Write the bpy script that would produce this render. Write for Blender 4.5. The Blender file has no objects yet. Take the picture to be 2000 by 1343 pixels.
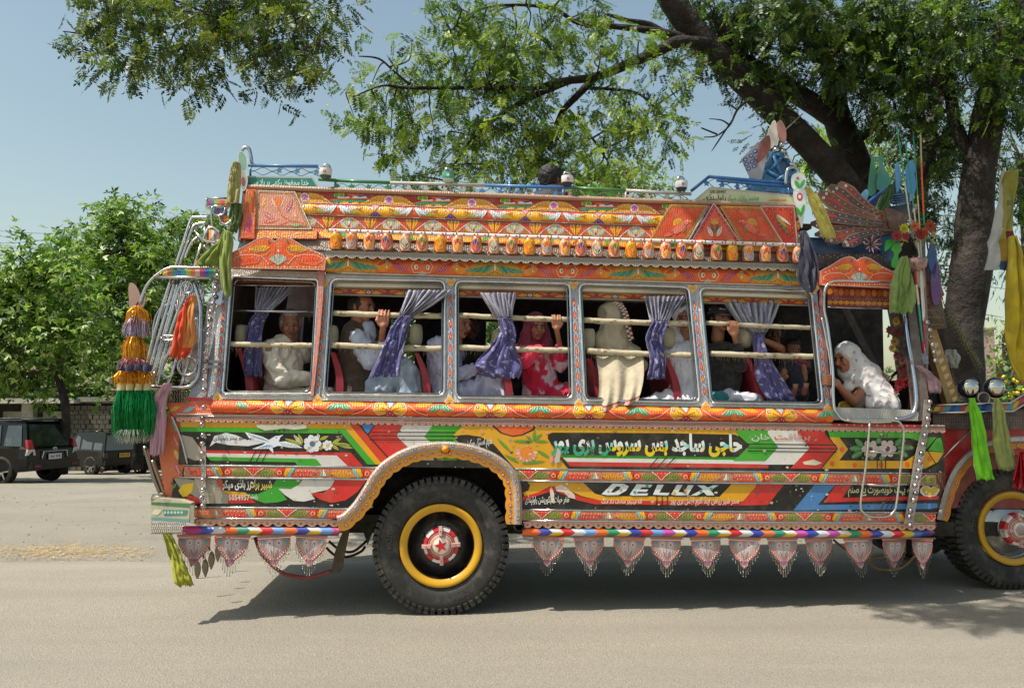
import bpy, math, random, unicodedata
import numpy as np
from mathutils import Vector, Matrix, noise
random.seed(7); RNG = np.random.default_rng(7)
V = Vector; PI = math.pi; col_main = bpy.context.scene.collection
sc = bpy.context.scene
# ---------------------------------------------------------------- camera
F, CH = 1600.0, 1.504
tilt, roll = math.atan2(800-671.5, F), 0.003
camd = bpy.data.cameras.new('camera'); camd.lens = 36*F/2000; camd.sensor_width = 36
camd.clip_start = .05; camd.clip_end = 3000
cam = bpy.data.objects.new('camera', camd); col_main.objects.link(cam); sc.camera = cam
fwd = V((0, math.cos(tilt), math.sin(tilt)))
rgt = V((math.cos(roll), 0, -math.sin(roll))); upv = rgt.cross(fwd).normalized(); rgt = fwd.cross(upv).normalized()
CAM = V((0, 0, CH))
cam.matrix_world = Matrix(((rgt.x, upv.x, -fwd.x, 0), (rgt.y, upv.y, -fwd.y, 0), (rgt.z, upv.z, -fwd.z, CH), (0, 0, 0, 1)))
# ---------------------------------------------------------------- light
SUNV = V((-.48, -.26, 1)).normalized()          # towards the sun
w = bpy.data.worlds.new('World'); sc.world = w; w.use_nodes = True
nt = w.node_tree; bg = nt.nodes['Background']; sky = nt.nodes.new('ShaderNodeTexSky'); sky.sky_type = 'NISHITA'
sky.sun_disc = False; sky.sun_elevation = math.asin(SUNV.z); sky.sun_rotation = math.atan2(SUNV.x, SUNV.y)
sky.altitude = 500; sky.air_density = 1.4; sky.dust_density = 3.5; sky.ozone_density = .3
wb = nt.nodes.new('ShaderNodeMix'); wb.data_type = 'RGBA'; wb.blend_type = 'MULTIPLY'; wb.inputs[0].default_value = 1; wb.inputs[7].default_value = (1.02, 1.0, .86, 1); nt.links.new(sky.outputs[0], wb.inputs[6]); nt.links.new(wb.outputs[2], bg.inputs[0]); bg.inputs[1].default_value = .122
sl = bpy.data.lights.new('sun', 'SUN'); sl.energy = 4.5; sl.angle = math.radians(.53); sl.color = (1, .94, .84)
so = bpy.data.objects.new('sun', sl); col_main.objects.link(so); so.location = (-4, -3, 12)
so.rotation_euler = SUNV.to_track_quat('Z', 'Y').to_euler()
sc.view_settings.view_transform = 'Standard'; sc.view_settings.look = 'None'
sc.view_settings.gamma = 1; sc.view_settings.use_curve_mapping = False; sc.view_settings.exposure = 0.42
sc.cycles.max_bounces = 8; sc.cycles.transparent_max_bounces = 8
# ---------------------------------------------------------------- frames
YAW, PITCH = math.atan(.0727), .019
BO = V(((862-1000)/F*6.108, 6.108, 0))
M = Matrix.Translation(BO) @ Matrix.Rotation(YAW, 4, 'Z') @ Matrix.Rotation(PITCH, 4, 'Y')
Mi = M.inverted(); CL = Mi @ CAM
def ray(px, py): return fwd*F + rgt*(px-1000) + upv*(671.5-py)
def U(px, py, d): return CAM + ray(px, py)*(d/F)          # a point d metres deep, world
def GR(px, py, z=0):                                      # on the ground, world
    r = ray(px, py); return CAM + r*((z-CH)/r.z)
def L(px, py, Y, k=0, z0=0):                              # on the plane y = Y (+ lean) of the bus frame
    d = Mi.to_3x3() @ ray(px, py); t = (Y+k*(CL.z-z0)-CL.y)/(d.y-k*d.z); return CL + d*t
_rows = [(1045, .03), (1031, 0), (832, 0), (818, .0), (786, .03), (545, .22), (512, .21), (505, .20), (455, .27), (378, .30)]
PROF = [(L(1000, r, y).z, y) for r, y in _rows]
def prof(z):
    if z <= PROF[0][0]: return PROF[0][1]
    for (a, ya), (b, yb) in zip(PROF, PROF[1:]):
        if z <= b: return ya+(yb-ya)*(z-a)/(b-a)
    return PROF[-1][1]+(z-PROF[-1][0])*.08
def Bp(px, py, off=0):                                    # on the bus side, off metres proud of it
    y = .1
    for _ in range(9):
        p = L(px, py, y); y = prof(p.z)-off
    return L(px, py, y)
def zr(py, off=0): return Bp(1000, py, off).z
def xr(px, py=900): return Bp(px, py).x
# ---------------------------------------------------------------- colour and materials
def H(h):
    c = [int(h[i:i+2], 16)/255 for i in (0, 2, 4)]
    return tuple(x/12.92 if x <= .04045 else ((x+.055)/1.055)**2.4 for x in c)
MATS = {}
def mat(name, rough=.5, metal=0, grime=.12, gcol='8a7f70', gscale=6, bump=0, bscale=60, coat=0, trans=0, sheen=0, spec=.5, vary=.12, vscale=3, fine=0, fscale=300, stretch=None, tint=None, bkind='noise'):
    if name in MATS: return MATS[name]
    m = bpy.data.materials.new(name); m.use_nodes = True; MATS[name] = m
    n = m.node_tree.nodes; l = m.node_tree.links; b = n['Principled BSDF']
    at = n.new('ShaderNodeAttribute'); at.attribute_name = 'Col'; tc = n.new('ShaderNodeTexCoord'); src = tc.outputs['Object']
    def nz(scale, det=5, ro=.6, st=None):
        x = n.new('ShaderNodeTexNoise'); x.inputs['Scale'].default_value = scale; x.inputs['Detail'].default_value = det; x.inputs['Roughness'].default_value = ro
        if st:
            mp = n.new('ShaderNodeMapping'); mp.inputs['Scale'].default_value = st; l.new(src, mp.inputs[0]); l.new(mp.outputs[0], x.inputs['Vector'])
        else: l.new(src, x.inputs['Vector'])
        return x.outputs['Fac']
    def mr(v, a, b_, c, d):
        x = n.new('ShaderNodeMapRange'); l.new(v, x.inputs[0])
        for i, q in enumerate((a, b_, c, d)): x.inputs[i+1].default_value = q
        return x.outputs[0]
    def mix(f, a, b_, kind='MIX'):
        x = n.new('ShaderNodeMix'); x.data_type = 'RGBA'; x.blend_type = kind
        if isinstance(f, float): x.inputs[0].default_value = f
        else: l.new(f, x.inputs[0])
        for i, q in ((6, a), (7, b_)):
            if isinstance(q, tuple): x.inputs[i].default_value = (*q, 1)
            else: l.new(q, x.inputs[i])
        return x.outputs[2]
    c = at.outputs['Color']
    if vary:
        g = mr(nz(vscale, 4), .3, .7, 1-vary, 1+vary); cb = n.new('ShaderNodeCombineColor')
        for i in range(3): l.new(g, cb.inputs[i])
        c = mix(1.0, c, cb.outputs[0], 'MULTIPLY')
    if fine:
        g = mr(nz(fscale, 2), .3, .7, 1-fine, 1+fine); cb = n.new('ShaderNodeCombineColor')
        for i in range(3): l.new(g, cb.inputs[i])
        c = mix(1.0, c, cb.outputs[0], 'MULTIPLY')
    if grime:
        g = mr(nz(gscale, 9, .72, stretch), .48, .70, 0, min(1, grime*4)); c = mix(g, c, H(gcol)); 
    l.new(c, b.inputs['Base Color'])
    b.inputs['Metallic'].default_value = metal; b.inputs['Specular IOR Level'].default_value = spec
    if grime: l.new(mr(nz(gscale*1.7, 6), .3, .75, rough*.8, min(1, rough*1.5+.1)), b.inputs['Roughness'])
    else: b.inputs['Roughness'].default_value = rough
    if coat: b.inputs['Coat Weight'].default_value = coat; b.inputs['Coat Roughness'].default_value = .12
    if sheen: b.inputs['Sheen Weight'].default_value = sheen
    if bump:
        bp = n.new('ShaderNodeBump'); bp.inputs['Strength'].default_value = 1; bp.inputs['Distance'].default_value = bump
        if bkind == 'vor':
            x = n.new('ShaderNodeTexVoronoi'); x.inputs['Scale'].default_value = bscale; l.new(src, x.inputs['Vector']); l.new(x.outputs['Distance'], bp.inputs['Height'])
        elif bkind == 'emb':
            x = n.new('ShaderNodeTexVoronoi'); x.inputs['Scale'].default_value = bscale; x.feature = 'SMOOTH_F1'; l.new(src, x.inputs['Vector'])
            y = n.new('ShaderNodeTexWave'); y.inputs['Scale'].default_value = bscale*.25; y.inputs['Distortion'].default_value = 6; y.inputs['Detail Scale'].default_value = 2; l.new(src, y.inputs['Vector'])
            a = n.new('ShaderNodeMath'); l.new(x.outputs['Distance'], a.inputs[0]); l.new(y.outputs['Fac'], a.inputs[1]); l.new(a.outputs[0], bp.inputs['Height'])
        else: l.new(nz(bscale, 4, .6, stretch), bp.inputs['Height'])
        l.new(bp.outputs[0], b.inputs['Normal'])
    if trans:
        t = n.new('ShaderNodeBsdfTranslucent'); l.new(mix(1.0, c, tint or (1.0, 1.0, .55), 'MULTIPLY'), t.inputs[0])
        mx = n.new('ShaderNodeMixShader'); mx.inputs[0].default_value = trans
        l.new(b.outputs[0], mx.inputs[1]); l.new(t.outputs[0], mx.inputs[2]); l.new(mx.outputs[0], n['Material Output'].inputs['Surface'])
    return m
ENAMEL = mat('enamel', .32, grime=.05, gcol='a09078', gscale=5, coat=.2, vary=.12, bump=.0006, bscale=30)
EMBOSS = mat('embossed_painted_tin', .36, metal=.05, grime=.07, gcol='b09c8c', gscale=11, bump=.0014, bscale=70, bkind='emb', vary=.12, vscale=9, fine=.06, fscale=160)
CHROME = mat('polished_steel', .16, metal=1, grime=.14, gcol='9a948c', gscale=9, vary=.15, bump=.0012, bscale=24)
TIN = mat('embossed_tin', .34, metal=.35, grime=.14, gcol='958a7e', gscale=12, bump=.0018, bscale=90, bkind='emb')
DARK = mat('sooty_metal', .7, grime=.12, gcol='554b40', bump=.002, bscale=30)
CLOTH = mat('thin_cloth', .85, sheen=.3, grime=.06, gscale=5, bump=.0015, bscale=240, vary=.16, vscale=9, trans=.18, tint=(1, 1, 1))
KAMEEZ = mat('cotton_cloth', .9, sheen=.2, grime=.05, gscale=9, gcol='8c8478', bump=.011, bscale=13, vary=.14, vscale=11)
SKIN = mat('skin', .5, grime=0, vary=.10, vscale=20, bump=.0006, bscale=200)
HAIR = mat('hair', .6, grime=0, vary=.3, vscale=60, bump=.003, bscale=150)
RUBBER = mat('rubber', .62, grime=.14, gcol='6b655c', gscale=8, bump=.0006, bscale=60, vary=.15)
PLASTIC = mat('plastic', .35, grime=.05)
TINSEL = mat('tinsel', .28, metal=.55, grime=0, vary=.35, vscale=40)
# ---------------------------------------------------------------- mesh builder
def root(o):
    while o.parent: o = o.parent
    return o
BUS = None
class G:
    def __init__(s): s.v = []; s.f = []; s.c = []; s.sm = []
    def face(s, p, c, sm=False):
        n = len(s.v); s.v += [tuple(q) for q in p]; s.f.append(tuple(range(n, n+len(p)))); s.c.append(c); s.sm.append(sm)
    def grid(s, nu, nv, fn, c, sm=True, wrap=False):
        n = len(s.v)
        for i in range(nu+1):
            for j in range(nv+1): s.v.append(tuple(fn(i/nu, j/nv)))
        for i in range(nu):
            for j in range(nv):
                a = n+i*(nv+1)+j; s.f.append((a, a+nv+1, a+nv+2, a+1)); s.c.append(c(i/nu+.5/nu, j/nv+.5/nv) if callable(c) else c); s.sm.append(sm)
    def box(s, a, b, c, bev=0):
        x0, y0, z0 = [min(p, q) for p, q in zip(a, b)]; x1, y1, z1 = [max(p, q) for p, q in zip(a, b)]
        s.hexa([(x0, y0, z0), (x1, y0, z0), (x1, y1, z0), (x0, y1, z0)], [(x0, y0, z1), (x1, y0, z1), (x1, y1, z1), (x0, y1, z1)], c)
    def hexa(s, lo, hi, c):
        n = len(lo); k = len(s.v); s.v += [tuple(p) for p in lo]+[tuple(p) for p in hi]
        fs = [tuple(k+i for i in range(n-1, -1, -1)), tuple(k+n+i for i in range(n))]+[(k+i, k+(i+1) % n, k+n+(i+1) % n, k+n+i) for i in range(n)]
        s.f += fs; s.c += [c]*len(fs); s.sm += [False]*len(fs)
    def prism(s, pts, d, c):                    # pts: outline, d: vector of thickness
        s.hexa([V(p) for p in pts], [V(p)+V(d) for p in pts], c)
    def tube(s, path, r, c, seg=8, cap=True, closed=False):
        path = [V(p) for p in path]; n = len(path); rs = r if isinstance(r, (list, tuple)) else [r]*n
        k = len(s.v); up = None
        for i, p in enumerate(path):
            if closed: t = path[(i+1) % n]-path[i-1]
            else: t = path[min(i+1, n-1)]-path[max(i-1, 0)]
            t = t.normalized() if t.length > 1e-9 else V((0, 0, 1))
            if up is None: up = t.orthogonal().normalized()
            a = (up-t*up.dot(t)); a = a.normalized() if a.length > 1e-6 else t.orthogonal().normalized(); up = a; b = t.cross(a)
            for j in range(seg):
                q = 2*PI*j/seg; s.v.append(tuple(p+(a*math.cos(q)+b*math.sin(q))*rs[i]))
        m = n if closed else n-1
        for i in range(m):
            for j in range(seg):
                i2 = (i+1) % n; s.f.append((k+i*seg+j, k+i*seg+(j+1) % seg, k+i2*seg+(j+1) % seg, k+i2*seg+j)); s.c.append(c(i/m) if callable(c) else c); s.sm.append(True)
        if cap and not closed:
            c0 = c(0) if callable(c) else c; c1 = c(1) if callable(c) else c
            s.f += [tuple(k+j for j in range(seg-1, -1, -1)), tuple(k+(n-1)*seg+j for j in range(seg))]; s.c += [c0, c1]; s.sm += [False, False]
    def lathe(s, pr, o, ax, c, seg=16, sm=True):   # pr: (radius, height along ax)
        ax = V(ax).normalized(); a = ax.orthogonal().normalized(); b = ax.cross(a); o = V(o); k = len(s.v); n = len(pr)
        for r, h in pr:
            for j in range(seg):
                q = 2*PI*j/seg; s.v.append(tuple(o+ax*h+(a*math.cos(q)+b*math.sin(q))*r))
        for i in range(n-1):
            for j in range(seg):
                s.f.append((k+i*seg+j, k+i*seg+(j+1) % seg, k+(i+1)*seg+(j+1) % seg, k+(i+1)*seg+j)); s.c.append(c[min(i, len(c)-1)] if isinstance(c, list) else c); s.sm.append(sm)
    def ball(s, o, r, c, seg=10, sc_=(1, 1, 1)):
        o = V(o); s.grid(seg, max(4, seg//2), lambda u, v: o+V((math.cos(u*2*PI)*math.sin(v*PI)*sc_[0], math.sin(u*2*PI)*math.sin(v*PI)*sc_[1], math.cos(v*PI)*sc_[2]))*r, c)
    def build(s, name, m, parent=None, B=False, label=None, cat=None, group=None, kind=None, double=False):
        vs = np.array(s.v, dtype=np.float64).reshape(-1, 3); loc = np.zeros(3)
        rt = root(parent) if parent else None
        if B and not (rt is not None and rt is BUS):
            Mm = np.array(M); vs = vs@Mm[:3, :3].T+Mm[:3, 3]
        if rt is None:
            if kind != 'structure' and kind != 'stuff': loc = np.array([(vs[:, 0].min()+vs[:, 0].max())/2, (vs[:, 1].min()+vs[:, 1].max())/2, vs[:, 2].min()]); vs = vs-loc
        elif rt is not BUS: vs = vs-np.array(rt.location)
        me = bpy.data.meshes.new(name); me.from_pydata([tuple(q) for q in vs], [], s.f); me.materials.append(m)
        cnt = np.array([len(f) for f in s.f]); cc = np.repeat(np.array([(*c, 1) for c in s.c], dtype=np.float32).reshape(-1, 4), cnt, axis=0)
        at = me.color_attributes.new('Col', 'FLOAT_COLOR', 'CORNER'); at.data.foreach_set('color', cc.ravel())
        me.polygons.foreach_set('use_smooth', s.sm); me.update()
        o = bpy.data.objects.new(name, me); col_main.objects.link(o); o.location = loc
        if parent: o.parent = parent
        return tag(o, label, cat, group, kind)
def tag(o, label=None, cat=None, group=None, kind=None):
    for k, v in (('label', label), ('category', cat), ('group', group), ('kind', kind)):
        if v: o[k] = v
    return o
def thing(name, loc, label, cat, group=None, B=False):
    o = bpy.data.objects.new(name, None); col_main.objects.link(o); o.location = (M @ V(loc)) if B else V(loc); o.empty_display_size = .1
    return tag(o, label, cat, group)
def copy_tree(o, parent=None, off=None):
    c = o.copy(); col_main.objects.link(c); c.parent = parent if parent else o.parent
    if off is not None: c.location = V(o.location)+V(off)
    for ch in [x for x in bpy.data.objects if x.parent == o]: copy_tree(ch, c)
    return c
def arc(p, q, sag, n=10, d=V((0, 0, -1))):
    return [V(p).lerp(V(q), i/n)+V(d)*sag*4*(i/n)*(1-i/n) for i in range(n+1)]
def smoothpath(P, n=6):
    P = [V(p) for p in P]; out = []
    for i in range(len(P)-1):
        a, b, c, d = P[max(i-1, 0)], P[i], P[i+1], P[min(i+2, len(P)-1)]
        for k in range(n):
            t = k/n; out.append(.5*((2*b)+(c-a)*t+(2*a-5*b+4*c-d)*t*t+(3*b-a-3*c+d)*t**3))
    return out+[P[-1]]
# ---------------------------------------------------------------- painted art: flat print as thin coloured faces
def shape_urdu(s):
    tb = {}
    for cp in list(range(0xFB50, 0xFC00))+list(range(0xFE80, 0xFEFD)):
        d = unicodedata.decomposition(chr(cp)).split()
        if len(d) == 2 and d[0] in ('<isolated>', '<initial>', '<medial>', '<final>'): tb.setdefault(int(d[1], 16), {})[d[0][1:-1]] = cp
    s = s.replace('لا', '\ufefb'); out = []
    def dual(ch): return 'initial' in tb.get(ord(ch), {})
    def joins(ch): return ord(ch) in tb and ('final' in tb[ord(ch)])
    for i, ch in enumerate(s):
        p = s[i-1] if i else ' '; q = s[i+1] if i+1 < len(s) else ' '
        pj = dual(p); 
        if ch == '\ufefb': out.append('\ufefc' if pj else ch); continue
        if ord(ch) not in tb: out.append(ch); continue
        nj = dual(ch) and (joins(q) or q == '\ufefb'); pj = pj and joins(ch)
        k = 'medial' if pj and nj else 'final' if pj else 'initial' if nj else 'isolated'
        out.append(chr(tb[ord(ch)].get(k, ord(ch))))
    return ''.join(reversed(out))
_tx = {}
def text_polys(s, bold=.012, space=1.0, shear=0):
    key = (s, bold)
    if key not in _tx:
        cu = bpy.data.curves.new('lettering', 'FONT'); cu.body = shape_urdu(s) if any(ord(c) > 0x600 for c in s) else s
        cu.size = 1; cu.offset = bold; cu.resolution_u = 2; cu.shear = shear; cu.space_character = space
        o = bpy.data.objects.new('lettering', cu); col_main.objects.link(o)
        me = o.to_mesh(); P = [[(me.vertices[i].co.x, me.vertices[i].co.y) for i in p.vertices] for p in me.polygons]
        o.to_mesh_clear(); bpy.data.objects.remove(o); bpy.data.curves.remove(cu)
        xs = [x for p in P for x, y in p]; ys = [y for p in P for x, y in p]
        _tx[key] = [[((x-min(xs))/(max(xs)-min(xs)), (y-min(ys))/(max(ys)-min(ys))) for x, y in p] for p in P]
    return _tx[key]
class Art:
    """mp(u, v, off) -> point in the bus frame; strips: v cuts for curved surfaces"""
    def __init__(s, g, mp, cuts=None, dz=.0011, pre=None): s.g = g; s.mp = mp; s.l = 1; s.cuts = cuts; s.dz = dz; s.pre = pre
    def poly(s, P, c, l=None):
        if isinstance(c, str): c = H(c)
        l = s.l if l is None else l
        if s.pre: P = [s.pre(*p) for p in P]
        if s.cuts:
            for a, b in zip(s.cuts, s.cuts[1:]):
                Q = P
                for sg, k in ((1, a), (-1, b)):
                    R = []
                    for i in range(len(Q)):
                        p, q = Q[i-1], Q[i]; dp, dq = sg*(p[1]-k), sg*(q[1]-k)
                        if (dp < 0) != (dq < 0): t = dp/(dp-dq); R.append((p[0]+(q[0]-p[0])*t, k))
                        if dq >= 0: R.append(q)
                    Q = R
                    if len(Q) < 3: break
                if len(Q) >= 3: s.g.face([s.mp(u, v, s.dz*l) for u, v in Q], c)
        else: s.g.face([s.mp(u, v, s.dz*l) for u, v in P], c)
    def ell(s, x, y, rx, ry, c, rot=0, n=10, l=None, a0=0, a1=2*PI):
        full = abs(a1-a0-2*PI) < 1e-6; m = n if full else n+1
        P = []
        for i in range(m):
            t = a0+(a1-a0)*i/n; X, Y = rx*math.cos(t), ry*math.sin(t); P.append((x+X*math.cos(rot)-Y*math.sin(rot), y+X*math.sin(rot)+Y*math.cos(rot)))
        s.poly(P, c, l)
    def leaf(s, x0, y0, x1, y1, wd, c, vein=None, n=5, l=None, fat=.4):
        l = s.l if l is None else l; dx, dy = x1-x0, y1-y0; ln = math.hypot(dx, dy) or 1; nx, ny = -dy/ln, dx/ln
        up = [(x0+dx*t+nx*wd*h, y0+dy*t+ny*wd*h) for t, h in [(i/n, math.sin(PI*(i/n)**(.5+fat))**.8 if 0 < i < n else 0) for i in range(n+1)]]
        dn = [(x0+dx*t-nx*wd*h, y0+dy*t-ny*wd*h) for t, h in [(i/n, math.sin(PI*(i/n)**(.5+fat))**.8 if 0 < i < n else 0) for i in range(n-1, 0, -1)]]
        s.poly(up+dn, c, l)
        if vein:
            s.line([(x0+dx*.1, y0+dy*.1), (x0+dx*.9, y0+dy*.9)], wd*.16, vein, l+1)
            for t in (.25, .42, .6, .76):
                for sg in (1, -1):
                    a = (x0+dx*t, y0+dy*t); b = (a[0]+dx*.1+nx*wd*.7*sg, a[1]+dy*.1+ny*wd*.7*sg); s.line([a, b], wd*.10, vein, l+1)
    def line(s, P, wd, c, l=None):
        for a, b in zip(P, P[1:]):
            dx, dy = b[0]-a[0], b[1]-a[1]; ln = math.hypot(dx, dy) or 1; nx, ny = -dy/ln*wd/2, dx/ln*wd/2
            s.poly([(a[0]+nx, a[1]+ny), (b[0]+nx, b[1]+ny), (b[0]-nx, b[1]-ny), (a[0]-nx, a[1]-ny)], c, l)
    def dots(s, P, r, c, l=None, n=6):
        for x, y in P: s.ell(x, y, r, r, c, n=n, l=l)
    def star(s, x, y, r, c, rot=PI/2, k=5, inner=.42, l=None):
        s.poly([(x+math.cos(rot+i*PI/k)*(r if i % 2 == 0 else r*inner), y+math.sin(rot+i*PI/k)*(r if i % 2 == 0 else r*inner)) for i in range(2*k)], c, l)
    def fan(s, x, y, r, a0, a1, cols, n=6, l=None, fy=1.):
        for i in range(n):
            p, q = a0+(a1-a0)*i/n, a0+(a1-a0)*(i+1)/n; m = (p+q)/2
            s.poly([(x, y), (x+r*.92*math.cos(p), y+r*.92*math.sin(p)*fy), (x+r*math.cos(m), y+r*math.sin(m)*fy), (x+r*.92*math.cos(q), y+r*.92*math.sin(q)*fy)], cols[i % len(cols)], l)
    def flower(s, x, y, r, c, cc, k=6, l=None, pr=.42):
        l = s.l if l is None else l
        for i in range(k):
            t = 2*PI*i/k; s.ell(x+r*.58*math.cos(t), y+r*.58*math.sin(t), r*pr, r*pr*.8, c, rot=t, n=7, l=l+(i % 2))
        s.ell(x, y, r*.34, r*.34, cc, n=8, l=l+2)
    def text(s, t, x0, y0, x1, y1, c, bold=.012, l=None, c2=None, shear=0, slope=0):
        l = s.l if l is None else l
        for i, p in enumerate(text_polys(t, bold, shear=shear)):
            cc = c
            if c2 is not None:
                mx = sum(q[0] for q in p)/len(p); my = sum(q[1] for q in p)/len(p); cc = c2(mx, my)
            s.poly([(x0+(x1-x0)*u, y0+(y1-y0)*v+slope*(u-.5)) for u, v in p], cc, l)
# ================================================================ THE BUS
BUS = thing('painted_bus', (0, 0, 0), 'old bus covered in orange, yellow and red folk painting with open windows full of passengers', 'bus')
BUS.matrix_world = M
WHITE, CREAM, BLACK = H('e4ddd2'), H('cfc6b0'), H('14120f')
OR, RD, YL, GN, DG, BL, TQ, PK, PU, MG, SI = (H(x) for x in ('e2641f', 'c42a20', 'e0a010', '3f9a2a', '2c5e3c', '2c4fae', '2f9a92', 'e08a80', '5a3890', 'b42a5c', 'a8b4b8'))
def RC(h, j=.04):
    c = H(h); k = 1+random.uniform(-j, j); return tuple(min(1, x*k) for x in c)
def band(name, pyt, pyb, pxl, pxr, base, motif=None, bulge=0., m=EMBOSS, off=0., dep=.03, seg_u=.12, lean=True, zt=None, zb=None, parent=None, label=None, piece=None):
    z0 = zr(pyb, off) if zb is None else zb; z1 = zr(pyt, off) if zt is None else zt; h = z1-z0
    pym = (pyt+pyb)/2
    def slope(px): return pym+(px-1000)*(.016-(pym-800)/22000)
    x0 = pxl if isinstance(pxl, float) else Bp(pxl, slope(pxl), off).x; x1 = pxr if isinstance(pxr, float) else Bp(pxr, slope(pxr), off).x
    g = G(); nv = 8 if bulge else 1
    def mp(x, z, o): return (x, prof(z0+z)-off-bulge*math.sin(PI*max(0, min(1, z/h)))**.7-o, z0+z)
    nu = max(1, int((x1-x0)/seg_u))
    g.grid(nu, nv, lambda u, v: mp(x0+(x1-x0)*u, h*v, 0), base, sm=bool(bulge))
    for zz in (0, h): g.face([mp(x0, zz, 0), mp(x1, zz, 0), mp(x1, zz, -dep), mp(x0, zz, -dep)], base)
    for xx in (x0, x1): g.face([mp(xx, 0, 0), mp(xx, h, 0), mp(xx, h, -dep), mp(xx, 0, -dep)], base)
    a = Art(g, mp, [h*i/nv for i in range(nv+1)]); a.h = h; a.x0 = x0; a.x1 = x1
    if motif: motif(a)
    a.obj = g.build(name, m, parent or BUS, label=label); a.mpf = mp; a.z0 = z0
    return a
def rep(a, per, fn, start=None, phase=0):
    n = 0; x = (a.x0 if start is None else start)+phase*per
    while x-per > a.x0: x -= per
    while x < a.x1+per/2:
        lo, hi = x-per/2, x+per/2
        keep = a.poly
        def clipped(P, c, l=None):
            for sg, k in ((1, a.x0), (-1, a.x1)):
                R = []
                for i in range(len(P)):
                    p, q = P[i-1], P[i]; dp, dq = sg*(p[0]-k), sg*(q[0]-k)
                    if (dp < 0) != (dq < 0): t = dp/(dp-dq); R.append((k, p[1]+(q[1]-p[1])*t))
                    if dq >= 0: R.append(q)
                P = R
                if len(P) < 3: return
            keep(P, c, l)
        a.poly = clipped; fn(a, x, n); del a.poly
        x += per; n += 1
# ---- small trims
def scallop(name, pyt, pyb, pxl, pxr, c, c2, off=.006, per=.05, m=EMBOSS, flip=False, dc=None):
    z0, z1 = zr(pyb), zr(pyt); h = z1-z0; g = G()
    def sl(px): return (pyt+pyb)/2+(px-1000)*(.016-((pyt+pyb)/2-800)/22000)
    x0 = Bp(pxl, sl(pxl)).x; x1 = Bp(pxr, sl(pxr)).x; n = int((x1-x0)/per); per = (x1-x0)/n
    y = prof((z0+z1)/2)-off; top = []; bot = []
    for i in range(n*4+1):
        t = i/4; x = x0+per*t; top.append((x, y, z1)); bot.append((x, y-.003, z0+h*.42*(1-abs(math.sin(PI*t))**.7)))
    for i in range(len(top)-1): g.face([bot[i], bot[i+1], top[i+1], top[i]], c); g.face([bot[i+1], bot[i], (bot[i][0], y+.012, bot[i][2]), (bot[i+1][0], y+.012, bot[i+1][2])], c)
    g.face([(x0, y, z1), (x1, y, z1), (x1, y+.02, z1), (x0, y+.02, z1)], c)
    a = Art(g, lambda u, v, o: (u, y-.003-o, v))
    for i in range(n):
        a.ell(x0+per*(i+.5), z0+h*.45, h*.2, h*.2, c2, n=7, l=1); a.ell(x0+per*(i+.5), z0+h*.45, h*.09, h*.09, dc or WHITE, n=5, l=2); a.line([(x0+per*(i+.86), z0+h*.62), (x0+per*(i+1.14), z0+h*.62)], h*.08, c2, 1)
    return g.build(name, m, BUS)
def rail(name, py, pxl, pxr, r, c=WHITE, m=CHROME, off=.012, seg=10):
    g = G(); sl = lambda px: py+(px-1000)*(.016-(py-800)/22000); z = zr(py)
    x0, x1 = Bp(pxl, sl(pxl)).x, Bp(pxr, sl(pxr)).x; n = max(2, int((x1-x0)/.3))
    g.tube([(x0+(x1-x0)*i/n, prof(z)-off, z) for i in range(n+1)], r, c, seg); return g.build(name, m, BUS)
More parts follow.
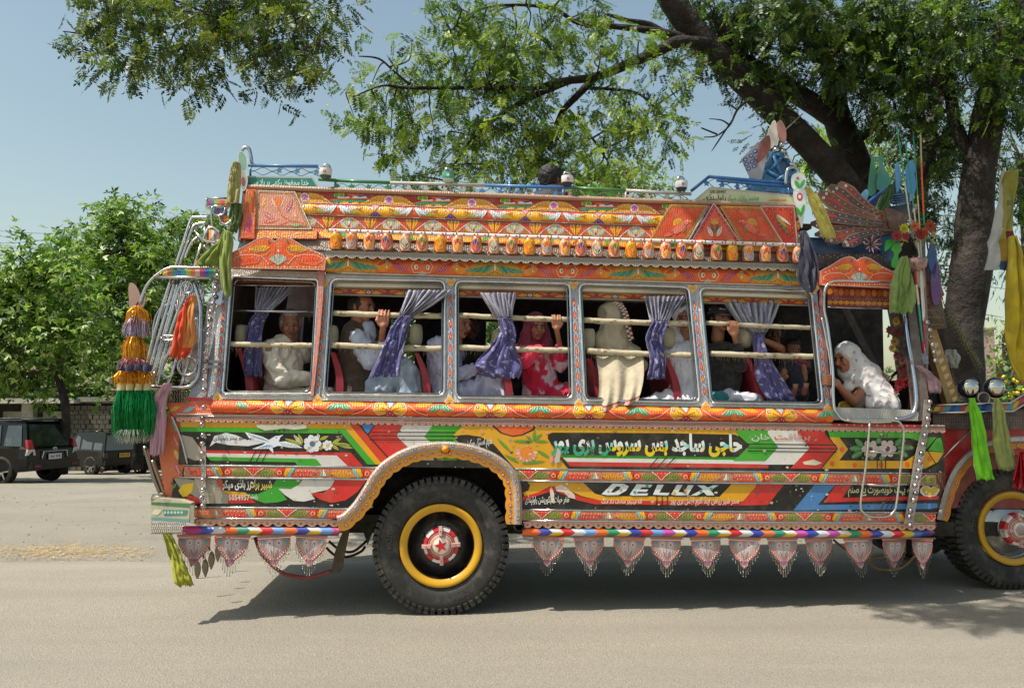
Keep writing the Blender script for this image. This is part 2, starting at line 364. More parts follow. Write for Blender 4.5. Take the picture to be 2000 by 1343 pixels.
# ---- motif functions (units: metres, h = band height)
def m_boat(a, x, n):
    h = a.h; s = h/.1
    a.poly([(x-.32, 0), (x+.32, 0), (x+.32, h), (x-.32, h)], H('9c2c1c'), 1)
    b = x-.30                                     # the little boat
    a.poly([(b-.02, h*.1), (b+.20, h*.22), (b+.25, h*.52), (b, h*.40), (b-.06, h*.36)], H('3f7a46'), 2)
    a.poly([(b-.06, h*.36), (b+.0, h*.40), (b+.25, h*.52), (b+.27, h*.62), (b, h*.48)], OR, 3)
    a.poly([(b, h*.5), (b+.23, h*.60), (b+.22, h*.78), (b+.14, h*.84), (b+.06, h*.62), (b, h*.64)], WHITE, 3)
    a.poly([(b+.13, h*.84), (b+.23, h*.80), (b+.17, h*.66)], H('343f9a'), 4)
    a.poly([(b+.09, h*.55), (b+.115, h*.57), (b+.115, h*.76), (b+.10, h*.82), (b+.09, h*.75)], RD, 4)
    a.poly([(b-.03, h*.62), (b+.05, h*.66), (b+.05, h*.96), (b-.03, h*.92)], H('c8b92c'), 3)
    for q in (0, 1): a.poly([(b-.022+q*.036, h*.66), (b+.006+q*.036, h*.68), (b+.006+q*.036, h*.92), (b-.022+q*.036, h*.90)], GN, 4)
    a.poly([(b+.06, h*.92), (b+.12, h*.72), (b+.22, h*.92)], OR, 3)
    for q in (.04, .12, .19): a.leaf(x-.30+q-.02, h*.06, x-.30+q+.05, h*.16, .011, YL, l=4)
    for sg in (1, -1):
        c = x+.10
        P = [(c, h*.1), (c, h*.9)]+[(c+sg*(.04+.16*t), h*(.9-.75*t**1.6)) for t in (0, .25, .5, .75, 1)]+[(c+sg*.19, h*.04)]
        a.poly([(c, h*.08), (c+sg*.03, h*.9), (c+sg*.09, h*.86), (c+sg*.14, h*.66), (c+sg*.20, h*.16), (c+sg*.21, h*.03), (c+sg*.1, h*.1)], H('d49414'), 3)
        a.dots([(c+sg*(.05+.028*i), h*(.74-.022*i*i)) for i in range(5)], h*.045, WHITE, 5)
        a.dots([(c+sg*(.05+.03*i), h*(.16)) for i in range(5)], h*.04, WHITE, 5)
        a.line([(c+sg*.04, h*.4), (c+sg*.12, h*.42), (c+sg*.19, h*.12)], h*.05, H('8a3c10'), 5)
    a.flower(x+.10, h*.5, h*.30, H('c46ea8'), H('b8385a'), 8, 5); a.ell(x+.10, h*.5, h*.38, h*.38, H('e8d8dc'), n=12, l=4)
def m_fish(a, x, n):
    h = a.h; p = .57
    a.poly([(x-p/2, 0), (x+p/2, 0), (x+p/2, h), (x-p/2, h)], H('e05e22'), 1)
    for sg in (1, -1):
        a.poly([(x+sg*.005, h*.5)]+[(x+sg*(.085-.085*math.cos(t)), h*(.5+.46*math.sin(t))) for t in [PI*(-.5+i/10) for i in range(11)] if True], H('e0a41c'), 2)
        a.ell(x+sg*.085, h*.5, .072, h*.44, H('e2a31a'), n=12, l=3); a.ell(x+sg*.04, h*.72, .018, h*.10, WHITE, n=8, l=4); a.ell(x+sg*.04, h*.72, .009, h*.07, H('2a6a50'), n=6, l=5)
        a.leaf(x+sg*.12, h*.30, x+sg*.25, h*.42, h*.2, H('aeb02a'), l=4); a.leaf(x+sg*.13, h*.72, x+sg*.27, h*.62, h*.20, H('c8b8a0'), l=5)
        a.leaf(x+sg*.17, h*.92, x+sg*.30, h*.66, h*.14, MG, l=5); a.dots([(x+sg*(.15+.02*i), h*.68) for i in range(3)], h*.04, RD, 7)
        a.dots([(x+sg*.2, h*.36)], h*.07, WHITE, 6)
        for k in range(4): a.leaf(x+sg*(p/2), h*.95, x+sg*(p/2-.05-.024*k), h*(.05+.07*k), .010, SI if k % 2 else H('d8e0e0'), l=6)
    a.poly([(x-.05, 0), (x, h*.5), (x+.05, 0)], PU, 6); a.dots([(x-.02, h*.1), (x, h*.25), (x+.02, h*.1)], h*.05, PK, 7)
    a.poly([(x-.03, h), (x, h*.6), (x+.03, h)], H('d08a9a'), 6)
    for sg in (1, -1): a.line([(x+sg*.10, h*.5), (x+sg*.14, h*.6), (x+sg*.10, h*.78)], .006, H('a04810'), 6)
def m_fans(a, x, n):
    h = a.h; p = .315
    a.poly([(x-p/2, 0), (x+p/2, 0), (x+p/2, h), (x-p/2, h)], H('a85a20'), 1)
    a.fan(x, 0, h*1.0, .25, PI-.25, [H('8e9494'), H('b0b4b0'), H('c8a83c')], 9, 2)
    for sg in (1, -1):
        P = [(x+sg*.03, h)]+[(x+sg*(.02+.11*t), h*(.98-.95*t**1.5)) for t in (.2, .4, .6, .8, 1)]+[(x+sg*(.15), h*.0), (x+sg*.155, h*.3), (x+sg*.12, h*.8), (x+sg*.08, h)]
        P = [(x+sg*.012, h*.98), (x+sg*.06, h*.70), (x+sg*.10, h*.36), (x+sg*.135, h*.0), (x+sg*.13, h*.42), (x+sg*.10, h*.82), (x+sg*.06, h*.98)]
        a.poly(P, H('c4402c'), 3); a.line([(x+sg*.012, h*.96), (x+sg*.06, h*.68), (x+sg*.10, h*.34), (x+sg*.132, h*.02)], h*.055, H('e6d2c0'), 4)
        a.dots([(x+sg*(.045+.028*i), h*(.88-.26*i)) for i in range(3)], h*.04, YL, 5)
        a.fan(x+sg*p/2, 0, h*.95, PI/2 if sg > 0 else PI/2-.55, PI/2+.55 if sg > 0 else PI/2, [YL, H('c88018')], 3, 3)
        a.dots([(x+sg*(p/2-.012-.022*i), h*.88) for i in range(2)], h*.05, WHITE, 6)
    a.leaf(x, h*.05, x, h*.4, h*.10, MG, l=4); a.dots([(x, h*.55)], h*.07, WHITE, 4)
def m_yleaf(a, x, n):
    h = a.h
    a.poly([(x-.26, 0), (x+.26, 0), (x+.26, h), (x-.26, h)], H('b4501c'), 1)
    for sg in (1, -1):
        a.leaf(x+sg*.03, h*.5, x+sg*.25, h*.45, h*.46, H('d89a1c'), l=2); a.dots([(x+sg*(.06+.03*i), h*.72) for i in range(5)], h*.06, H('9a3c14'), 3); a.dots([(x+sg*(.06+.03*i), h*.25) for i in range(5)], h*.06, WHITE if n % 2 else H('f0c040'), 3)
    a.fan(x+.26, 0, h*.9, .5, PI-.5, [GN, YL, GN], 3, 3); a.ell(x, h*.5, h*.22, h*.30, RD, n=8, l=3); a.dots([(x, h*.5)], h*.1, WHITE, 4)
def m_header(a, x, n):
    h = a.h
    a.poly([(x-.565, 0), (x+.565, 0), (x+.565, h), (x-.565, h)], H('dd6420'), 1)
    a.poly([(x-.22, 0), (x+.22, 0), (x+.16, h), (x-.16, h)], H('c8922c'), 2)
    for sg in (1, -1):
        for k in range(7):
            a.leaf(x+sg*(.02+.022*k), h*(.78-.06*k), x+sg*(.075+.027*k), h*(.12+.03*k), .012, H('2f7a5c') if k % 2 else H('58947a'), l=3)
            a.dots([(x+sg*(.04+.03*k), h*.9)], h*.035, WHITE, 4); a.dots([(x+sg*(.03+.028*k), h*.1)], h*.04, RD if k % 2 else YL, 5)
        a.leaf(x+sg*.20, h*.5, x+sg*.34, h*.55, h*.44, H('e08a1c'), l=3); a.leaf(x+sg*.22, h*.5, x+sg*.30, h*.8, h*.1, H('c04820'), l=4)
        a.ell(x+sg*.295, h*.72, h*.09, h*.12, WHITE, n=8, l=5); a.ell(x+sg*.295, h*.70, h*.045, h*.07, H('3048a0'), n=6, l=6); a.ell(x+sg*.295, h*.40, h*.06, h*.08, WHITE, n=6, l=5)
        f = x+sg*.565
        a.poly([(f, h*.08), (f-sg*.05, h*.02), (f-sg*.12, h*.2), (f-sg*.2, h*.55), (f-sg*.12, h*.86), (f-sg*.05, h*.95), (f, h*.86)], H('de5c22'), 3)
        a.line([(f-sg*.005, h*.12), (f-sg*.06, h*.08), (f-sg*.085, h*.5), (f-sg*.055, h*.9), (f-sg*.005, h*.84)], .005, H('ecc9a0'), 6)
        a.ell(f-sg*.045, h*.46, h*.13, h*.17, H('e8e0d0'), n=8, l=4); a.ell(f-sg*.042, h*.46, h*.06, h*.09, H('2a7a70'), n=6, l=5)
        a.poly([(f-sg*.10, h*.10), (f-sg*.13, h*.5), (f-sg*.24, h*.8), (f-sg*.215, h*.5), (f-sg*.18, h*.2)], H('b0305c'), 5)
        for k in range(4): a.line([(f-sg*(.115+.02*k), h*.15), (f-sg*(.15+.02*k), h*.58)], .004, PK, 6)
        a.poly([(f-sg*.02, h), (f, h*.72), (f, h)], SI, 4); a.poly([(f-sg*.03, 0), (f, h*.25), (f, 0)], SI, 4)
    for k in range(5): a.dots([(x-.04+.02*k, h*.3-.01*abs(k-2))], h*.04, H('802414'), 5)
    a.leaf(x, h*.9, x, h*.3, h*.07, WHITE, l=5)
def m_belt(a, x, n):
    h = a.h
    a.poly([(x-.37, 0), (x+.37, 0), (x+.37, h), (x-.37, h)], H('de5a20'), 1)
    for sg in (1, -1):
        a.poly([(x, h*.4), (x+sg*.05, h*.92), (x+sg*.11, h*.86), (x+sg*.118, h*.35), (x+sg*.085, h*.1), (x+sg*.04, h*.24)], H('e0a41e'), 2)
        a.line([(x+sg*.045, h*.95), (x+sg*.105, h*.90), (x+sg*.123, h*.40), (x+sg*.085, h*.06), (x+sg*.03, h*.22)], .005, H('f0cf9c'), 3)
        a.ell(x+sg*.095, h*.72, .013, h*.09, H('602a70'), n=7, l=4); a.ell(x+sg*.095, h*.72, .006, h*.05, WHITE, n=5, l=5)
        a.line([(x+sg*.01, h*.4), (x+sg*.07, h*.62)], .006, H('c05a14'), 4); a.line([(x+sg*.01, h*.35), (x+sg*.07, h*.34)], .006, H('c05a14'), 4)
        f = x+sg*.37
        a.poly([(f, h*.88), (f-sg*.05, h*.78), (f-sg*.085, h*.36), (f-sg*.05, h*.34), (f, h*.55)], H('3f8a62'), 3)
        for k in range(3): a.line([(f-sg*.01*(k+1)*1.6, h*.8), (f-sg*.02*(k+1)*1.6, h*.45)], .004, H('a8c8a0'), 4)
        a.fan(f, h*.05, h*.34, PI/2 if sg > 0 else PI/2-1.2, PI/2+1.2 if sg > 0 else PI/2, [YL, RD], 4, 3)
        a.leaf(f-sg*.06, h*.92, f-sg*.20, h*.72, h*.18, H('dc8f1a'), l=2); a.leaf(f-sg*.10, h*.2, f-sg*.22, h*.45, h*.16, H('c8392c'), l=3)
        a.line([(f-sg*.09, h*.06), (f-sg*.17, h*.3), (f-sg*.24, h*.8)], .004, H('f0cf9c'), 4)
    a.poly([(x-.045, h*.02), (x, h*.42), (x+.045, h*.02)], H('a82c40'), 4); a.poly([(x-.03, h), (x, h*.55), (x+.03, h)], H('9cc4c0'), 4)
    a.dots([(x-.02, h*.1), (x+.02, h*.1), (x, h*.2)], h*.04, H('f0c8b0'), 6)
def m_rail(a, x, n):
    h = a.h; T = H('d8764c')
    a.poly([(x-.5, 0), (x+.5, 0), (x+.5, h), (x-.5, h)], H('c97a55'), 1)
    a.poly([(x-.07, h*.98), (x, h*.12), (x+.07, h*.98)], H('cc3e24'), 4); a.line([(x-.07, h*.98), (x-.03, h*.55), (x, h*.12), (x+.03, h*.55), (x+.07, h*.98)], .004, WHITE, 5); a.dots([(x-.03, h*.82), (x, h*.82), (x+.03, h*.82)], h*.05, H('f0b080'), 6)
    alt = [H('cf4a34'), H('d99424'), H('d0563c')][n % 3]; dot = [H('f0d0c0'), H('a03c18'), WHITE][n % 3]
    for sg in (1, -1):
        a.leaf(x+sg*.015, h*.45, x+sg*.17, h*.45, h*.42, H('6a7a34'), l=2)
        for k in range(6): a.line([(x+sg*(.035+.02*k), h*.5), (x+sg*(.05+.02*k), h*(.78 if k < 4 else .66))], .004, H('b89c40'), 3); a.line([(x+sg*(.035+.02*k), h*.42), (x+sg*(.05+.02*k), h*(.14 if k < 4 else .26))], .004, H('b89c40'), 3)
        a.ell(x+sg*.185, h*.5, .032, h*.42, H('cc3420'), n=10, l=3); a.ell(x+sg*.185, h*.5, .02, h*.26, H('e09a70'), n=8, l=4); a.ell(x+sg*.185, h*.5, .010, h*.13, RD, n=6, l=5)
        a.poly([(x+sg*.20, h*.96), (x+sg*.24, h*.96), (x+sg*.215, h*.5), (x+sg*.22, h*.05), (x+sg*.205, h*.05)], RD, 3)
        a.poly([(x+sg*.235, h*.98), (x+sg*.275, h*.98), (x+sg*.235, h*.06), (x+sg*.215, h*.3)], H('dca21c'), 4)
        a.poly([(x+sg*.275, h*.98), (x+sg*.295, h*.98), (x+sg*.26, h*.05), (x+sg*.24, h*.05)], H('6cb4bc'), 4)
        a.leaf(x+sg*.265, h*.25, x+sg*.46, h*.5, h*.40, alt, l=3); a.dots([(x+sg*(.31+.026*i), h*.30) for i in range(5)], h*.05, dot, 5); a.dots([(x+sg*(.32+.026*i), h*.68) for i in range(5)], h*.05, dot, 5)
        a.poly([(x+sg*.5, h*.9), (x+sg*.475, h*.2), (x+sg*.5, h*.2)], WHITE if n % 2 else H('7cc0b8'), 5); a.dots([(x+sg*.455, h*.8), (x+sg*.44, h*.3)], h*.08, H('38489a'), 6)
def m_strip(a, x, n):
    h = a.h
    a.poly([(x-.15, 0), (x+.15, 0), (x+.15, h), (x-.15, h)], H('8c3418'), 1)
    for sg in (1, -1): a.leaf(x+sg*.02, h*.3, x+sg*.14, h*.75, h*.38, H('d49a20'), l=2); a.leaf(x+sg*.06, h*.8, x+sg*.15, h*.25, h*.2, RD, l=3)
    a.ell(x, h*.45, .018, h*.3, H('b8c4c4'), n=8, l=3); a.dots([(x, h*.45)], h*.12, RD, 4); a.dots([(x-.03, h*.75), (x+.03, h*.75)], h*.10, WHITE, 4)
# ---------------------------------------------------------------- bus carcass
WID = 2.30
zS, zT, zTop = zr(786), zr(545), zr(380)
xL, xR = Bp(352, 880).x, Bp(1835, 900).x
DK = H('2a2622')
g = G(); g.box((xL+.05, .30, zr(1030)), (xR-.55, WID-.3, zr(1030)+.05), DK)
for y in (.5, 1.7): g.box((xL+.1, y, zr(1060)), (xR+2.2, y+.1, zr(1030)), DK)
g.box((xL+.5, .75, zr(1075)), (xL+1.0, 1.5, zr(1030)), DK)
g.build('chassis', DARK, BUS)
FZ = zr(905)
g = G(); g.box((xL+.08, .06, FZ-.03), (Bp(742, 900).x, WID-.06, FZ), DK); g.box((Bp(742, 900).x, .5, FZ-.03), (Bp(1012, 900).x, WID-.5, FZ), DK); g.box((Bp(1012, 900).x, .06, FZ-.03), (xR-.1, WID-.06, FZ), DK); g.build('floor', DARK, BUS)
# roof: ribs and a ceiling seen from below
g = G(); zR = zr(450)
g.box((Bp(470, 450).x, .30, zR+.10), (Bp(1590, 480).x, WID-.25, zR+.14), H('33241c'))
for i in range(9): x = Bp(500+i*125, 460).x; g.box((x, .31, zR+.04), (x+.04, WID-.26, zR+.10), H('3e2c20'))
g.build('ceiling', DARK, BUS)
g = G(); g.box((Bp(483, 378).x, .315, zr(383)-.02), (Bp(1556, 400).x, WID-.2, zr(383)+.01), H('7a6a5a')); g.build('roof_deck', DARK, BUS)
# far side: low wall, posts, header, dark curtains between
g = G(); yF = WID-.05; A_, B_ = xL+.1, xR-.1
g.box((A_, yF, zr(905)), (B_, yF+.04, zS-.02), H('221612')); g.box((A_, yF-.02, zT-.12), (B_, yF+.02, zR+.10), H('2a1a16')); g.box((Bp(1540, 700).x, yF-.04, zS-.02), (Bp(1590, 700).x, yF+.02, zT), H('241814')); g.box((Bp(1610, 700).x, 1.55, zr(905)), (B_+.3, 1.6, zr(690)), H('221814')); g.box((Bp(1560, 700).x, 1.62, zr(720)), (B_+.55, 1.66, zR-.1), H('1e1614'))  # the two nearer cab sheets are added to darken the view through the door
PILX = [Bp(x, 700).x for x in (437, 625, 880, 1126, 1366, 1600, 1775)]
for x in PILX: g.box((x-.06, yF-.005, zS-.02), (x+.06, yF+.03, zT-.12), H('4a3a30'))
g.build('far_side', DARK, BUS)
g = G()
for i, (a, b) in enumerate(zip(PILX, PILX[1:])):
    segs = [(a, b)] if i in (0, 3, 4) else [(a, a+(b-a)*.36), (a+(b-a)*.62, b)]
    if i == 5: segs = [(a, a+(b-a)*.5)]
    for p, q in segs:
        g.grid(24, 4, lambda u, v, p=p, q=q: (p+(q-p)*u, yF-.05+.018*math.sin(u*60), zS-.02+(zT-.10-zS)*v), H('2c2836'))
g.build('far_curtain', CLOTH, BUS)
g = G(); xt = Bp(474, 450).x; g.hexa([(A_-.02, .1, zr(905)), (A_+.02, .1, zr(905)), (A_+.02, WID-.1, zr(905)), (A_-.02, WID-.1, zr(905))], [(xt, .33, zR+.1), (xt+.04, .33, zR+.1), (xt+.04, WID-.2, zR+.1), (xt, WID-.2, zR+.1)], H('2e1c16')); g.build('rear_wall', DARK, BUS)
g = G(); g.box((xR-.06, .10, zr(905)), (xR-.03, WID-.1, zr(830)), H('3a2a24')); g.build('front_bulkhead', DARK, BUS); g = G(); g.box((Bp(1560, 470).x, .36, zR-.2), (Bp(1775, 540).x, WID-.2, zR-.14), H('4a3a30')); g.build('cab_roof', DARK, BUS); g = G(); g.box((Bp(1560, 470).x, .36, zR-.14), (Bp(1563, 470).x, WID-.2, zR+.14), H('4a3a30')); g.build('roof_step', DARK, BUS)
# ---------------------------------------------------------------- window wall
def rrect(c, r, n=5):                                     # rounded outline from four px corners
    c = [Bp(*p) for p in c]; out = []
    for i in range(4):
        p, a, b = c[i], c[i-1], c[(i+1) % 4]; da = (a-p).normalized()*r; db = (b-p).normalized()*r
        for k in range(n+1):
            t = k/n; out.append(p+da*(1-t)**2+db*t*t)
    return out
WIN = [[(453, 540), (622, 546), (610, 769), (435, 768)], [(647, 545), (869, 549), (868, 773), (632, 770)], [(890, 549), (1113, 554), (1118, 779), (890, 776)],
       [(1131, 554), (1345, 561), (1366, 786), (1141, 781)], [(1366, 562), (1584, 569), (1606, 790), (1387, 786)]]
CELL = [(424, 634, 417, 621), (634, 881, 621, 878), (881, 1121, 878, 1130), (1121, 1354, 1130, 1378), (1354, 1594, 1378, 1621)]
g = G()
for wi, (w_, (tl, tr, bl, br)) in enumerate(zip(WIN, CELL)):
    sl = lambda px, py: py+(px-1000)*(.016-(py-800)/22000)
    inn = rrect(w_, .055 if wi else .03); oc = [Bp(tl, sl(tl, 541)), Bp(tr, sl(tr, 541)), Bp(br, sl(br, 787)), Bp(bl, sl(bl, 787))]
    out = []
    for i in range(4):
        p, a, b = oc[i], oc[i-1], oc[(i+1) % 4]
        for k in range(6):
            t = k/5-.5; q = inn[i*6+k]
            out.append(p)
    n = len(inn)
    for i in range(n):
        j = (i+1) % n; P = [inn[i], inn[j], out[j], out[i]]
        if (out[i]-out[j]).length < 1e-6: P = P[:3]
        g.face(P, H('c4beb6'))
        g.face([inn[j], inn[i], inn[i]+V((0, .05, 0)), inn[j]+V((0, .05, 0))], H('a09c98'))
    gf = G(); gf.tube([p-V((0, .010, 0)) for p in inn], .0105, H('d8d8d8'), 8, closed=True)
    gf.tube([p+V((0, .012, 0)) for p in rrect([(w_[0][0]+5, w_[0][1]+5), (w_[1][0]-5, w_[1][1]+5), (w_[2][0]-5, w_[2][1]-4), (w_[3][0]+5, w_[3][1]-4)], .05)], .007, H('8c8880'), 8, closed=True)
    gf.build('window_frame', CHROME, BUS)
    # cream lip and inner painted strip
    (x0, y0), (x1, y1) = w_[0], w_[1]
    if wi:
        gl = G(); P = [Bp(x0+3, y0+2, -.03), Bp(x1-3, y1+2, -.03)]; d = V((0, .02, -.046)); e = V((0, .10, -.012))
        gl.face([P[0], P[1], P[1]+d, P[0]+d], H('ddd8c8')); gl.face([P[0]+d, P[1]+d, P[1]+d+e, P[0]+d+e], H('b8b0a0')); gl.build('window_lip', ENAMEL, BUS)
        gs = G(); zt = P[0].z-.05; zb = zt-.045; pa = Bp(x0-2, y0+16, -.12); pb = Bp(x1+2, y1+16, -.12)
        mp = lambda x, z, o, pa=pa, pb=pb, zt=zt: (x, pa.y-o, zt-.045+z)
        gs.box((pa.x, pa.y, zt-.045), (pb.x, pa.y+.01, zt), H('8c3418')); a = Art(gs, mp); a.h = .043; a.x0 = pa.x; a.x1 = pb.x; rep(a, .30, m_strip); gs.box((pa.x, pa.y-.006, zt-.055), (pb.x, pa.y+.02, zt-.046), H('9a948c'))
        gs.build('inner_frieze', EMBOSS, BUS)
g.build('window_wall', TIN, BUS)
# pillars with flame drops
for k, (a, b) in enumerate([((439, 575), (425, 772)), ((634, 556), (620, 776)), ((881, 556), (878, 778)), ((1120, 562), (1131, 785)), ((1353, 568), (1379, 790)), ((1590, 570), (1617, 795))]):
    g = G(); w2 = 4.6
    P = lambda t, s, o: Bp(a[0]+(b[0]-a[0])*t+s*w2, a[1]+(b[1]-a[1])*t, .012+o)
    for s0, s1 in ((-1, 1),):
        N = 10
        for i in range(N):
            g.face([P(i/N, -1, 0), P(i/N, 1, 0), P((i+1)/N, 1, 0), P((i+1)/N, -1, 0)], H('9aa0aa'))
            for s in (-1, 1): g.face([P(i/N, s, 0), P((i+1)/N, s, 0), P((i+1)/N, s, -.02), P(i/N, s, -.02)], H('888'*2))
    ar = Art(g, lambda u, v, o: P(v, u, o)); N = 8
    for i in range(N):
        t = .07+.86*(i+.5)/N
        ar.poly([(-.1, t-.046), (.55, t-.01), (.62, t+.018), (.3, t+.04), (-.3, t+.04), (-.62, t+.018), (-.55, t-.01)], H('b02458'), 1)
        ar.poly([(0, t-.036), (.38, t), (.3, t+.03), (-.3, t+.03), (-.38, t)], H('e86414'), 2); ar.poly([(0, t-.018), (.2, t+.01), (0, t+.026), (-.2, t+.01)], H('f0b020'), 3)
        for s in (-1, 1): ar.ell(s*.8, t+.05, .16, .010, H('3a4a70'), n=5, l=1)
    g.build('window_pillar', TIN, BUS)
    for t, py, fl in ((0, a[1]-4, 1), (1, b[1]+2, -1)):
        if k == 0 and t == 0: continue
        g = G(); c0 = (a[0] if t == 0 else b[0]); q = lambda x, y, o: Bp(c0+x*8.5, py-fl*y*8.5, .02+o)
        hp = [(0, -1), (.55, -.25), (.95, .3), (.85, .75), (.45, .85), (0, .5), (-.45, .85), (-.85, .75), (-.95, .3), (-.55, -.25)]
        g.prism([q(x*1.25, y*1.2, 0) for x, y in hp], (0, .02, 0), H('c4c0ba')); g.prism([q(x, y, .004) for x, y in hp], (0, .004, 0), H('e0a418')); ar = Art(g, lambda u, v, o: q(u, v, .0045+o))
        for s in (-.4, 0.02, .42): ar.ell(s, .15, .2, .2, RD, n=7, l=1); ar.ell(s, .15, .1, .1, WHITE, n=6, l=2)
        g.build('heart_badge', ENAMEL, BUS)
# sill
band('window_sill', 786, 789, 417, 1628, H('c8c8c8'), None, .02, CHROME, .004)
# ---------------------------------------------------------------- body side bands
band('header_band', 512, 541, 637, 1562, H('dd6420'), lambda a: rep(a, 1.13, m_header, a.x0+.17), .022, EMBOSS, .02)
rail('header_rail', 543, 637, 1570, .008, H('c8c0b8'), CHROME, .02)
band('vase_ledge', 499, 506, 637, 1570, H('8c8680'), None, .0, TIN, .10, dep=.14)
g = G(); z1 = zr(506, .1); x0, x1 = Bp(640, 503).x, Bp(1566, 521).x; n = 48; per = (x1-x0)/n
for i in range(n*4):
    t0, t1 = i/4, (i+1)/4; f = lambda t: z1-.012-.018*abs(math.sin(PI*t))**.8
    X0, X1 = x0+per*t0, x0+per*t1; g.face([(X0, prof(z1)-.098, f(t0)), (X1, prof(z1)-.098, f(t1)), (X1, prof(z1)-.098, z1), (X0, prof(z1)-.098, z1)], H('9c9088'))
    g.face([(X0, prof(z1)-.100, f(t0)), (X1, prof(z1)-.100, f(t1)), (X1, prof(z1)-.100, f(t1)+.005), (X0, prof(z1)-.100, f(t0)+.005)], H('c8beb4'))
g.build('wavy_trim', TIN, BUS)
band('vase_backing', 476, 499, 480, 1566, H('75695e'), None, 0, TIN, .0, dep=.01)
band('frieze_leaves', 458, 476, 480, 1562, H('b4501c'), lambda a: rep(a, .52, m_yleaf), .0, EMBOSS, .012)
band('frieze_fans', 434, 457, 600, 1560, H('a85a20'), lambda a: rep(a, .325, m_fans), .0, EMBOSS, .008)
band('frieze_fish', 411, 432, 585, 1560, H('e05e22'), lambda a: rep(a, .59, m_fish), .016, EMBOSS, .012)
band('frieze_boats', 388, 410, 570, 1560, H('7c1c18'), lambda a: rep(a, .655, m_boat), .0, EMBOSS, .006)
band('cornice', 378, 387, 483, 1556, H('a08068'), None, .012, EMBOSS, .02, dep=.06)
rail('frieze_rail', 433, 590, 1300, .005, H('b09080'), TIN, .016); rail('frieze_rail', 410.5, 575, 1320, .005, H('b09080'), TIN, .014)
# striped pole over the vases
g = G(); z = zr(462, .09); x0, x1 = Bp(640, 455, .09).x, Bp(1571, 484, .09).x; n = 92
for i in range(n):
    a, b = x0+(x1-x0)*i/n, x0+(x1-x0)*(i+1)/n; c = H('dcd8d4')
    g.tube([(a, prof(z)-.10, z), (b, prof(z)-.10, z)], .0155, c, 10, cap=(i in (0, n-1)))
    if i % 2: g.ball(((a+b)/2, prof(z)-.116, z+.001), .008, H('c0242c'), 8, (1, .3, 1))
    elif i % 6 == 0: g.box((a, prof(z)-.1175, z-.012), (a+.009, prof(z)-.11, z+.012), H('1f7a5a'))
    elif i % 6 == 4: g.box((a, prof(z)-.1175, z-.012), (a+.007, prof(z)-.11, z+.012), H('b03040'))
g.build('striped_pole', ENAMEL, BUS)
# vases
VC = [('e8a010', 'e05a10', 'd84a14', 'e8a010'), ('e2641f', '5ca8c8', 'a83c2c', 'd88a60'), ('d83018', 'e8b010', '8a3040', 'e8a890'), ('5a3ca0', 'e8601c', 'e0a818', 'b0563c'), ('e0dcd8', '2c7a58', 'c04030', 'e09a80'), ('4c8a4a', 'c02a34', 'e0a020', 'd88a60')]
VX = [657, 688, 722, 756, 792, 825, 860, 894, 930, 964, 999, 1033, 1067, 1102, 1134, 1165, 1198, 1231, 1265, 1298, 1329, 1362, 1397, 1428, 1459, 1492, 1525, 1556]
VK = [0, 1, 2, 3, 4, 5, 0, 2, 3, 4, 5, 0, 1, 2, 3, 4, 5, 0, 1, 2, 3, 4, 5, 0, 1, 2, 3, 4]
zV = zr(499, .05); prv = [(.030, 0), (.043, .004), (.046, .05), (.0445, .10), (.040, .122), (.031, .138), (.015, .147), (.009, .150), (.009, .156), (0.001, .158)]
def vrad(z):
    for (r0, z0), (r1, z1) in zip(prv, prv[1:]):
        if z <= z1: return r0+(r1-r0)*(z-z0)/(z1-z0)
    return .001
protos = {}
for px, k in zip(VX, VK):
    x = Bp(px, 480+(px-1000)*.028, .05).x; y = prof(zV)-.045
    if k not in protos:
        g = G(); c1, c2, c3, c4 = [H(q) for q in VC[k]]
        g.lathe(prv, (0, 0, 0), (0, 0, 1), [H('c87a50'), c4, c4, c4, H('a86048'), c4, H('b88a60'), H('b88a60')], 20)
        def mp(u, v, o):
            v = max(0, min(.155, v)); r = vrad(v)+o+.0006; th = u; return (r*math.sin(th), -r*math.cos(th), v)
        ar = Art(g, mp, dz=.0009)
        def pet(u0, v0, u1, v1, wd, c, l):
            n = 8; up = [(u0+(u1-u0)*i/n+wd*math.sin(PI*(i/n)**.7), v0+(v1-v0)*i/n) for i in range(n+1)]; dn = [(u0+(u1-u0)*i/n-wd*math.sin(PI*(i/n)**.7), v0+(v1-v0)*i/n) for i in range(n+1)]
            for i in range(n): ar.poly([up[i], up[i+1], dn[i+1], dn[i]], c, l)
        pet(0, .004, 0, .128, 1.2, c3, 1); pet(0, .01, 0, .12, .95, H('ecc8a0') if k != 0 else c1, 2)
        for s in (-1, 1):
            pet(s*.05, .012, s*.85, .092, .24, c2, 4); pet(s*.3, .006, s*1.05, .04, .16, H('ecb8a0') if k else c1, 3); pet(s*.9, .01, s*1.25, .09, .1, c3, 3)
        pet(0, .02, 0, .116, .55, c1, 5)
        for s in (-2, -1, 0, 1, 2): ar.ell(s*.33, .118-abs(s)*.009, .13, .0055, H('e8c030'), n=6, l=6)
        for s in (-1, 1): ar.line([(0, .03), (s*.25, .1)], .012, H('e8b040'), 6)
        o = g.build('vase', ENAMEL, BUS); protos[k] = o
    else: o = protos[k].copy(); col_main.objects.link(o)
    o.location = (x, y, zV+.004); o.rotation_euler.z = random.uniform(-.12, .12)
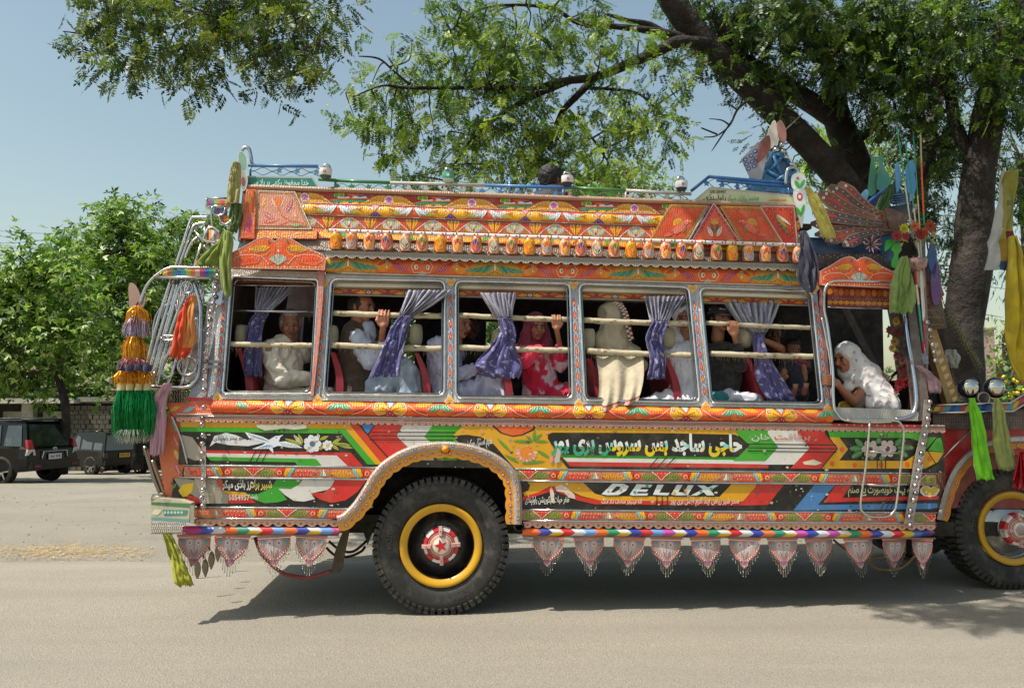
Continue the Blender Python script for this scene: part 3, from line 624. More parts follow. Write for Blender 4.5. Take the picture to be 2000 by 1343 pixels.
# belt and lower body
band('belt_moulding', 788, 816, 415, 1623, H('de5a20'), lambda a: rep(a, .74, m_belt, a.x0+.55), .045, EMBOSS, .0)
for i, (a, b) in enumerate([(817, 820), (822, 824.5)]): band('ribbed_trim', a, b, 345, 1845, H('b08c7c') if i else H('c8a898'), None, .006, EMBOSS, .008)
rail('trim_rail', 821, 345, 1840, .0035, H('c0b0a8'), CHROME, .012)
scallop('scalloped_trim', 825, 833, 345, 1845, H('cc9c8a'), H('b8402c'), .008, .05)
band('red_trim', 817, 822, 1624, 1800, H('b01c24'), lambda a: rep(a, .06, lambda a, x, n: (a.ell(x, a.h*.5, a.h*.3, a.h*.3, WHITE, n=6, l=1), a.ell(x, a.h*.5, a.h*.15, a.h*.15, RD, n=5, l=2))), 0, ENAMEL, .016)
for nm, t, b, pl, al, ar_, pr, ph in (('motif_rail', 917.5, 936.5, 360, 748, 1006, 1828, .0), ('motif_rail', 996, 1014, 379, 690, 1016, 1826, .25)):
    band(nm, t, b, pl, al, H('c97a55'), lambda a: rep(a, 1.0, m_rail, a.x0+.16+.33*(1-ph)+ph), .004, EMBOSS, .012)
    band(nm, t, b, ar_, pr, H('c97a55'), lambda a: rep(a, 1.0, m_rail, a.x0+.10+.2*ph*4*.3), .004, EMBOSS, .012)
for py, pl, al, ar_, pr in ((915, 360, 748, 1006, 1830), (938, 350, 735, 1012, 1830), (994.5, 379, 700, 1018, 1828), (1015.5, 379, 672, 1020, 1826)):
    rail('chrome_strip', py, pl, al, .0075, H('c4c8cc')); rail('chrome_strip', py, ar_, pr, .0075, H('c4c8cc'))
scallop('lower_trim', 1017, 1030, 379, 664, H('d0a08a'), H('b06a30'), .006, .075, dc=H('6a6a30')); scallop('lower_trim', 1017, 1030, 1020, 1826, H('d0a08a'), H('b06a30'), .006, .075, dc=H('6a6a30'))
# chevron rub rail
CV = ['b42a78', '2c44a8', 'c8c8cc', 'e2641f', '2a8a72', 'WY', 'd02830', '6a94cc', 'e2641f', '2c3c9c', 'WY', '6a94cc', 'b43a80']
CV2 = ['e2641f', '2c3c9c', 'WY', 'c42028', 'c8ccd0', '6a94cc', 'e2641f', '2a8a62', 'WY', '2c3c9c', 'c42028', '6a94cc', 'c04898', 'WY', '2c3c9c', 'e2641f', '2a8a62', 'WY', 'c42028', 'c8ccd0', '2c3c9c', 'e07030', '2a8a72', 'WY', 'c04898', '2c3c9c', 'c8c8cc', 'b44a98', 'WY', '2a8a62', 'e2641f', '2c3c9c', 'c8ccd0', 'c42028', 'e0b828', '4a74c0', '2c3c9c', '8a3878']
def chev(pl, pr, cols, end=False):
    z0, z1 = zr(1044.5), zr(1030.5); zc, r = (z0+z1)/2, (z1-z0)/2; x0, x1 = Bp(pl, 1030).x, Bp(pr, 1036).x; n = len(cols); g = G(); y0 = .012
    for i, c in enumerate(cols):
        a, b = x0+(x1-x0)*i/n, x0+(x1-x0)*(i+1)/n
        NV = 10
        def P(u, v, a=a, b=b, i=i):
            th = (v-.5)*PI*1.1; k = (1-abs(v-.5)*2)*.055; e = 0 if (i == 0 and u == 0) else k; e = 0 if (i == n-1 and u == 1) else e
            xx = a+(b-a)*u+e; bend = max(0, xx-(x1-.35))**2*.9 if end else 0
            return (xx, y0-r*math.cos(th)+bend, zc+r*math.sin(th))
        cc = (lambda u, v: H('c9c9c4') if v > .5 else H('e0b418')) if c == 'WY' else H(c)
        g.grid(3 if not end else 4, NV, P, cc)
    g.build('rub_rail', ENAMEL, BUS)
chev(358, 662, CV); chev(1020, 1836, CV2, True)
# ---------------------------------------------------------------- painted side panels (px-authored print)
def panel(name, pyt, pyb, pxl, pxr, fn, bg=BLACK, m=ENAMEL):
    z0, z1 = zr(pyb), zr(pyt); sl = lambda px: (pyt+pyb)/2+(px-1000)*(.016-((pyt+pyb)/2-800)/22000); x0, x1 = Bp(pxl, sl(pxl)).x, Bp(pxr, sl(pxr)).x
    g = G(); g.box((x0, 0, z0), (x1, .02, z1), bg)
    def pre(px, py): p = L(px, py, 0); return (max(x0, min(x1, p.x)), p.z)
    a = Art(g, lambda x, z, o: (x, -o, z), [z0+.001, z1-.001], dz=.0010, pre=pre); fn(a)
    for _ in range(int((x1-x0)*26)):
        cx, cz, r = random.uniform(x0, x1), random.uniform(z0, z1), random.choice((.003, .004, .005, .008, .013)); q = a.pre; a.pre = None
        a.poly([(cx+r*random.uniform(.5, 1.6)*math.cos(t), cz+r*random.uniform(.4, 1)*math.sin(t)) for t in (0, 1, 2, 3.1, 4.2, 5.2)], H(random.choice(['b0a48e', '8c8274', 'c4bcaa', '5a4c40'])), 16); a.pre = q
    return g.build(name, m, BUS)
Z1 = lambda P: [(270+x/3.95, 780+y/3.95) for x, y in P]
Z2 = lambda P: [(650+x/3.052, 800+y/3.052) for x, y in P]
Z3 = lambda P: [(1000+x/3.95, 780+y/3.95) for x, y in P]
Z4 = lambda P: [(1400+x/3.95, 780+y/3.95) for x, y in P]
def upper(a):
    R_, W_, G_, Y_, B_ = H('c8241c'), H('d2cec8'), H('3a9c22'), H('d89a10'), H('3a74b0')
    a.poly(Z1([(325, 150), (1640, 160), (1640, 205), (1880, 495), (1830, 500), (1600, 228), (325, 212)]), Y_, 1)
    a.poly(Z1([(325, 210), (1600, 226), (1832, 500), (1770, 500), (1570, 262), (325, 246)]), G_, 2)
    a.poly(Z1([(1640, 150), (1720, 150), (1720, 205), (1955, 480), (1940, 520), (1890, 520), (1880, 495), (1640, 205)]), H('c43a18'), 1)
    a.line(Z1([(1700, 190), (1975, 500)]), 2, BLACK, 5)
    a.poly(Z2([(165, 80), (250, 80), (208, 150)]), B_, 3); a.line(Z2([(250, 88), (208, 150)]), 2, BLACK, 4)
    a.poly(Z2([(252, 80), (430, 80), (420, 97), (380, 155), (480, 260), (470, 300), (340, 300), (213, 155)]), R_, 2)
    a.poly(Z2([(425, 80), (610, 80), (600, 100), (545, 158), (620, 225), (600, 300), (480, 300), (480, 255), (380, 155)]), W_, 3)
    a.poly(Z2([(605, 80), (790, 80), (712, 158), (800, 225), (790, 300), (620, 300), (620, 225), (545, 158)]), G_, 4)
    for y in (133, 155, 178): a.line(Z2([(232-(y-133)*.3, y), (730-(y-133)*.2, y+1)]), 1.9, BLACK, 6)
    # lower stripes left
    a.poly(Z1([(370, 290), (440, 330), (510, 390), (1640, 408), (1740, 520), (1620, 520), (1530, 430), (520, 412), (420, 360)]), R_, 2)
    a.poly(Z1([(520, 412), (1532, 430), (1625, 520), (1420, 520), (1370, 458), (530, 440)]), W_, 3)
    a.poly(Z1([(530, 440), (1372, 456), (1425, 520), (1240, 520), (1210, 482), (560, 470)]), G_, 4)
    for k in range(3): a.line(Z1([(910+k*46, 392), (865+k*46, 475)]), 1.8, BLACK, 6); a.line(Z1([(1050+k*38, 225), (1050+k*38, 250)]), 2, BLACK, 6)
    # bare metal patches
    a.poly(Z1([(330, 270), (420, 290), (500, 400), (520, 460), (440, 470), (370, 440), (340, 360)]), H('a49a8c'), 7)
    a.poly(Z1([(910, 190), (1300, 190), (1300, 222), (1200, 232), (1120, 222), (1050, 232), (980, 238), (920, 215)]), H('c4bcaa'), 7)
    # ribbon, dove, flowers
    W2 = H('cfd2d4')
    a.poly(Z1([(553, 362), (590, 280), (680, 255), (760, 275), (840, 310), (960, 300), (985, 330), (850, 358), (700, 350), (600, 330)]), W2, 7)
    a.text('ایم منظور پینٹر راولپنڈی', *Z1([(585, 322)])[0], *Z1([(900, 275)])[0], BLACK, .02, 8, slope=-3)
    a.poly(Z1([(825, 250), (900, 268), (960, 285), (1010, 310), (1060, 280), (1090, 278), (1122, 270), (1098, 290), (1085, 325), (1140, 320), (1230, 350), (1270, 372), (1180, 370), (1080, 355), (1040, 370), (1045, 415), (1010, 378), (880, 380), (960, 350), (985, 332), (930, 318), (860, 300)]), H('dfe4ea'), 8)
    for k in range(5): a.line(Z1([(850+k*26, 265+k*8), (930+k*20, 300+k*6)]), 1, H('93a4b8'), 9); a.line(Z1([(1100+k*26, 330+k*5), (1130+k*26, 355+k*3)]), 1, H('93a4b8'), 9); a.line(Z1([(930+k*26, 372), (1000+k*8, 350)]), 1.2, H('7a9cc8'), 9)
    a.ell(*Z1([(1066, 292)])[0], 1.2, 1.2, BLACK, n=6, l=9)
    for x0, y0, x1, y1 in ((1270, 350, 1130, 300), (1270, 340, 1235, 262), (1260, 345, 1200, 270), (1395, 300, 1385, 262), (1400, 310, 1470, 280), (1400, 390, 1430, 345), (1495, 340, 1570, 295), (1490, 345, 1550, 390), (1540, 345, 1660, 375), (1510, 340, 1640, 350)):
        a.leaf(*Z1([(x0, y0)])[0], *Z1([(x1, y1)])[0], 3.2, H('b8b43a') if x0 % 3 else H('dcdcc8'), H('4a7a3a'), l=7)
    for cx, cy, r in ((1345, 340, 17), (1462, 352, 10)): a.flower(*Z1([(cx, cy)])[0], r, H('d8dade'), H('d8b030') if r < 12 else H('5a6878'), 7, 9, .5)
    # fender text and flower field
    Yd = H('d49c10')
    a.poly(Z2([(715, 155), (790, 80), (1450, 80), (1450, 380), (1080, 380), (1080, 345), (980, 228), (900, 168), (820, 150)]), Yd, 5)
    a.poly(Z2([(722, 165), (760, 150), (800, 148), (880, 160), (960, 205), (1080, 345), (1060, 380), (700, 380), (780, 220)]), BLACK, 6)
    a.text('ندیم اسٹیل ورکرز', *Z2([(800, 232)])[0], *Z2([(950, 168)])[0], H('d8dcd8'), .02, 7, slope=-6)
    a.poly(Z2([(930, 80), (1220, 80), (1200, 120), (1130, 152), (1070, 160), (1000, 140)]), BLACK, 6); a.poly(Z2([(945, 80), (1210, 80), (1190, 114), (1125, 146), (1070, 153), (1010, 136)]), H('dc5c1c'), 7)
    cx, cy = Z2([(1155, 255)])[0]
    for k in range(10): t = PI*(.0+k/9*1.1); a.ell(cx+16*math.cos(t), cy+14*math.sin(t), 5.5, 3, H('e09a8a') if k % 2 else H('e8b8a8'), rot=t, n=7, l=7)
    a.ell(cx, cy, 14, 13, H('e08020'), n=16, l=8); a.dots([(cx+13.5*math.cos(t*.4), cy+12.5*math.sin(t*.4)) for t in range(16)], .9, WHITE, 9)
    for x0, y0, x1, y1 in ((1195, 190, 1070, 185), (1195, 185, 1285, 190), (1195, 185, 1205, 115), (1190, 190, 1150, 150), (1190, 185, 1250, 140), (1110, 315, 1020, 265), (1120, 320, 1270, 305), (1060, 250, 980, 170), (1215, 240, 1300, 290)): a.leaf(*Z2([(x0, y0)])[0], *Z2([(x1, y1)])[0], 3, H('4c8a2a'), H('9ab83a'), l=7)
    for q in ((890, 130), (1275, 135), (1160, 150), (1310, 300)): a.ell(*Z2([q])[0], 4, 2.5, H('e0907a'), n=7, l=8, rot=.6)
    # the big name on black
    a.poly(Z3([(430, 150), (1720, 150), (1745, 270), (1750, 440), (1900, 540), (380, 540), (430, 530)]), Yd, 6)
    a.poly(Z3([(370, 410), (1500, 430), (1740, 440), (1960, 470), (1975, 500), (420, 485)]), G_, 7)
    a.poly(Z3([(390, 448), (1975, 468), (1975, 500), (430, 482)]), W_, 8); a.poly(Z3([(415, 478), (1975, 498), (1975, 527), (445, 512)]), H('c02c28'), 9)
    a.poly(Z3([(415, 478), (445, 514), (1975, 527), (1975, 560), (440, 540), (370, 455), (382, 440)]), BLACK, 10)
    a.poly(Z3([(275, 300), (278, 268), (310, 254), (1200, 258), (1720, 270), (1828, 350), (1740, 440), (1500, 440), (380, 422), (330, 385)]), BLACK, 11)
    cg = lambda x, y: (H('d8bc1c') if int(x*6.3) in (5, 3, 2) else H('2f9a74') if int(x*6.3) in (0, 1) else H('d0d8d0')) if y < .42 else (H('7cc4bc') if int(x*40) % 4 == 0 else H('dce0da'))
    a.text('حاجی ساجد بس سروس ہری پور', *Z3([(300, 440)])[0], *Z3([(1770, 258)])[0], WHITE, .048, 12, c2=cg, slope=3)
    for k in range(3): a.line(Z3([(1125+k*66, 445), (1060+k*62, 518)]), 1.9, BLACK, 12)
    a.poly(Z3([(350, 370), (375, 400), (365, 480), (330, 490), (325, 460)]), H('b8b4a8'), 13); a.ell(*Z3([(300, 460)])[0], 4, 7, H('d89080'), n=7, l=12)
    # right: chevrons green white red
    a.poly(Z4([(150, 180), (400, 180), (390, 262), (470, 368), (375, 470), (120, 470), (150, 440), (250, 352), (150, 262)]), G_, 10)
    a.poly(Z4([(390, 180), (640, 180), (620, 265), (712, 372), (590, 500), (340, 500), (375, 470), (470, 368), (390, 262)]), W_, 11)
    a.poly(Z4([(620, 180), (830, 180), (830, 262), (925, 375), (790, 532), (560, 530), (590, 500), (712, 372), (620, 265)]), H('c0281e'), 12)
    for k, y in enumerate((345, 374, 400)): a.line(Z4([(232, y-4), (915, y+4)]), 1.9, BLACK, 13)
    a.text('برفاقت خان', *Z4([(262, 322)])[0], *Z4([(715, 262)])[0], H('c06a3c'), .02, 14, c2=lambda x, y: H('b8d0b0') if x < .3 else H('c4742c') if x < .62 else H('c89a9a'))
    a.poly(Z4([(655, 480), (740, 460), (805, 488), (760, 505), (670, 500)]), H('cfc4ac'), 14)
    a.poly(Z4([(865, 290), (940, 290), (1008, 382), (940, 468), (1450, 472), (1560, 400), (1620, 398), (1745, 408), (1700, 480), (1600, 530), (790, 532), (925, 375)]), Yd, 10)
    a.poly(Z4([(830, 180), (1780, 180), (1780, 560), (1600, 555), (1690, 500), (1745, 408), (1750, 300), (1560, 290), (870, 292), (835, 262)]), BLACK, 6)
    a.poly(Z4([(830, 180), (1560, 180), (1560, 320), (1480, 296), (870, 290)]), G_, 9); a.poly(Z4([(1690, 300), (1725, 290), (1750, 405), (1622, 392)]), G_, 9); a.poly(Z4([(1620, 290), (1690, 290), (1612, 380)]), G_, 9)
    a.line(Z4([(795, 535), (925, 376), (830, 258)]), 2, BLACK, 13)
    for k in range(3): a.line(Z4([(1232+k*32, 470), (1232+k*32, 530)]), 1.8, BLACK, 12); a.line(Z4([(1255+k*26, 262), (1255+k*26, 290)]), 1.6, BLACK, 12)
    for x, y in ((960, 383), (885, 492), (1058, 505), (1262, 500), (1463, 497), (1637, 455)): a.ell(*Z4([(x, y)])[0], 4.5, 5, H('d8580e'), n=10, l=12)
    a.line(Z4([(1620, 395), (1680, 490)]), 1.6, BLACK, 12)
    for x0, y0, x1, y1 in ((1130, 370, 1060, 300), (1120, 380, 1015, 375), (1130, 390, 1030, 450), (1240, 340, 1250, 295), (1200, 430, 1180, 460), (1370, 360, 1420, 300), (1380, 370, 1520, 370), (1390, 390, 1470, 440), (1290, 430, 1250, 465)): a.leaf(*Z4([(x0, y0)])[0], *Z4([(x1, y1)])[0], 6, H('3a7a34'), H('8ab088'), l=8)
    for x, y in ((1180, 380), (1310, 378)): a.flower(*Z4([(x, y)])[0], 17, H('c8b4b0'), H('6a3a44'), 6, 10, .5); a.ell(*Z4([(x, y)])[0], 8, 8, H('dcc8c4'), n=9, l=12); a.ell(*Z4([(x, y)])[0], 4, 4, H('6a3a44'), n=8, l=13)
panel('upper_side_panel', 832, 914, 350, 1842, upper)
def lower_l(a):
    R_, W_, G_, Y_ = H('c8241c'), H('cfcbc6'), H('2f9622'), H('d89a10')
    a.poly(Z1([(270, 600), (330, 600), (430, 620), (640, 600), (650, 700), (700, 740), (690, 800), (460, 800), (430, 740), (330, 690)]), H('9a9080'), 3)
    a.poly(Z1([(430, 600), (530, 600), (560, 660), (600, 640), (580, 800), (500, 800), (470, 700)]), H('b4aa98'), 4)
    a.poly(Z1([(312, 700), (345, 655), (430, 640), (420, 700), (380, 745), (345, 750)]), H('e0b818'), 5); a.poly(Z1([(370, 780), (385, 730), (470, 760), (480, 800), (380, 800)]), R_, 5)
    a.leaf(*Z1([(260, 690)])[0], *Z1([(300, 640)])[0], 3, H('5a7a40'), l=5)
    a.poly(Z1([(600, 610), (650, 620), (660, 690), (640, 700), (610, 650)]), H('b04a34'), 5)
    a.poly(Z1([(650, 700), (830, 716), (880, 770), (860, 742), (700, 735)]), Y_, 2); a.poly(Z1([(690, 735), (850, 742), (910, 795), (690, 800)]), R_, 2)
    a.poly(Z1([(1085, 590), (1290, 590), (1210, 682), (1085, 686), (1150, 770), (1080, 790), (980, 797), (900, 772), (840, 725), (920, 728), (990, 700), (1040, 660)]), G_, 6)
    a.poly(Z1([(1290, 590), (1530, 590), (1530, 618), (1470, 692), (1335, 722), (1365, 765), (1280, 785), (1200, 778), (1130, 732), (1083, 685), (1180, 688), (1240, 655)]), W_, 7)
    a.poly(Z1([(1530, 590), (1780, 590), (1760, 622), (1690, 712), (1600, 775), (1490, 795), (1400, 767), (1328, 720), (1430, 717), (1490, 672)]), R_, 8)
    a.text('شبیر برادرز باڈی میکر', *Z1([(650, 700)])[0], *Z1([(1035, 612)])[0], H('cfd0b8'), .036, 8, c2=lambda x, y: H('cfc060') if x > .6 and y < .6 else H('d4d4c8'))
    a.text('5054957', *Z1([(700, 775)])[0], *Z1([(862, 732)])[0], H('d8c8c0'), .02, 8); a.text('رابطہ', *Z1([(865, 772)])[0], *Z1([(925, 728)])[0], H('d8d8d0'), .02, 8)
    a.line(Z1([(1700, 770), (1722, 740)]), 1, WHITE, 6)
panel('lower_side_panel', 940, 993, 336, 728, lower_l)
def lower_r(a):
    R_, Y_ = H('c4261e'), H('d49a12')
    a.poly(Z3([(90, 600), (550, 600), (550, 640), (640, 725), (720, 744), (1600, 748), (1685, 660), (1700, 600), (1900, 600), (1880, 670), (1780, 785), (700, 780), (540, 745), (420, 690), (300, 668), (200, 715), (100, 750), (85, 718), (125, 700), (140, 660)]), Y_, 2)
    a.poly(Z3([(80, 750), (200, 715), (290, 668), (330, 665), (430, 705), (540, 752), (700, 778), (1780, 783), (1885, 665), (1900, 600), (2140, 600), (1975, 810), (1800, 815), (640, 806), (500, 775), (420, 740), (320, 700), (180, 745), (80, 780)]), R_, 3)
    a.poly(Z3([(330, 670), (380, 652), (430, 680), (480, 730), (490, 765), (440, 755), (400, 715), (345, 705)]), H('cdbcaa'), 5); a.poly(Z3([(290, 690), (305, 672), (325, 720), (325, 800), (300, 790)]), H('d8c0a8'), 5)
    a.text('ظفر حیات ڈیکوریشن راولپنڈی', *Z3([(100, 812)])[0], *Z3([(440, 735)])[0], H('d8d8d0'), .016, 6, slope=-1)
    a.text('اڈہ مینیجر منصف داد منگ', *Z3([(690, 810)])[0], *Z3([(1000, 755)])[0], H('dcd4cc'), .014, 6)
    a.text('صدر شیر ریاض اینڈ اکرم اجمل ہری پور', *Z3([(1220, 822)])[0], *Z3([(1750, 748)])[0], H('dcd4cc'), .014, 6)
    # DELUX, slanted outlined capitals
    def letter(P, holes=()):
        a.poly(Z3(P), H('d4d8d8'), 7)
    L_ = [([(688, 728), (775, 645), (860, 648), (900, 668), (880, 700), (820, 734), (735, 736)], [(760, 712), (805, 668), (835, 670), (828, 690), (785, 714)]),
          ([(905, 733), (960, 650), (1082, 655), (1066, 676), (1000, 674), (985, 690), (1050, 692), (1036, 710), (972, 708), (960, 722), (1050, 722), (1040, 738), (930, 738)], None),
          ([(1085, 732), (1120, 654), (1170, 655), (1135, 716), (1215, 718), (1200, 737)], None),
          ([(1225, 730), (1270, 656), (1315, 657), (1280, 712), (1325, 716), (1355, 658), (1400, 658), (1355, 735), (1260, 738)], None),
          ([(1375, 738), (1470, 690), (1425, 660), (1480, 660), (1510, 676), (1550, 658), (1592, 660), (1530, 696), (1560, 737), (1500, 737), (1478, 712), (1425, 738)], None)]
    for P, h_ in L_:
        a.poly(Z3(P), H('d4d8d8'), 7)
        if h_: a.poly(Z3(h_), BLACK, 8)
    for x, y, c in ((745, 710, 'd8b820'), (840, 700, 'd8b820'), (945, 712, '2f9a74'), (1040, 664, '2f9a74'), (1250, 718, 'd8b820'), (1335, 700, 'd8a018'), (1455, 705, '2f9a8a'), (1535, 690, '2f9a74')):
        a.star(*Z3([(x, y)])[0], 4.4, H(c), random.random()*6, 8, .45, l=9 if (x, y) not in ((840, 700), (745, 710)) else 7)
    for k in range(3): a.line(Z3([(1118+k*40, 745), (1112+k*42, 830)]), 1.8, BLACK, 6)
    a.poly(Z4([(780, 620), (930, 620), (905, 664), (780, 810), (1700, 798), (1700, 830), (1650, 842), (600, 852), (590, 850)]), H('3f78b0'), 4)
    a.poly(Z4([(940, 620), (1050, 620), (1038, 660), (965, 756), (1710, 740), (1705, 768), (820, 792)]), H('c4261e'), 4)
    a.text('یہ بہت خوبصورت ہے صنم', *Z4([(1010, 750)])[0], *Z4([(1500, 672)])[0], H('cfcba0'), .018, 6)
    a.poly(Z4([(1565, 690), (1590, 665), (1625, 662), (1650, 680), (1680, 655), (1715, 665), (1715, 700), (1690, 740), (1640, 750), (1590, 740), (1565, 715)]), H('d8d0b0'), 5); a.poly(Z4([(1575, 692), (1595, 672), (1625, 672), (1650, 690), (1680, 665), (1705, 675), (1700, 705), (1670, 735), (1610, 735)]), H('c8a428'), 6)
    for k in range(3): a.line(Z4([(1310+k*36, 760), (1265+k*36, 842)]), 1.8, H('1a2a40'), 6)
    for x, y in ((662, 705), (730, 745), (1030, 820), (1168, 820)): a.ell(*Z4([(x, y)])[0], 1.6, 1.6, H('c8c0b0') if x < 800 else BLACK, n=6, l=6)
panel('lower_side_panel', 940, 993, 1013, 1835, lower_r)
# ---------------------------------------------------------------- rear fender arch
def resamp(P, n):
    P = [V((*p, 0)) for p in P]; d = [0]
    for a, b in zip(P, P[1:]): d.append(d[-1]+(b-a).length)
    out = []; j = 0
    for i in range(n+1):
        s = d[-1]*i/n
        while j < len(d)-2 and d[j+1] < s: j += 1
        out.append(P[j].lerp(P[j+1], (s-d[j])/(d[j+1]-d[j])))
    return out
FP = Z2([(25, 652), (62, 642), (110, 600), (150, 555), (205, 468), (250, 392), (310, 328), (390, 275), (470, 240), (560, 220), (655, 212), (750, 218), (850, 238), (940, 272), (1015, 320), (1070, 380), (1098, 450), (1105, 560), (1104, 682)])
FPs = resamp([(p.x, p.y) for p in smoothpath([V((*q, 0)) for q in FP], 5)], 140)
def fnorm(i):
    a, b = FPs[max(i-1, 0)], FPs[min(i+1, len(FPs)-1)]; t = (b-a).normalized(); return V((-t.y, t.x, 0))     # inward (down)
g = G(); N = len(FPs)-1
prf = [(-8, -.00), (-7, .035), (-3, .058), (3, .058), (7.5, .045), (9, .03)]
rows = [[Bp(*(FPs[i]+fnorm(i)*d).xy, o) for d, o in prf] for i in range(N+1)]
for i in range(N):
    for k in range(len(prf)-1):
        c = H('b4aaa2') if k != 2 else H('b89484'); g.face([rows[i][k], rows[i+1][k], rows[i+1][k+1], rows[i][k+1]], c, False)
for i in range(2, N, 5):                                    # stamped, painted scrolls
    for d, c, rx in ((0, ('c86a58', 'd09430', 'b8b4b4', '4a6aa0')[(i//5) % 4], 2.6),):
        q = FPs[i]; t = math.atan2((FPs[i+1]-FPs[i]).y, (FPs[i+1]-FPs[i]).x)
        ar = Art(g, lambda u, v, o: Bp(u, v, .0585+o)); ar.ell(q.x, q.y, 4.6, 2.2, H(c), rot=t, n=8, l=1); ar.ell(q.x, q.y, 2.2, 1.0, WHITE, rot=t, n=6, l=2)
g.build('rear_fender', TIN, BUS)
g = G()
for i in range(N):
    def e(i, s): 
        dd = 22+3.2*abs(math.sin(PI*i*21/N))**.8; return Bp(*(FPs[i]+fnorm(i)*dd).xy, .03)
    a_, b_ = Bp(*(FPs[i]+fnorm(i)*8.5).xy, .034), Bp(*(FPs[i+1]+fnorm(i+1)*8.5).xy, .034); c_, d_ = e(i+1, 0), e(i, 0)
    g.face([a_, b_, c_, d_], H('d8941c')); g.face([d_, c_, c_+V((0, .03, 0)), d_+V((0, .03, 0))], H('a86a18'))
ar = Art(g, lambda u, v, o: Bp(u, v, .0345+o))
nf = 21
for k in range(nf):
    i = int((k+.5)*N/nf); q = FPs[i]+fnorm(i)*15.5; ar.star(q.x, q.y, 4.2, H('b02820'), k, 6, .72, l=1); ar.ell(q.x, q.y, 2.2, 2.2, H('e4d8d0'), n=8, l=2); ar.ell(q.x, q.y, 1, 1, H('b02820'), n=6, l=3)
    i = min(N-1, int((k+1)*N/nf)); q = FPs[i]+fnorm(i)*14.5; t = math.atan2((FPs[i+1]-FPs[i]).y, (FPs[i+1]-FPs[i]).x)
    ar.poly([(q.x+math.cos(t)*5, q.y+math.sin(t)*5), (q.x-math.sin(t)*2.3, q.y+math.cos(t)*2.3), (q.x-math.cos(t)*5, q.y-math.sin(t)*5), (q.x+math.sin(t)*2.3, q.y-math.cos(t)*2.3)], H('b0708a'), 1); ar.ell(q.x, q.y, 1.6, .9, H('5a5088'), rot=t, n=6, l=2)
g.build('fender_valance', ENAMEL, BUS)
g = G(); fl = [Bp(*(p+fnorm(i)*4).xy, -.01) for i, p in enumerate(FPs)]
for a_, b_ in zip(fl[::4], fl[4::4]): g.face([a_, b_, b_+V((0, .55, 0)), a_+V((0, .55, 0))], H('1c1917'))
g.face([p+V((0, .55, 0)) for p in fl[::4]], H('1c1917')); g.build('wheel_well', DARK, BUS)
# amber marker lamp
q = Bp(870, 877, .04); g = G(); g.lathe([(0, -.03), (.036, -.03), (.038, -.01), (.030, .006), (.030, .012)], q, (0, -1, 0), H('c8c8c8'), 16); lm = g.build('marker_lamp', CHROME, BUS)
g = G(); g.lathe([(.028, 0), (.027, .02), (.018, .035), (0.001, .04)], q+V((0, -.01, 0)), (0, -1, .15), H('e08a10'), 14); g.build('amber_lens', PLASTIC, lm)
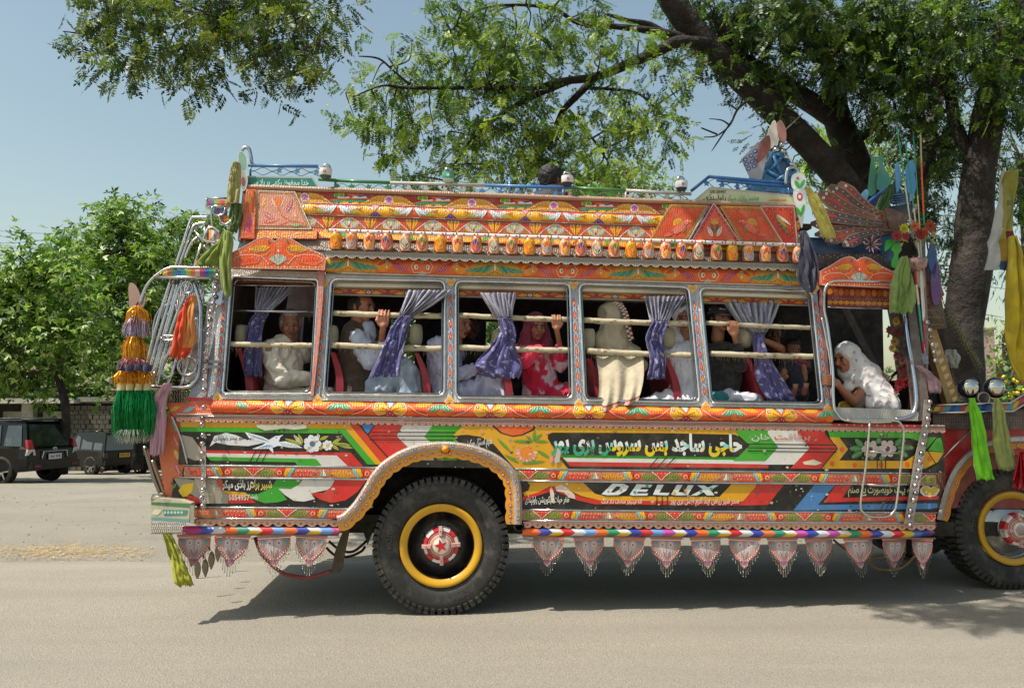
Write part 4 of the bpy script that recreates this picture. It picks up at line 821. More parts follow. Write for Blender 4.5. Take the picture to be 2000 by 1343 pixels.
# ---------------------------------------------------------------- wheels
def wheel(px, Y, front=False):
    r = .505; x = L(px, 1040, Y).x; z = (r+x*math.sin(PITCH))/math.cos(PITCH); C = V((x, Y, z)); ax = V((0, -1, 0))
    wh = bpy.data.objects.new('wheel', None); col_main.objects.link(wh); wh.parent = BUS; wh.location = (0, 0, 0)
    w_ = .255
    def dualtyre(yo):
        g = G(); pr = [(.300, -.03), (.315, .005), (.36, .018), (.41, .030), (.445, .026), (.468, .014), (.480, 0), (.486, -.03), (.486, -w_+.03), (.47, -w_), (.33, -w_-.01), (.315, -w_+.03)]
        T = H('2b2a29'); g.lathe(pr, C+V((0, yo, 0)), ax, [T, T, H('262524'), T, T, H('302e2c'), H('302e2c'), H('1c1b1a'), T, T, T], 72)
        nb = 60
        for i in range(nb):
            t = 2*PI*i/nb; e = .034; 
            def P(rr, tt, y): return C+V((rr*math.cos(tt), y+yo, rr*math.sin(tt)))
            for y0, y1, dt in ((-.022, .085, 0), (.10, .15, .03), (.165, .265, 0)):
                t_ = t+dt; lo = [P(.480, t_-e, y0), P(.480, t_+e, y0), P(.480, t_+e, y1), P(.480, t_-e, y1)]; hi = [P(.505, t_-e, y0+.012 if y0 < 0 else y0), P(.505, t_+e, y0+.012 if y0 < 0 else y0), P(.505, t_+e, y1), P(.505, t_-e, y1)]
                g.hexa(lo, hi, H('33312f'))
            if yo == 0 and i % 1 == 0:
                g.hexa([P(.452, t-.030, -.022), P(.452, t+.030, -.022), P(.484, t+.034, -.004), P(.484, t-.034, -.004)], [P(.455, t-.026, -.031), P(.455, t+.026, -.031), P(.490, t+.032, -.012), P(.490, t-.032, -.012)], H('3a3836'))
        for t0, s in ((-PI*.36, '9.00-20'), (PI*.95, 'NYLON')):
            for p in text_polys(s, .02):
                g.face([C+V(((.385+(v-.5)*.045)*math.cos(t0+(u-.5)*.42), yo-.0320-.001, (.385+(v-.5)*.045)*math.sin(t0+(u-.5)*.42))) for u, v in ((q[0], 1-q[1]) if t0 < 0 else q for q in p)], H('45423f'))
        return g
    dualtyre(0).build('tyre', RUBBER, wh)
    if not front: dualtyre(.33).build('tyre', RUBBER, wh)
    g = G(); Y_ = H('c8960c')
    g.lathe([(.302, -.02), (.306, .010), (.297, .018), (.282, .016), (.252, .006), (.246, -.004)], C, ax, [Y_, Y_, Y_, Y_, H('a87c10')], 64); g.build('rim', ENAMEL, wh)
    g = G(); D = H('141312') if not front else H('9a9894')
    g.lathe([(.247, -.004), (.243, -.05), (.232, -.115 if not front else -.03), (.17, -.13 if not front else -.02), (.13, -.135 if not front else .0), (.10, -.11 if not front else .02), (0.0, -.11 if not front else .02)], C, ax, D, 48)
    for i in range(8):
        t = 2*PI*(i+.5)/8
        if not front: g.lathe([(.013, -.02), (.013, .018), (.0, .02)], C+V((.150*math.cos(t), .125, .150*math.sin(t))), ax, H('2c2622'), 6, False)
    g.build('wheel_disc', ENAMEL if not front else CHROME, wh)
    g = G(); cR, cW = H('c0242a'), H('d8d0cc'); yo = .03 if not front else -.05; O = C+V((0, yo, 0))
    for i in range(24):
        t0, t1 = 2*PI*i/24, 2*PI*(i+1)/24; c = cR if (i//2) % 2 else cW
        for r0, r1, h0, h1 in ((.137, .130, -.02, .03), (.130, .108, .03, .036)):
            g.face([O+V((r0*math.cos(t0), -h0, r0*math.sin(t0))), O+V((r0*math.cos(t1), -h0, r0*math.sin(t1))), O+V((r1*math.cos(t1), -h1, r1*math.sin(t1))), O+V((r1*math.cos(t0), -h1, r1*math.sin(t0)))], c)
    g.lathe([(.108, .036), (.104, .028), (.098, .028), (.094, .036), (.084, .032), (.080, .040), (.074, .040), (.070, .046), (.062, .046), (.058, .050), (0, .052)], O, ax, [H('a83438'), H('8a2c2c'), H('c89c94'), H('b04038'), H('b09080'), H('c8a89c'), H('a05048'), H('c8a080'), H('c09070'), H('dcdcd4')], 40)
    for i in range(4):
        t = PI/2*i+.06; d = V((math.cos(t), 0, math.sin(t))); n_ = V((-d.z, 0, d.x)); g.hexa([O+d*.075-n_*.014+V((0, -.03, 0)), O+d*.075+n_*.014+V((0, -.03, 0)), O+d*.142+n_*.015+V((0, -.02, 0)), O+d*.142-n_*.015+V((0, -.02, 0))], [O+d*.075-n_*.012+V((0, -.062, 0)), O+d*.075+n_*.012+V((0, -.062, 0)), O+d*.142+n_*.012+V((0, -.05, 0)), O+d*.142-n_*.012+V((0, -.05, 0))], H('c8a098')); g.box(O+d*.11+V((-.004, -.068, -.004)), O+d*.11+V((.004, -.058, .004)), cR)
    if front: g.lathe([(.045, .05), (.035, .09), (.03, .14), (.034, .15), (.02, .17), (0, .172)], O, ax, [H('c8beb8')], 16)
    ar = Art(g, lambda u, v, o: O+V((u, -.0525-o, v))); ar.star(0, 0, .056, H('c81c1c'), .25+PI/2, 5, .40, l=1)
    g.build('hub_cap', ENAMEL, wh)
    g = G(); g.tube([C+V((0, .25, 0)), C+V((0, 1.1, 0))], .06, DK, 10); g.build('axle', DARK, wh)
    return wh
wheel(862, .06); fw = wheel(1978, .50, True)
for yy, px in ((1.75, 862), (1.85, 1978)):
    x = L(px, 1040, .06 if px < 1000 else .5).x; g = G(); g.lathe([(.2, -.1), (.32, -.1), (.45, -.12), (.5, -.09), (.505, 0), (.505, .2), (.45, .25), (.2, .2)], (x, yy+.2, (.505+x*math.sin(PITCH))), (0, 1, 0), H('2b2a29'), 40); g.build('far_wheel', RUBBER, BUS)
# ================================================================ carved boards, arches, gallery, ends of the bus
ZA = lambda P: [(200+x/3.95, 270+y/3.95) for x, y in P]      # zoom of the rear top
ZB = lambda P: [(1100+x/3.95, 270+y/3.95) for x, y in P]
ZC = lambda P: [(1500+x/3.95, 220+y/3.95) for x, y in P]
ZD = lambda P: [(200+x/3.95, 500+y/3.95) for x, y in P]
ZE = lambda P: [(270+x/3.276, 390+y/3.276) for x, y in P]
ZF = lambda P: [(1500+x/3.95, 500+y/3.95) for x, y in P]
ZG = lambda P: [(1700+x/2.442, 250+y/2.442) for x, y in P]
ZH = lambda P: [(1700+x/2.687, 700+y/2.687) for x, y in P]
def plate(name, P, off, th, c, m=EMBOSS, parent=None, art=None, rim=None, build=True, Y=None, **kw):
    if Y is not None: f = lambda x, y, o: L(x, y, Y-o)
    else:
        ps = [Bp(x, y, off) for x, y in P]; lo, hi = min(ps, key=lambda p: p.z), max(ps, key=lambda p: p.z); k = (hi.y-lo.y)/max(.01, hi.z-lo.z)
        f = lambda x, y, o: L(x, y, lo.y-o, k, lo.z)
    g = G(); g.prism([f(x, y, 0) for x, y in P], (0, th, 0), c)
    a = Art(g, f); a.f = f
    if rim:
        Q = P+[P[0]]; a.line(Q, rim[1], H(rim[0]), 1)
    if art: art(a)
    return g.build(name, m, parent or BUS, **kw) if build else g
def tubes(name, paths, r, c='c4c4c4', off=.0, m=CHROME, Y=None, parent=None, sm=True, **kw):
    g = G()
    for P in paths:
        Q = [L(x, y, Y) if Y is not None else Bp(x, y, off) for x, y in P]; g.tube(smoothpath(Q, 4) if sm and len(Q) > 2 else Q, r, H(c), 8)
    return g.build(name, m, parent or BUS, **kw)
def zag(a, P, c, c2):                                         # studded border
    for (x0, y0), (x1, y1) in zip(P, P[1:]+P[:1]):
        n = max(1, int(math.hypot(x1-x0, y1-y0)/9)); a.dots([(x0+(x1-x0)*(i+.5)/n, y0+(y1-y0)*(i+.5)/n) for i in range(n)], .9, c, 3); a.line([(x0, y0), (x1, y1)], .8, c2, 2)
def shrink(P, k):
    cx, cy = sum(p[0] for p in P)/len(P), sum(p[1] for p in P)/len(P); return [(cx+(x-cx)*k, cy+(y-cy)*k) for x, y in P]
def bird(a, cx, cy, s, mx, wing='d99a20', body='d86a50'):
    T = lambda x, y: (cx+mx*x*s, cy+y*s)
    a.poly([T(-22, 16), (T(-10, 2)), T(2, -6), T(14, -12), T(20, -9), T(12, 2), T(4, 12), T(-8, 18)], H(body), 4)
    a.poly([T(-14, 2), T(-13, -10), T(-6, -15), T(2, -14), T(6, -8), T(-2, -3)], H(wing), 5)
    for k in range(4): a.line([T(-10+k*3.5, -2-k), T(-11+k*5, -12)], .6, H('8a3c10'), 6)
    a.poly([T(-34, 22), T(-22, 12), T(-12, 12), T(-16, 20), T(-26, 23)], H('cc5a48'), 4); a.poly([T(3, 14), T(14, 1), T(10, 12)], H('5a7a3a'), 5)
    a.ell(*T(15, -9.5), 1.3, 1.3, WHITE, n=6, l=6); a.poly([T(20, -11), T(24, -8), T(19, -7)], H('e0b030'), 5); a.line([T(8, -4), T(13, 0)], 1.6, H('5a3890'), 6)
LP = [(502, 372), (576, 375), (608, 447), (497, 446)]
def art_rear(a):
    zag(a, shrink(LP, .93), H('3a7a5a'), H('c89030')); I = shrink(LP, .84); a.poly(I, H('c88870'), 3)
    a.poly([(534, 388), (538, 400), (543, 405), (548, 400), (552, 388), (543, 385)], H('d8741c'), 5); a.line([(543, 405), (550, 420), (565, 430), (592, 436)], 2.6, H('d85a24'), 5)
    for x0, y0, x1, y1, c in ((515, 415, 535, 428, 'b04a58'), (512, 405, 518, 384, 'd89030'), (560, 415, 572, 388, 'a84860'), (515, 434, 545, 428, 'cc4a34'), (545, 438, 566, 428, 'd85a34'), (568, 440, 592, 436, '7a9a50'), (580, 425, 572, 412, 'e08a50')): a.leaf(x0, y0, x1, y1, 4.5, H(c), H('e8cfc0'), l=4)
    for s in (-1, 1): a.leaf(543, 408, 543+s*14, 386, 2.4, H('e8b0a0'), l=4)
    a.dots([(536+i*3.5, 384) for i in range(5)], 1.2, H('7a90c0'), 6)
plate('rear_frieze_panel', LP, .035, .03, H('b07a58'), art=art_rear, rim=('c8b8a8', 2))
def art_strip(a):
    a.poly([(486, 385), (494, 375), (492, 420), (486, 410)], H('e0701c'), 2); a.poly([(484, 420), (492, 424), (489, 452), (480, 450)], H('b83a6a'), 2); a.leaf(488, 376, 487, 400, 3, YL, l=3); zag(a, [(483, 371), (499, 371), (495, 462), (474, 462)], H('3a7a5a'), H('c89a40'))
plate('corner_board', [(481, 369), (501, 370), (497, 466), (470, 465)], .04, .05, H('cc5028'), art=art_strip)
plate('corner_board', [(470, 448), (620, 450), (618, 466), (470, 465)], .03, .03, H('b86838'), art=lambda a: [a.leaf(500+i*24, 458, 521+i*24, 458, 5, H('d8961c'), H('a04a18'), l=1) for i in range(5)])
plate('tin_backboard', [(470, 466), (640, 470), (640, 512), (456, 512)], .0, .02, H('8a98a4'), TIN)
plate('rear_end_board', [(474, 370), (481, 369), (470, 470), (464, 470)], .03, 1.2, H('6a4a38'), ENAMEL)
for nm, P, ar in (('bird_panel', [(1309, 400), (1382, 402), (1338, 470), (1270, 467)], lambda a: bird(a, 1328, 440, .95, 1)),
               ('bird_panel', [(1407, 403), (1486, 405), (1531, 477), (1450, 475)], lambda a: bird(a, 1465, 440, .95, -1, 'cf8f20', 'd06040'))):
    plate(nm, P, .04, .03, H('a85a28'), rim=('c8923c', 2), art=lambda a, P=P, ar=ar: (a.poly(shrink(P, .82), H('c4481c'), 1), zag(a, shrink(P, .92), H('4a7a3a'), H('d09030')), ar(a)))
def art_tri(a):
    P = [(1394, 400), (1446, 475), (1352, 472)]; a.poly(shrink(P, .80), H('d44e1c'), 1); zag(a, shrink(P, .9), H('e0b030'), H('b02840'))
    for s in (-1, 1):
        a.leaf(1396+s*4, 462, 1396+s*14, 442, 4, H('e0ccc0'), H('b03020'), l=4); a.leaf(1396+s*2, 455, 1396+s*7, 436, 2.5, H('3a5a4a'), l=5); a.leaf(1398+s*20, 470, 1398+s*40, 471, 3, H('d89a30'), l=4)
    a.ell(1396, 434, 8, 5, H('dc8a20'), l=4); a.dots([(1390+i*4, 428) for i in range(4)], 1.2, H('f0c040'), 5)
plate('flower_panel', [(1394, 397), (1449, 477), (1349, 474)], .055, .03, H('b03040'), rim=('c8a0a0', 2), art=art_tri)
def art_tri2(a):
    P = [(1490, 406), (1546, 407), (1552, 474)]; a.poly(shrink(P, .8), H('c04018'), 1); zag(a, shrink(P, .92), H('e0b030'), H('b02840'))
    a.leaf(1512, 416, 1542, 460, 4, H('3a6a4a'), H('d0b040'), l=4); a.leaf(1516, 418, 1545, 440, 2.5, H('d8d0c8'), l=5); a.leaf(1514, 420, 1538, 445, 3, H('d89a20'), l=5)
plate('peacock_panel', [(1485, 403), (1551, 404), (1557, 479), (1531, 478)], .04, .03, H('b83420'), rim=('c8a0a0', 2), art=art_tri2)
tubes('split_pole', [[(1385, 402), (1342, 473)]], .009, 'c8c4c0', .06, sm=False)
# crowned arches over the rear window and the door
def art_arch(x0, x1, y0, y1):
    def f(a):
        w, h = x1-x0, y1-y0; T = lambda u, v: (x0+w*u, y0+h*v)
        for s in (0, 1):
            m = (lambda u: u) if s == 0 else (lambda u: 1-u)
            a.poly([T(m(.03), .78), T(m(.12), .52), T(m(.3), .30), T(m(.4), .16), T(m(.47), .30), T(m(.47), .8), T(m(.40), .9), T(m(.33), .66), T(m(.28), .84), T(m(.1), .92)], H('de5420'), 2)
            a.poly([T(m(.19), .42), T(m(.27), .28), T(m(.36), .26), T(m(.41), .34), T(m(.36), .46), T(m(.25), .50)], H('dca018'), 4)
            for k in range(6): a.line([T(m(.37-k*.024), .31), T(m(.385-k*.03), .46)], .9, H('a06a10'), 5); a.dots([T(m(.37-k*.03), .49-.01*k)], 1.1, H('5a3a70'), 6)
            a.dots([T(m(.07+.035*k), .66+.015*(k % 2)) for k in range(7)], 1.5, H('e05a28'), 3); a.dots([T(m(.09+.035*k), .75) for k in range(6)], 1.5, H('b02818'), 3)
            a.line([T(m(.04), .80), T(m(.02), .7), T(m(.1), .58), T(m(.24), .56), T(m(.33), .64), T(m(.40), .88)], 1.0, H('e8c8b0'), 4)
            a.line([T(m(.30), .62), T(m(.38), .56), T(m(.42), .40)], 2.2, H('e08a20'), 4)
            a.dots([T(m(.06+.045*k), .54-.05*k) for k in range(6)], 1.2, WHITE, 4); a.ell(*T(m(.40), .16), 2.4, 2.6, H('4a6a50'), l=5)
        a.fan(*T(.5, .9), h*.36, -PI+.55, -.55, [SI, H('c8b060'), H('7a9ab0')], 9, 4); a.ell(*T(.5, .44), 1.8, 2, WHITE, l=6)
        a.dots([T((i+.5)/15, .955) for i in range(15)], 1.3, WHITE, 4); a.dots([T((i+1)/15, .955) for i in range(14)], 1.6, H('e8941c'), 4)
    return f
RA = ZA([(995, 885), (1100, 832), (1190, 778), (1260, 760), (1300, 772), (1330, 797), (1365, 770), (1400, 762), (1460, 778), (1560, 838), (1700, 895), (1722, 930), (1712, 1012), (1000, 998)])
plate('rear_arch', RA, .10, .05, H('d8642c'), rim=('c8b0a0', 1.6), art=art_arch(452, 635, 462, 524))
FA = [(x+1605-453+2, y*.93+(500-463*.93)) for x, y in RA]; FA = [(1604+(x-1607)*.84, y+ (x-1604)*.02) for x, y in FA]
plate('door_arch', FA, .06, .05, H('d8582a'), rim=('c8b0a0', 1.6), art=art_arch(1604, 1753, 500, 558))
for nm, P, a0 in (('rear_arch_soffit', [(457, 524), (624, 527), (623, 556), (454, 552)], 540), ('door_soffit', [(1616, 556), (1745, 560), (1752, 602), (1616, 598)], 585)):
    def ars(a, P=P):
        (xa, ya), (xb, yb), (xc, yc), (xd, yd) = P; n = 12
        for i in range(n):
            u = (i+.5)/n; x = xa+(xb-xa)*u; y = ya+(yb-ya)*u; hh = (yd-ya)
            a.ell(x, y+hh*.32, 5, hh*.16, H('b04a20' if i % 2 else 'c87820'), l=1, n=8); a.leaf(x-6, y+hh*.8, x+6, y+hh*.8, hh*.1, H('c88420'), l=1); a.dots([(x, y+hh*.62), (x+5, y+hh*.62)], .7, H('d8c0a0'), 2)
    plate(nm, P, -.05, .02, H('7a2a18'), art=ars)
tubes('soffit_rail', [[(457, 557), (624, 559)]], .006, 'a8a098', 0, sm=False); tubes('soffit_rail', [[(1616, 600), (1752, 604)]], .006, 'a8a098', -.02, sm=False)
plate('bay_post', [(622, 524), (634, 512), (632, 560), (626, 640), (612, 772), (606, 772), (618, 640)], .035, .03, H('b87868'), m=EMBOSS)
# ---- gallery rail on the roof
GL = [((485, 323), (622, 325), '4a78a8'), ((622, 325), (640, 344), '4a78a8'), ((622, 350), (648, 352), '2f7a48'), ((648, 352), (762, 357), '2f7a48'), ((762, 357), (948, 362), 'b0aca4'), ((948, 362), (1118, 367), '3a74b4'), ((1118, 367), (1222, 372), '2f7a38'), ((1222, 372), (1350, 379), 'b4b0ac'),
      ((1350, 373), (1385, 345), '2f5a90'), ((1385, 345), (1560, 360), '3068a8'), ((1400, 352), (1560, 366), '3068a8')]
for i, (a, b, c) in enumerate(GL):
    g = G(); p, q = Bp(*a, -.03), Bp(*b, -.03); g.tube([p, q], .0135, H(c), 6); g.build('gallery_rail', ENAMEL, BUS)
g = G()
for px, y0, y1, c in ((489, 324, 345, '3a6a80'), (655, 352, 378, '2f7a48'), (762, 357, 376, '2f7a48'), (880, 358, 382, 'a8a49c'), (995, 346, 388, '3a74b4'), (1100, 366, 392, '3068a8'), (1222, 372, 396, 'b0aca4'), (1328, 374, 400, 'b0aca4'), (1440, 348, 372, '3068a8'), (1540, 356, 400, '3068a8')):
    g.tube([Bp(px, y0, -.03), Bp(px, y1, -.03)], .010, H(c), 6)
g.build('gallery_post', ENAMEL, BUS)
def star_g(c):
    g = G(); P = []
    for i in range(10): r = .030 if i % 2 == 0 else .014; P.append((r*math.sin(i*PI/5), 0, r*math.cos(i*PI/5)))
    g.prism(P, (0, .006, 0), H(c)); return g
sts = [(545, 333, '4a7898'), (580, 334, '4a7898'), (618, 336, '4a7898'), (658, 364, '2f7a48'), (687, 364, '2f7a48'), (720, 365, '2f7a48'), (758, 365, '2f7a48')]
sts += [(797+i*36, 367+i*1.1, 'b0aca8') for i in range(5)]+[(941+i*36, 373+i*1.1, '3a74b4') for i in range(5)]+[(1122+i*34, 379+i*1.1, '2f7a38') for i in range(3)]+[(1230+i*36, 383+i, 'b0aca8') for i in range(3)]+[(1380+i*30, 358+i*3, '3068a8') for i in range(6)]
pst = {}
for px, py, c in sts:
    p = Bp(px, py, -.022)
    if c not in pst: o = pst[c] = star_g(c).build('rail_star', ENAMEL, BUS)
    else: o = pst[c].copy(); col_main.objects.link(o)
    o.location = p; o.rotation_euler.y = random.uniform(-.3, .3)
for x0, x1, y0, y1, c, dy in ((495, 625, 334, 337, '4a5a6a', 7), (650, 1340, 366, 391, '5a6a68', 8), (1380, 1550, 356, 375, '3a5a8a', 9)):
    g = G(); n = int((x1-x0)/18)
    for s in (1, -1):
        P = []
        for i in range(n+1):
            x = x0+(x1-x0)*i/n; y = y0+(y1-y0)*i/n+s*(dy*.1+(dy*.9 if i % 2 else 0)); P += [(x-3, y), (x+3, y)]
        g.tube([Bp(x, y, -.025) for x, y in P], .003, H(c), 4)
    g.build('gallery_wire', DARK, BUS)
# hooks with painted cups
def hook(px, py, c1, c2):
    g = G(); q = lambda x, y: Bp(px+x, py+y, -.01); g.tube(smoothpath([q(4, 12), q(4, -8), q(0, -15), q(-6, -15), q(-9, -8), q(-9, 6)], 4), .012, H('a8b0b4'), 8); o = g.build('roof_hook', CHROME, BUS)
    g = G(); g.lathe([(.048, .045), (.050, .02), (.046, -.01), (.034, -.028), (.030, -.03), (.0, -.028)], q(-3, 5)+V((0, -.03, 0)), (0, 0, 1), [H(c1), H(c1), H(c2), H(c2), H(c2)], 16)
    g.lathe([(.049, .046), (.030, .040), (0, .040)], q(-3, 5)+V((0, -.03, 0)), (0, 0, 1), H(c1), 16); a = Art(g, lambda u, v, o: q(-3+u, 5+v)+V((0, -.081-o, 0))); a.flower(0, -3, 3.4, H('3a4a90') if c1 > 'c' else WHITE, YL, 5, 1); g.build('painted_cup', ENAMEL, o)
for t in ((640, 338, 'ddd6c8', '2a5a50'), (878, 345, '3a9a80', 'b8d0c0'), (1110, 352, 'e0d0cc', '20242c'), (1332, 362, 'dcdcdc', '2a3038')): hook(*t)
tubes('corner_hoop', [[(473, 330), (471, 300), (477, 289), (487, 292), (492, 318)]], .014, 'a8b0b4', -.02)
tubes('corner_hoop', [[(1534, 360), (1537, 334), (1547, 327), (1558, 332), (1560, 350)]], .014, 'b4b8bc', .02)
# name boards
def sign(name, P, c, rim, fn): plate(name, P, -.0, .03, H(c), ENAMEL, art=fn, rim=(rim, 3.2))
sign('rear_name_board', [(484, 345), (610, 347), (624, 371), (482, 368)], '1f7468', '9aa49c', lambda a: a.text('خدا محفوظ رکھے ہر بلا سے', 490, 366, 603, 350, H('c8dcd4'), .016, 2, slope=1))
def fs(a):
    a.text('باڈی میکر', 1420, 395, 1457, 380, H('4a9a5a'), .018, 2, slope=1); a.text('راولپنڈی', 1374, 395, 1418, 379, H('1a2a1a'), .02, 2, slope=1); a.text('محسن', 1458, 396, 1482, 382, H('4a9a5a'), .014, 2); a.text('0300 5054957', 1386, 378, 1418, 371, H('2a2a24'), .016, 2, slope=1)
    for i in range(3): a.leaf(1500+i*11, 392, 1515+i*11, 390, 1.6, H('c87830'), l=2)
sign('front_name_board', [(1350, 397), (1388, 366), (1552, 383), (1552, 403)], 'b8b894', 'a8a49c', fs)
# tall painted ends: card-suit shaped plates
def leafplate(name, P, c, fn=None, off=.04, th=.012, Y=None, par=None): return plate(name, smooth2(P), off, th, H(c), ENAMEL, art=fn, rim=('c8ccc4', 1.2), Y=Y, parent=par)
def smooth2(P):
    Q = [V((*p, 0)) for p in P]; n = len(Q); out = []
    for i in range(n):
        a, b, c, d = Q[i-1], Q[i], Q[(i+1) % n], Q[(i+2) % n]
        for k in range(4):
            t = k/4; r = .5*((2*b)+(c-a)*t+(2*a-5*b+4*c-d)*t*t+(3*b-a-3*c+d)*t**3); out.append((r.x, r.y))
    return out
leafplate('end_plate', [(466, 300), (476, 298), (482, 310), (482, 328), (474, 338), (467, 330)], '7a9a88'); leafplate('end_plate', [(468, 338), (478, 334), (483, 350), (480, 368), (474, 372), (468, 356)], 'a8a8a4', lambda a: a.ell(475, 354, 4, 9, H('8a4a58'), l=2))
leafplate('end_plate', [(1547, 345), (1555, 338), (1567, 338), (1574, 350), (1572, 365), (1560, 374), (1548, 366)], 'd4dcd8', lambda a: (a.leaf(1552, 352, 1562, 368, 4, H('4ab040'), l=2), a.leaf(1572, 350, 1562, 368, 3, H('4ab040'), l=2), a.ell(1558, 348, 3, 3, H('c06a70'), l=2)))
leafplate('end_plate', [(1551, 372), (1562, 367), (1573, 372), (1575, 390), (1570, 420), (1566, 445), (1562, 430), (1553, 395)], 'd4dcd8', lambda a: (a.ell(1562, 384, 6, 8, H('c83a50'), l=2), a.ell(1562, 384, 3, 4, H('e8d8d8'), l=3), a.leaf(1555, 404, 1564, 422, 3.5, H('4ab040'), l=2), a.leaf(1571, 398, 1564, 424, 3, H('4ab040'), l=2)))
# ---- blue tower with steel balls on the roof
def tower():
    Yt = .75; g = G(); q = lambda P: [L(*p, Yt) for p in ZB(P)]
    for P in ([(1560, 250), (1610, 110)], [(1610, 110), (1720, 160)], [(1600, 250), (1700, 130)], [(1560, 250), (1690, 320)], [(1720, 160), (1790, 250)], [(1690, 320), (1790, 260)], [(1510, 330), (1560, 250)], [(1610, 110), (1690, 320)], [(1640, 330), (1760, 260)]):
        a, b = q(P); g.tube([a, b], .022, H('3a76a8'), 4)
    g.prism(q([(1560, 240), (1620, 120), (1720, 160), (1790, 250), (1770, 330), (1650, 330)]), (0, .5, 0), H('2c5a84')); g.prism(q([(1500, 330), (1560, 270), (1680, 330), (1790, 340), (1790, 420), (1400, 400)]), (0, .3, 0), H('3a76a0'))
    t = g.build('blue_tower', ENAMEL, BUS)
    for x, y, r in ((1640, 92, 6.5), (1688, 52, 5.5), (1695, 105, 5.5), (1722, 148, 5.5), (1762, 203, 5.5), (1510, 198, 5), (1555, 180, 5)):
        px, py = ZB([(x, y)])[0]; g = G(); g.ball(L(px, py, Yt-.05), r/235, H('c8c8cc'), 14); g.build('steel_ball', CHROME, t)
    for P, c in ((ZB([(1375, 160), (1500, 30), (1590, 60), (1530, 330), (1440, 300)]), 'a8a4ac'),):
        def f(a):
            for x, y in ((1405, 165), (1450, 135), (1480, 100), (1415, 200), (1458, 180), (1490, 150), (1430, 235), (1475, 215)): a.ell(*ZB([(x, y)])[0], 5.4, 4, H('30509a'), rot=-.5, l=2, n=10); a.ell(*ZB([(x, y)])[0], 3.4, 2, H('b8b8c8'), rot=-.5, l=3, n=6)
        plate('printed_board', P, 0, .012, H(c), ENAMEL, art=f, Y=Yt-.1, parent=t)
    for P, c in (([(1495, 190), (1520, 60), (1550, 0), (1590, -20), (1600, 60), (1570, 130)], '7a3a34'), ([(1560, 60), (1585, -60), (1620, -120), (1655, -60), (1640, 40), (1600, 80)], 'd0c8bc'), ([(1650, -100), (1680, -140), (1720, -60), (1715, 30), (1680, 10)], 'a87468'), ([(1600, 0), (1612, -120), (1640, -130), (1660, -20), (1650, 60)], 'dcd4c8')): plate('carved_feather', smooth2(ZB(P)), 0, .014, H(c), ENAMEL, Y=Yt-.16+.03*random.random(), parent=t)
    tubes('crossed_rod', [[(1445, 318), (1512, 250)], [(1480, 305), (1568, 222)]], .006, '6a5a50', Y=Yt+.1, sm=False, parent=t, m=DARK)
tower()
# ---- front fan and blue crest
def fan():
    base = (1752, 437); tips = [(1640, 356, 13), (1621, 362, 14), (1600, 374, 13), (1588, 412, 10), (1584, 436, 10), (1592, 458, 9), (1612, 470, 9), (1646, 480, 9)]
    cols = ['6e2e22', '4c3026', '6a3c26', '403436', '6a3424', '503824', '6a3426', '403640']
    r_ = bpy.data.objects.new('feather_fan', None); col_main.objects.link(r_); r_.parent = BUS
    for k, (tx, ty, w_) in enumerate(tips):
        Y = .30-.012*(k % 4); m_ = (base[0]+(tx-base[0])*.55, base[1]+(ty-base[1])*.18); cl = []
        for i in range(13):
            t = i/12; cl.append(((1-t)**2*base[0]+2*t*(1-t)*m_[0]+t*t*tx, (1-t)**2*(base[1]-6+k*2.4)+2*t*(1-t)*(m_[1]-3+k*1.6)+t*t*ty))
        up, dn = [], []
        for i, (x, y) in enumerate(cl):
            a, b = cl[max(0, i-1)], cl[min(12, i+1)]; dx, dy = b[0]-a[0], b[1]-a[1]; ln = math.hypot(dx, dy); t = i/12; hw = (5+w_*t**1.15) if i < 11 else (w_*.86 if i == 11 else w_*.3); up.append((x-dy/ln*hw, y+dx/ln*hw)); dn.append((x+dy/ln*hw, y-dx/ln*hw))
        f = lambda x, y, o, Y=Y: L(x, y, Y-o); g = G(); g.prism([f(x, y, 0) for x, y in up+dn[::-1]], (0, .012, 0), H('8a6a54')); a = Art(g, f)
        sh = lambda s: [(c[0]+(p[0]-c[0])*s, c[1]+(p[1]-c[1])*s) for p, c in zip(up, cl)]+[(c[0]+(p[0]-c[0])*s, c[1]+(p[1]-c[1])*s) for p, c in list(zip(dn, cl))[::-1]]
        a.poly(sh(.86), H(cols[k]), 1); a.line(cl[:11], 1.0, H('8a6a58'), 2)
        for i in range(3, 11):
            x, y = cl[i]
            for s in (up, dn): a.ell(x+(s[i][0]-x)*.5, y+(s[i][1]-y)*.5, 2.0, 1.1, H(('b05a40', 'c8923c', 'a8a0a0')[(i+k) % 3]), l=2, n=6)
        for s in (-1, 1):
            u = (up if s > 0 else dn)[11]; x, y = cl[11]; a.ell(x+(u[0]-x)*.42, y+(u[1]-y)*.42, 2.8, 2.8, H('d8ccc0'), l=3, n=8); a.ell(x+(u[0]-x)*.42, y+(u[1]-y)*.42, 1.3, 1.3, H('6a3a30'), l=4, n=6)
        a.leaf(cl[8][0], cl[8][1], cl[11][0], cl[11][1], 3, H('a82a24'), l=2)
        g.build('painted_feather', ENAMEL, r_)
    g = G(); g.prism([L(x, y, .24) for x, y in ((1725, 452), (1735, 405), (1775, 420), (1768, 452))], (0, .1, 0), H('6a5044')); g.prism([L(x, y, .22) for x, y in ((1728, 408), (1735, 405), (1745, 440), (1738, 446))], (0, .02, 0), H('6a4a3a')); g.build('fan_bracket', TIN, r_)
fan()
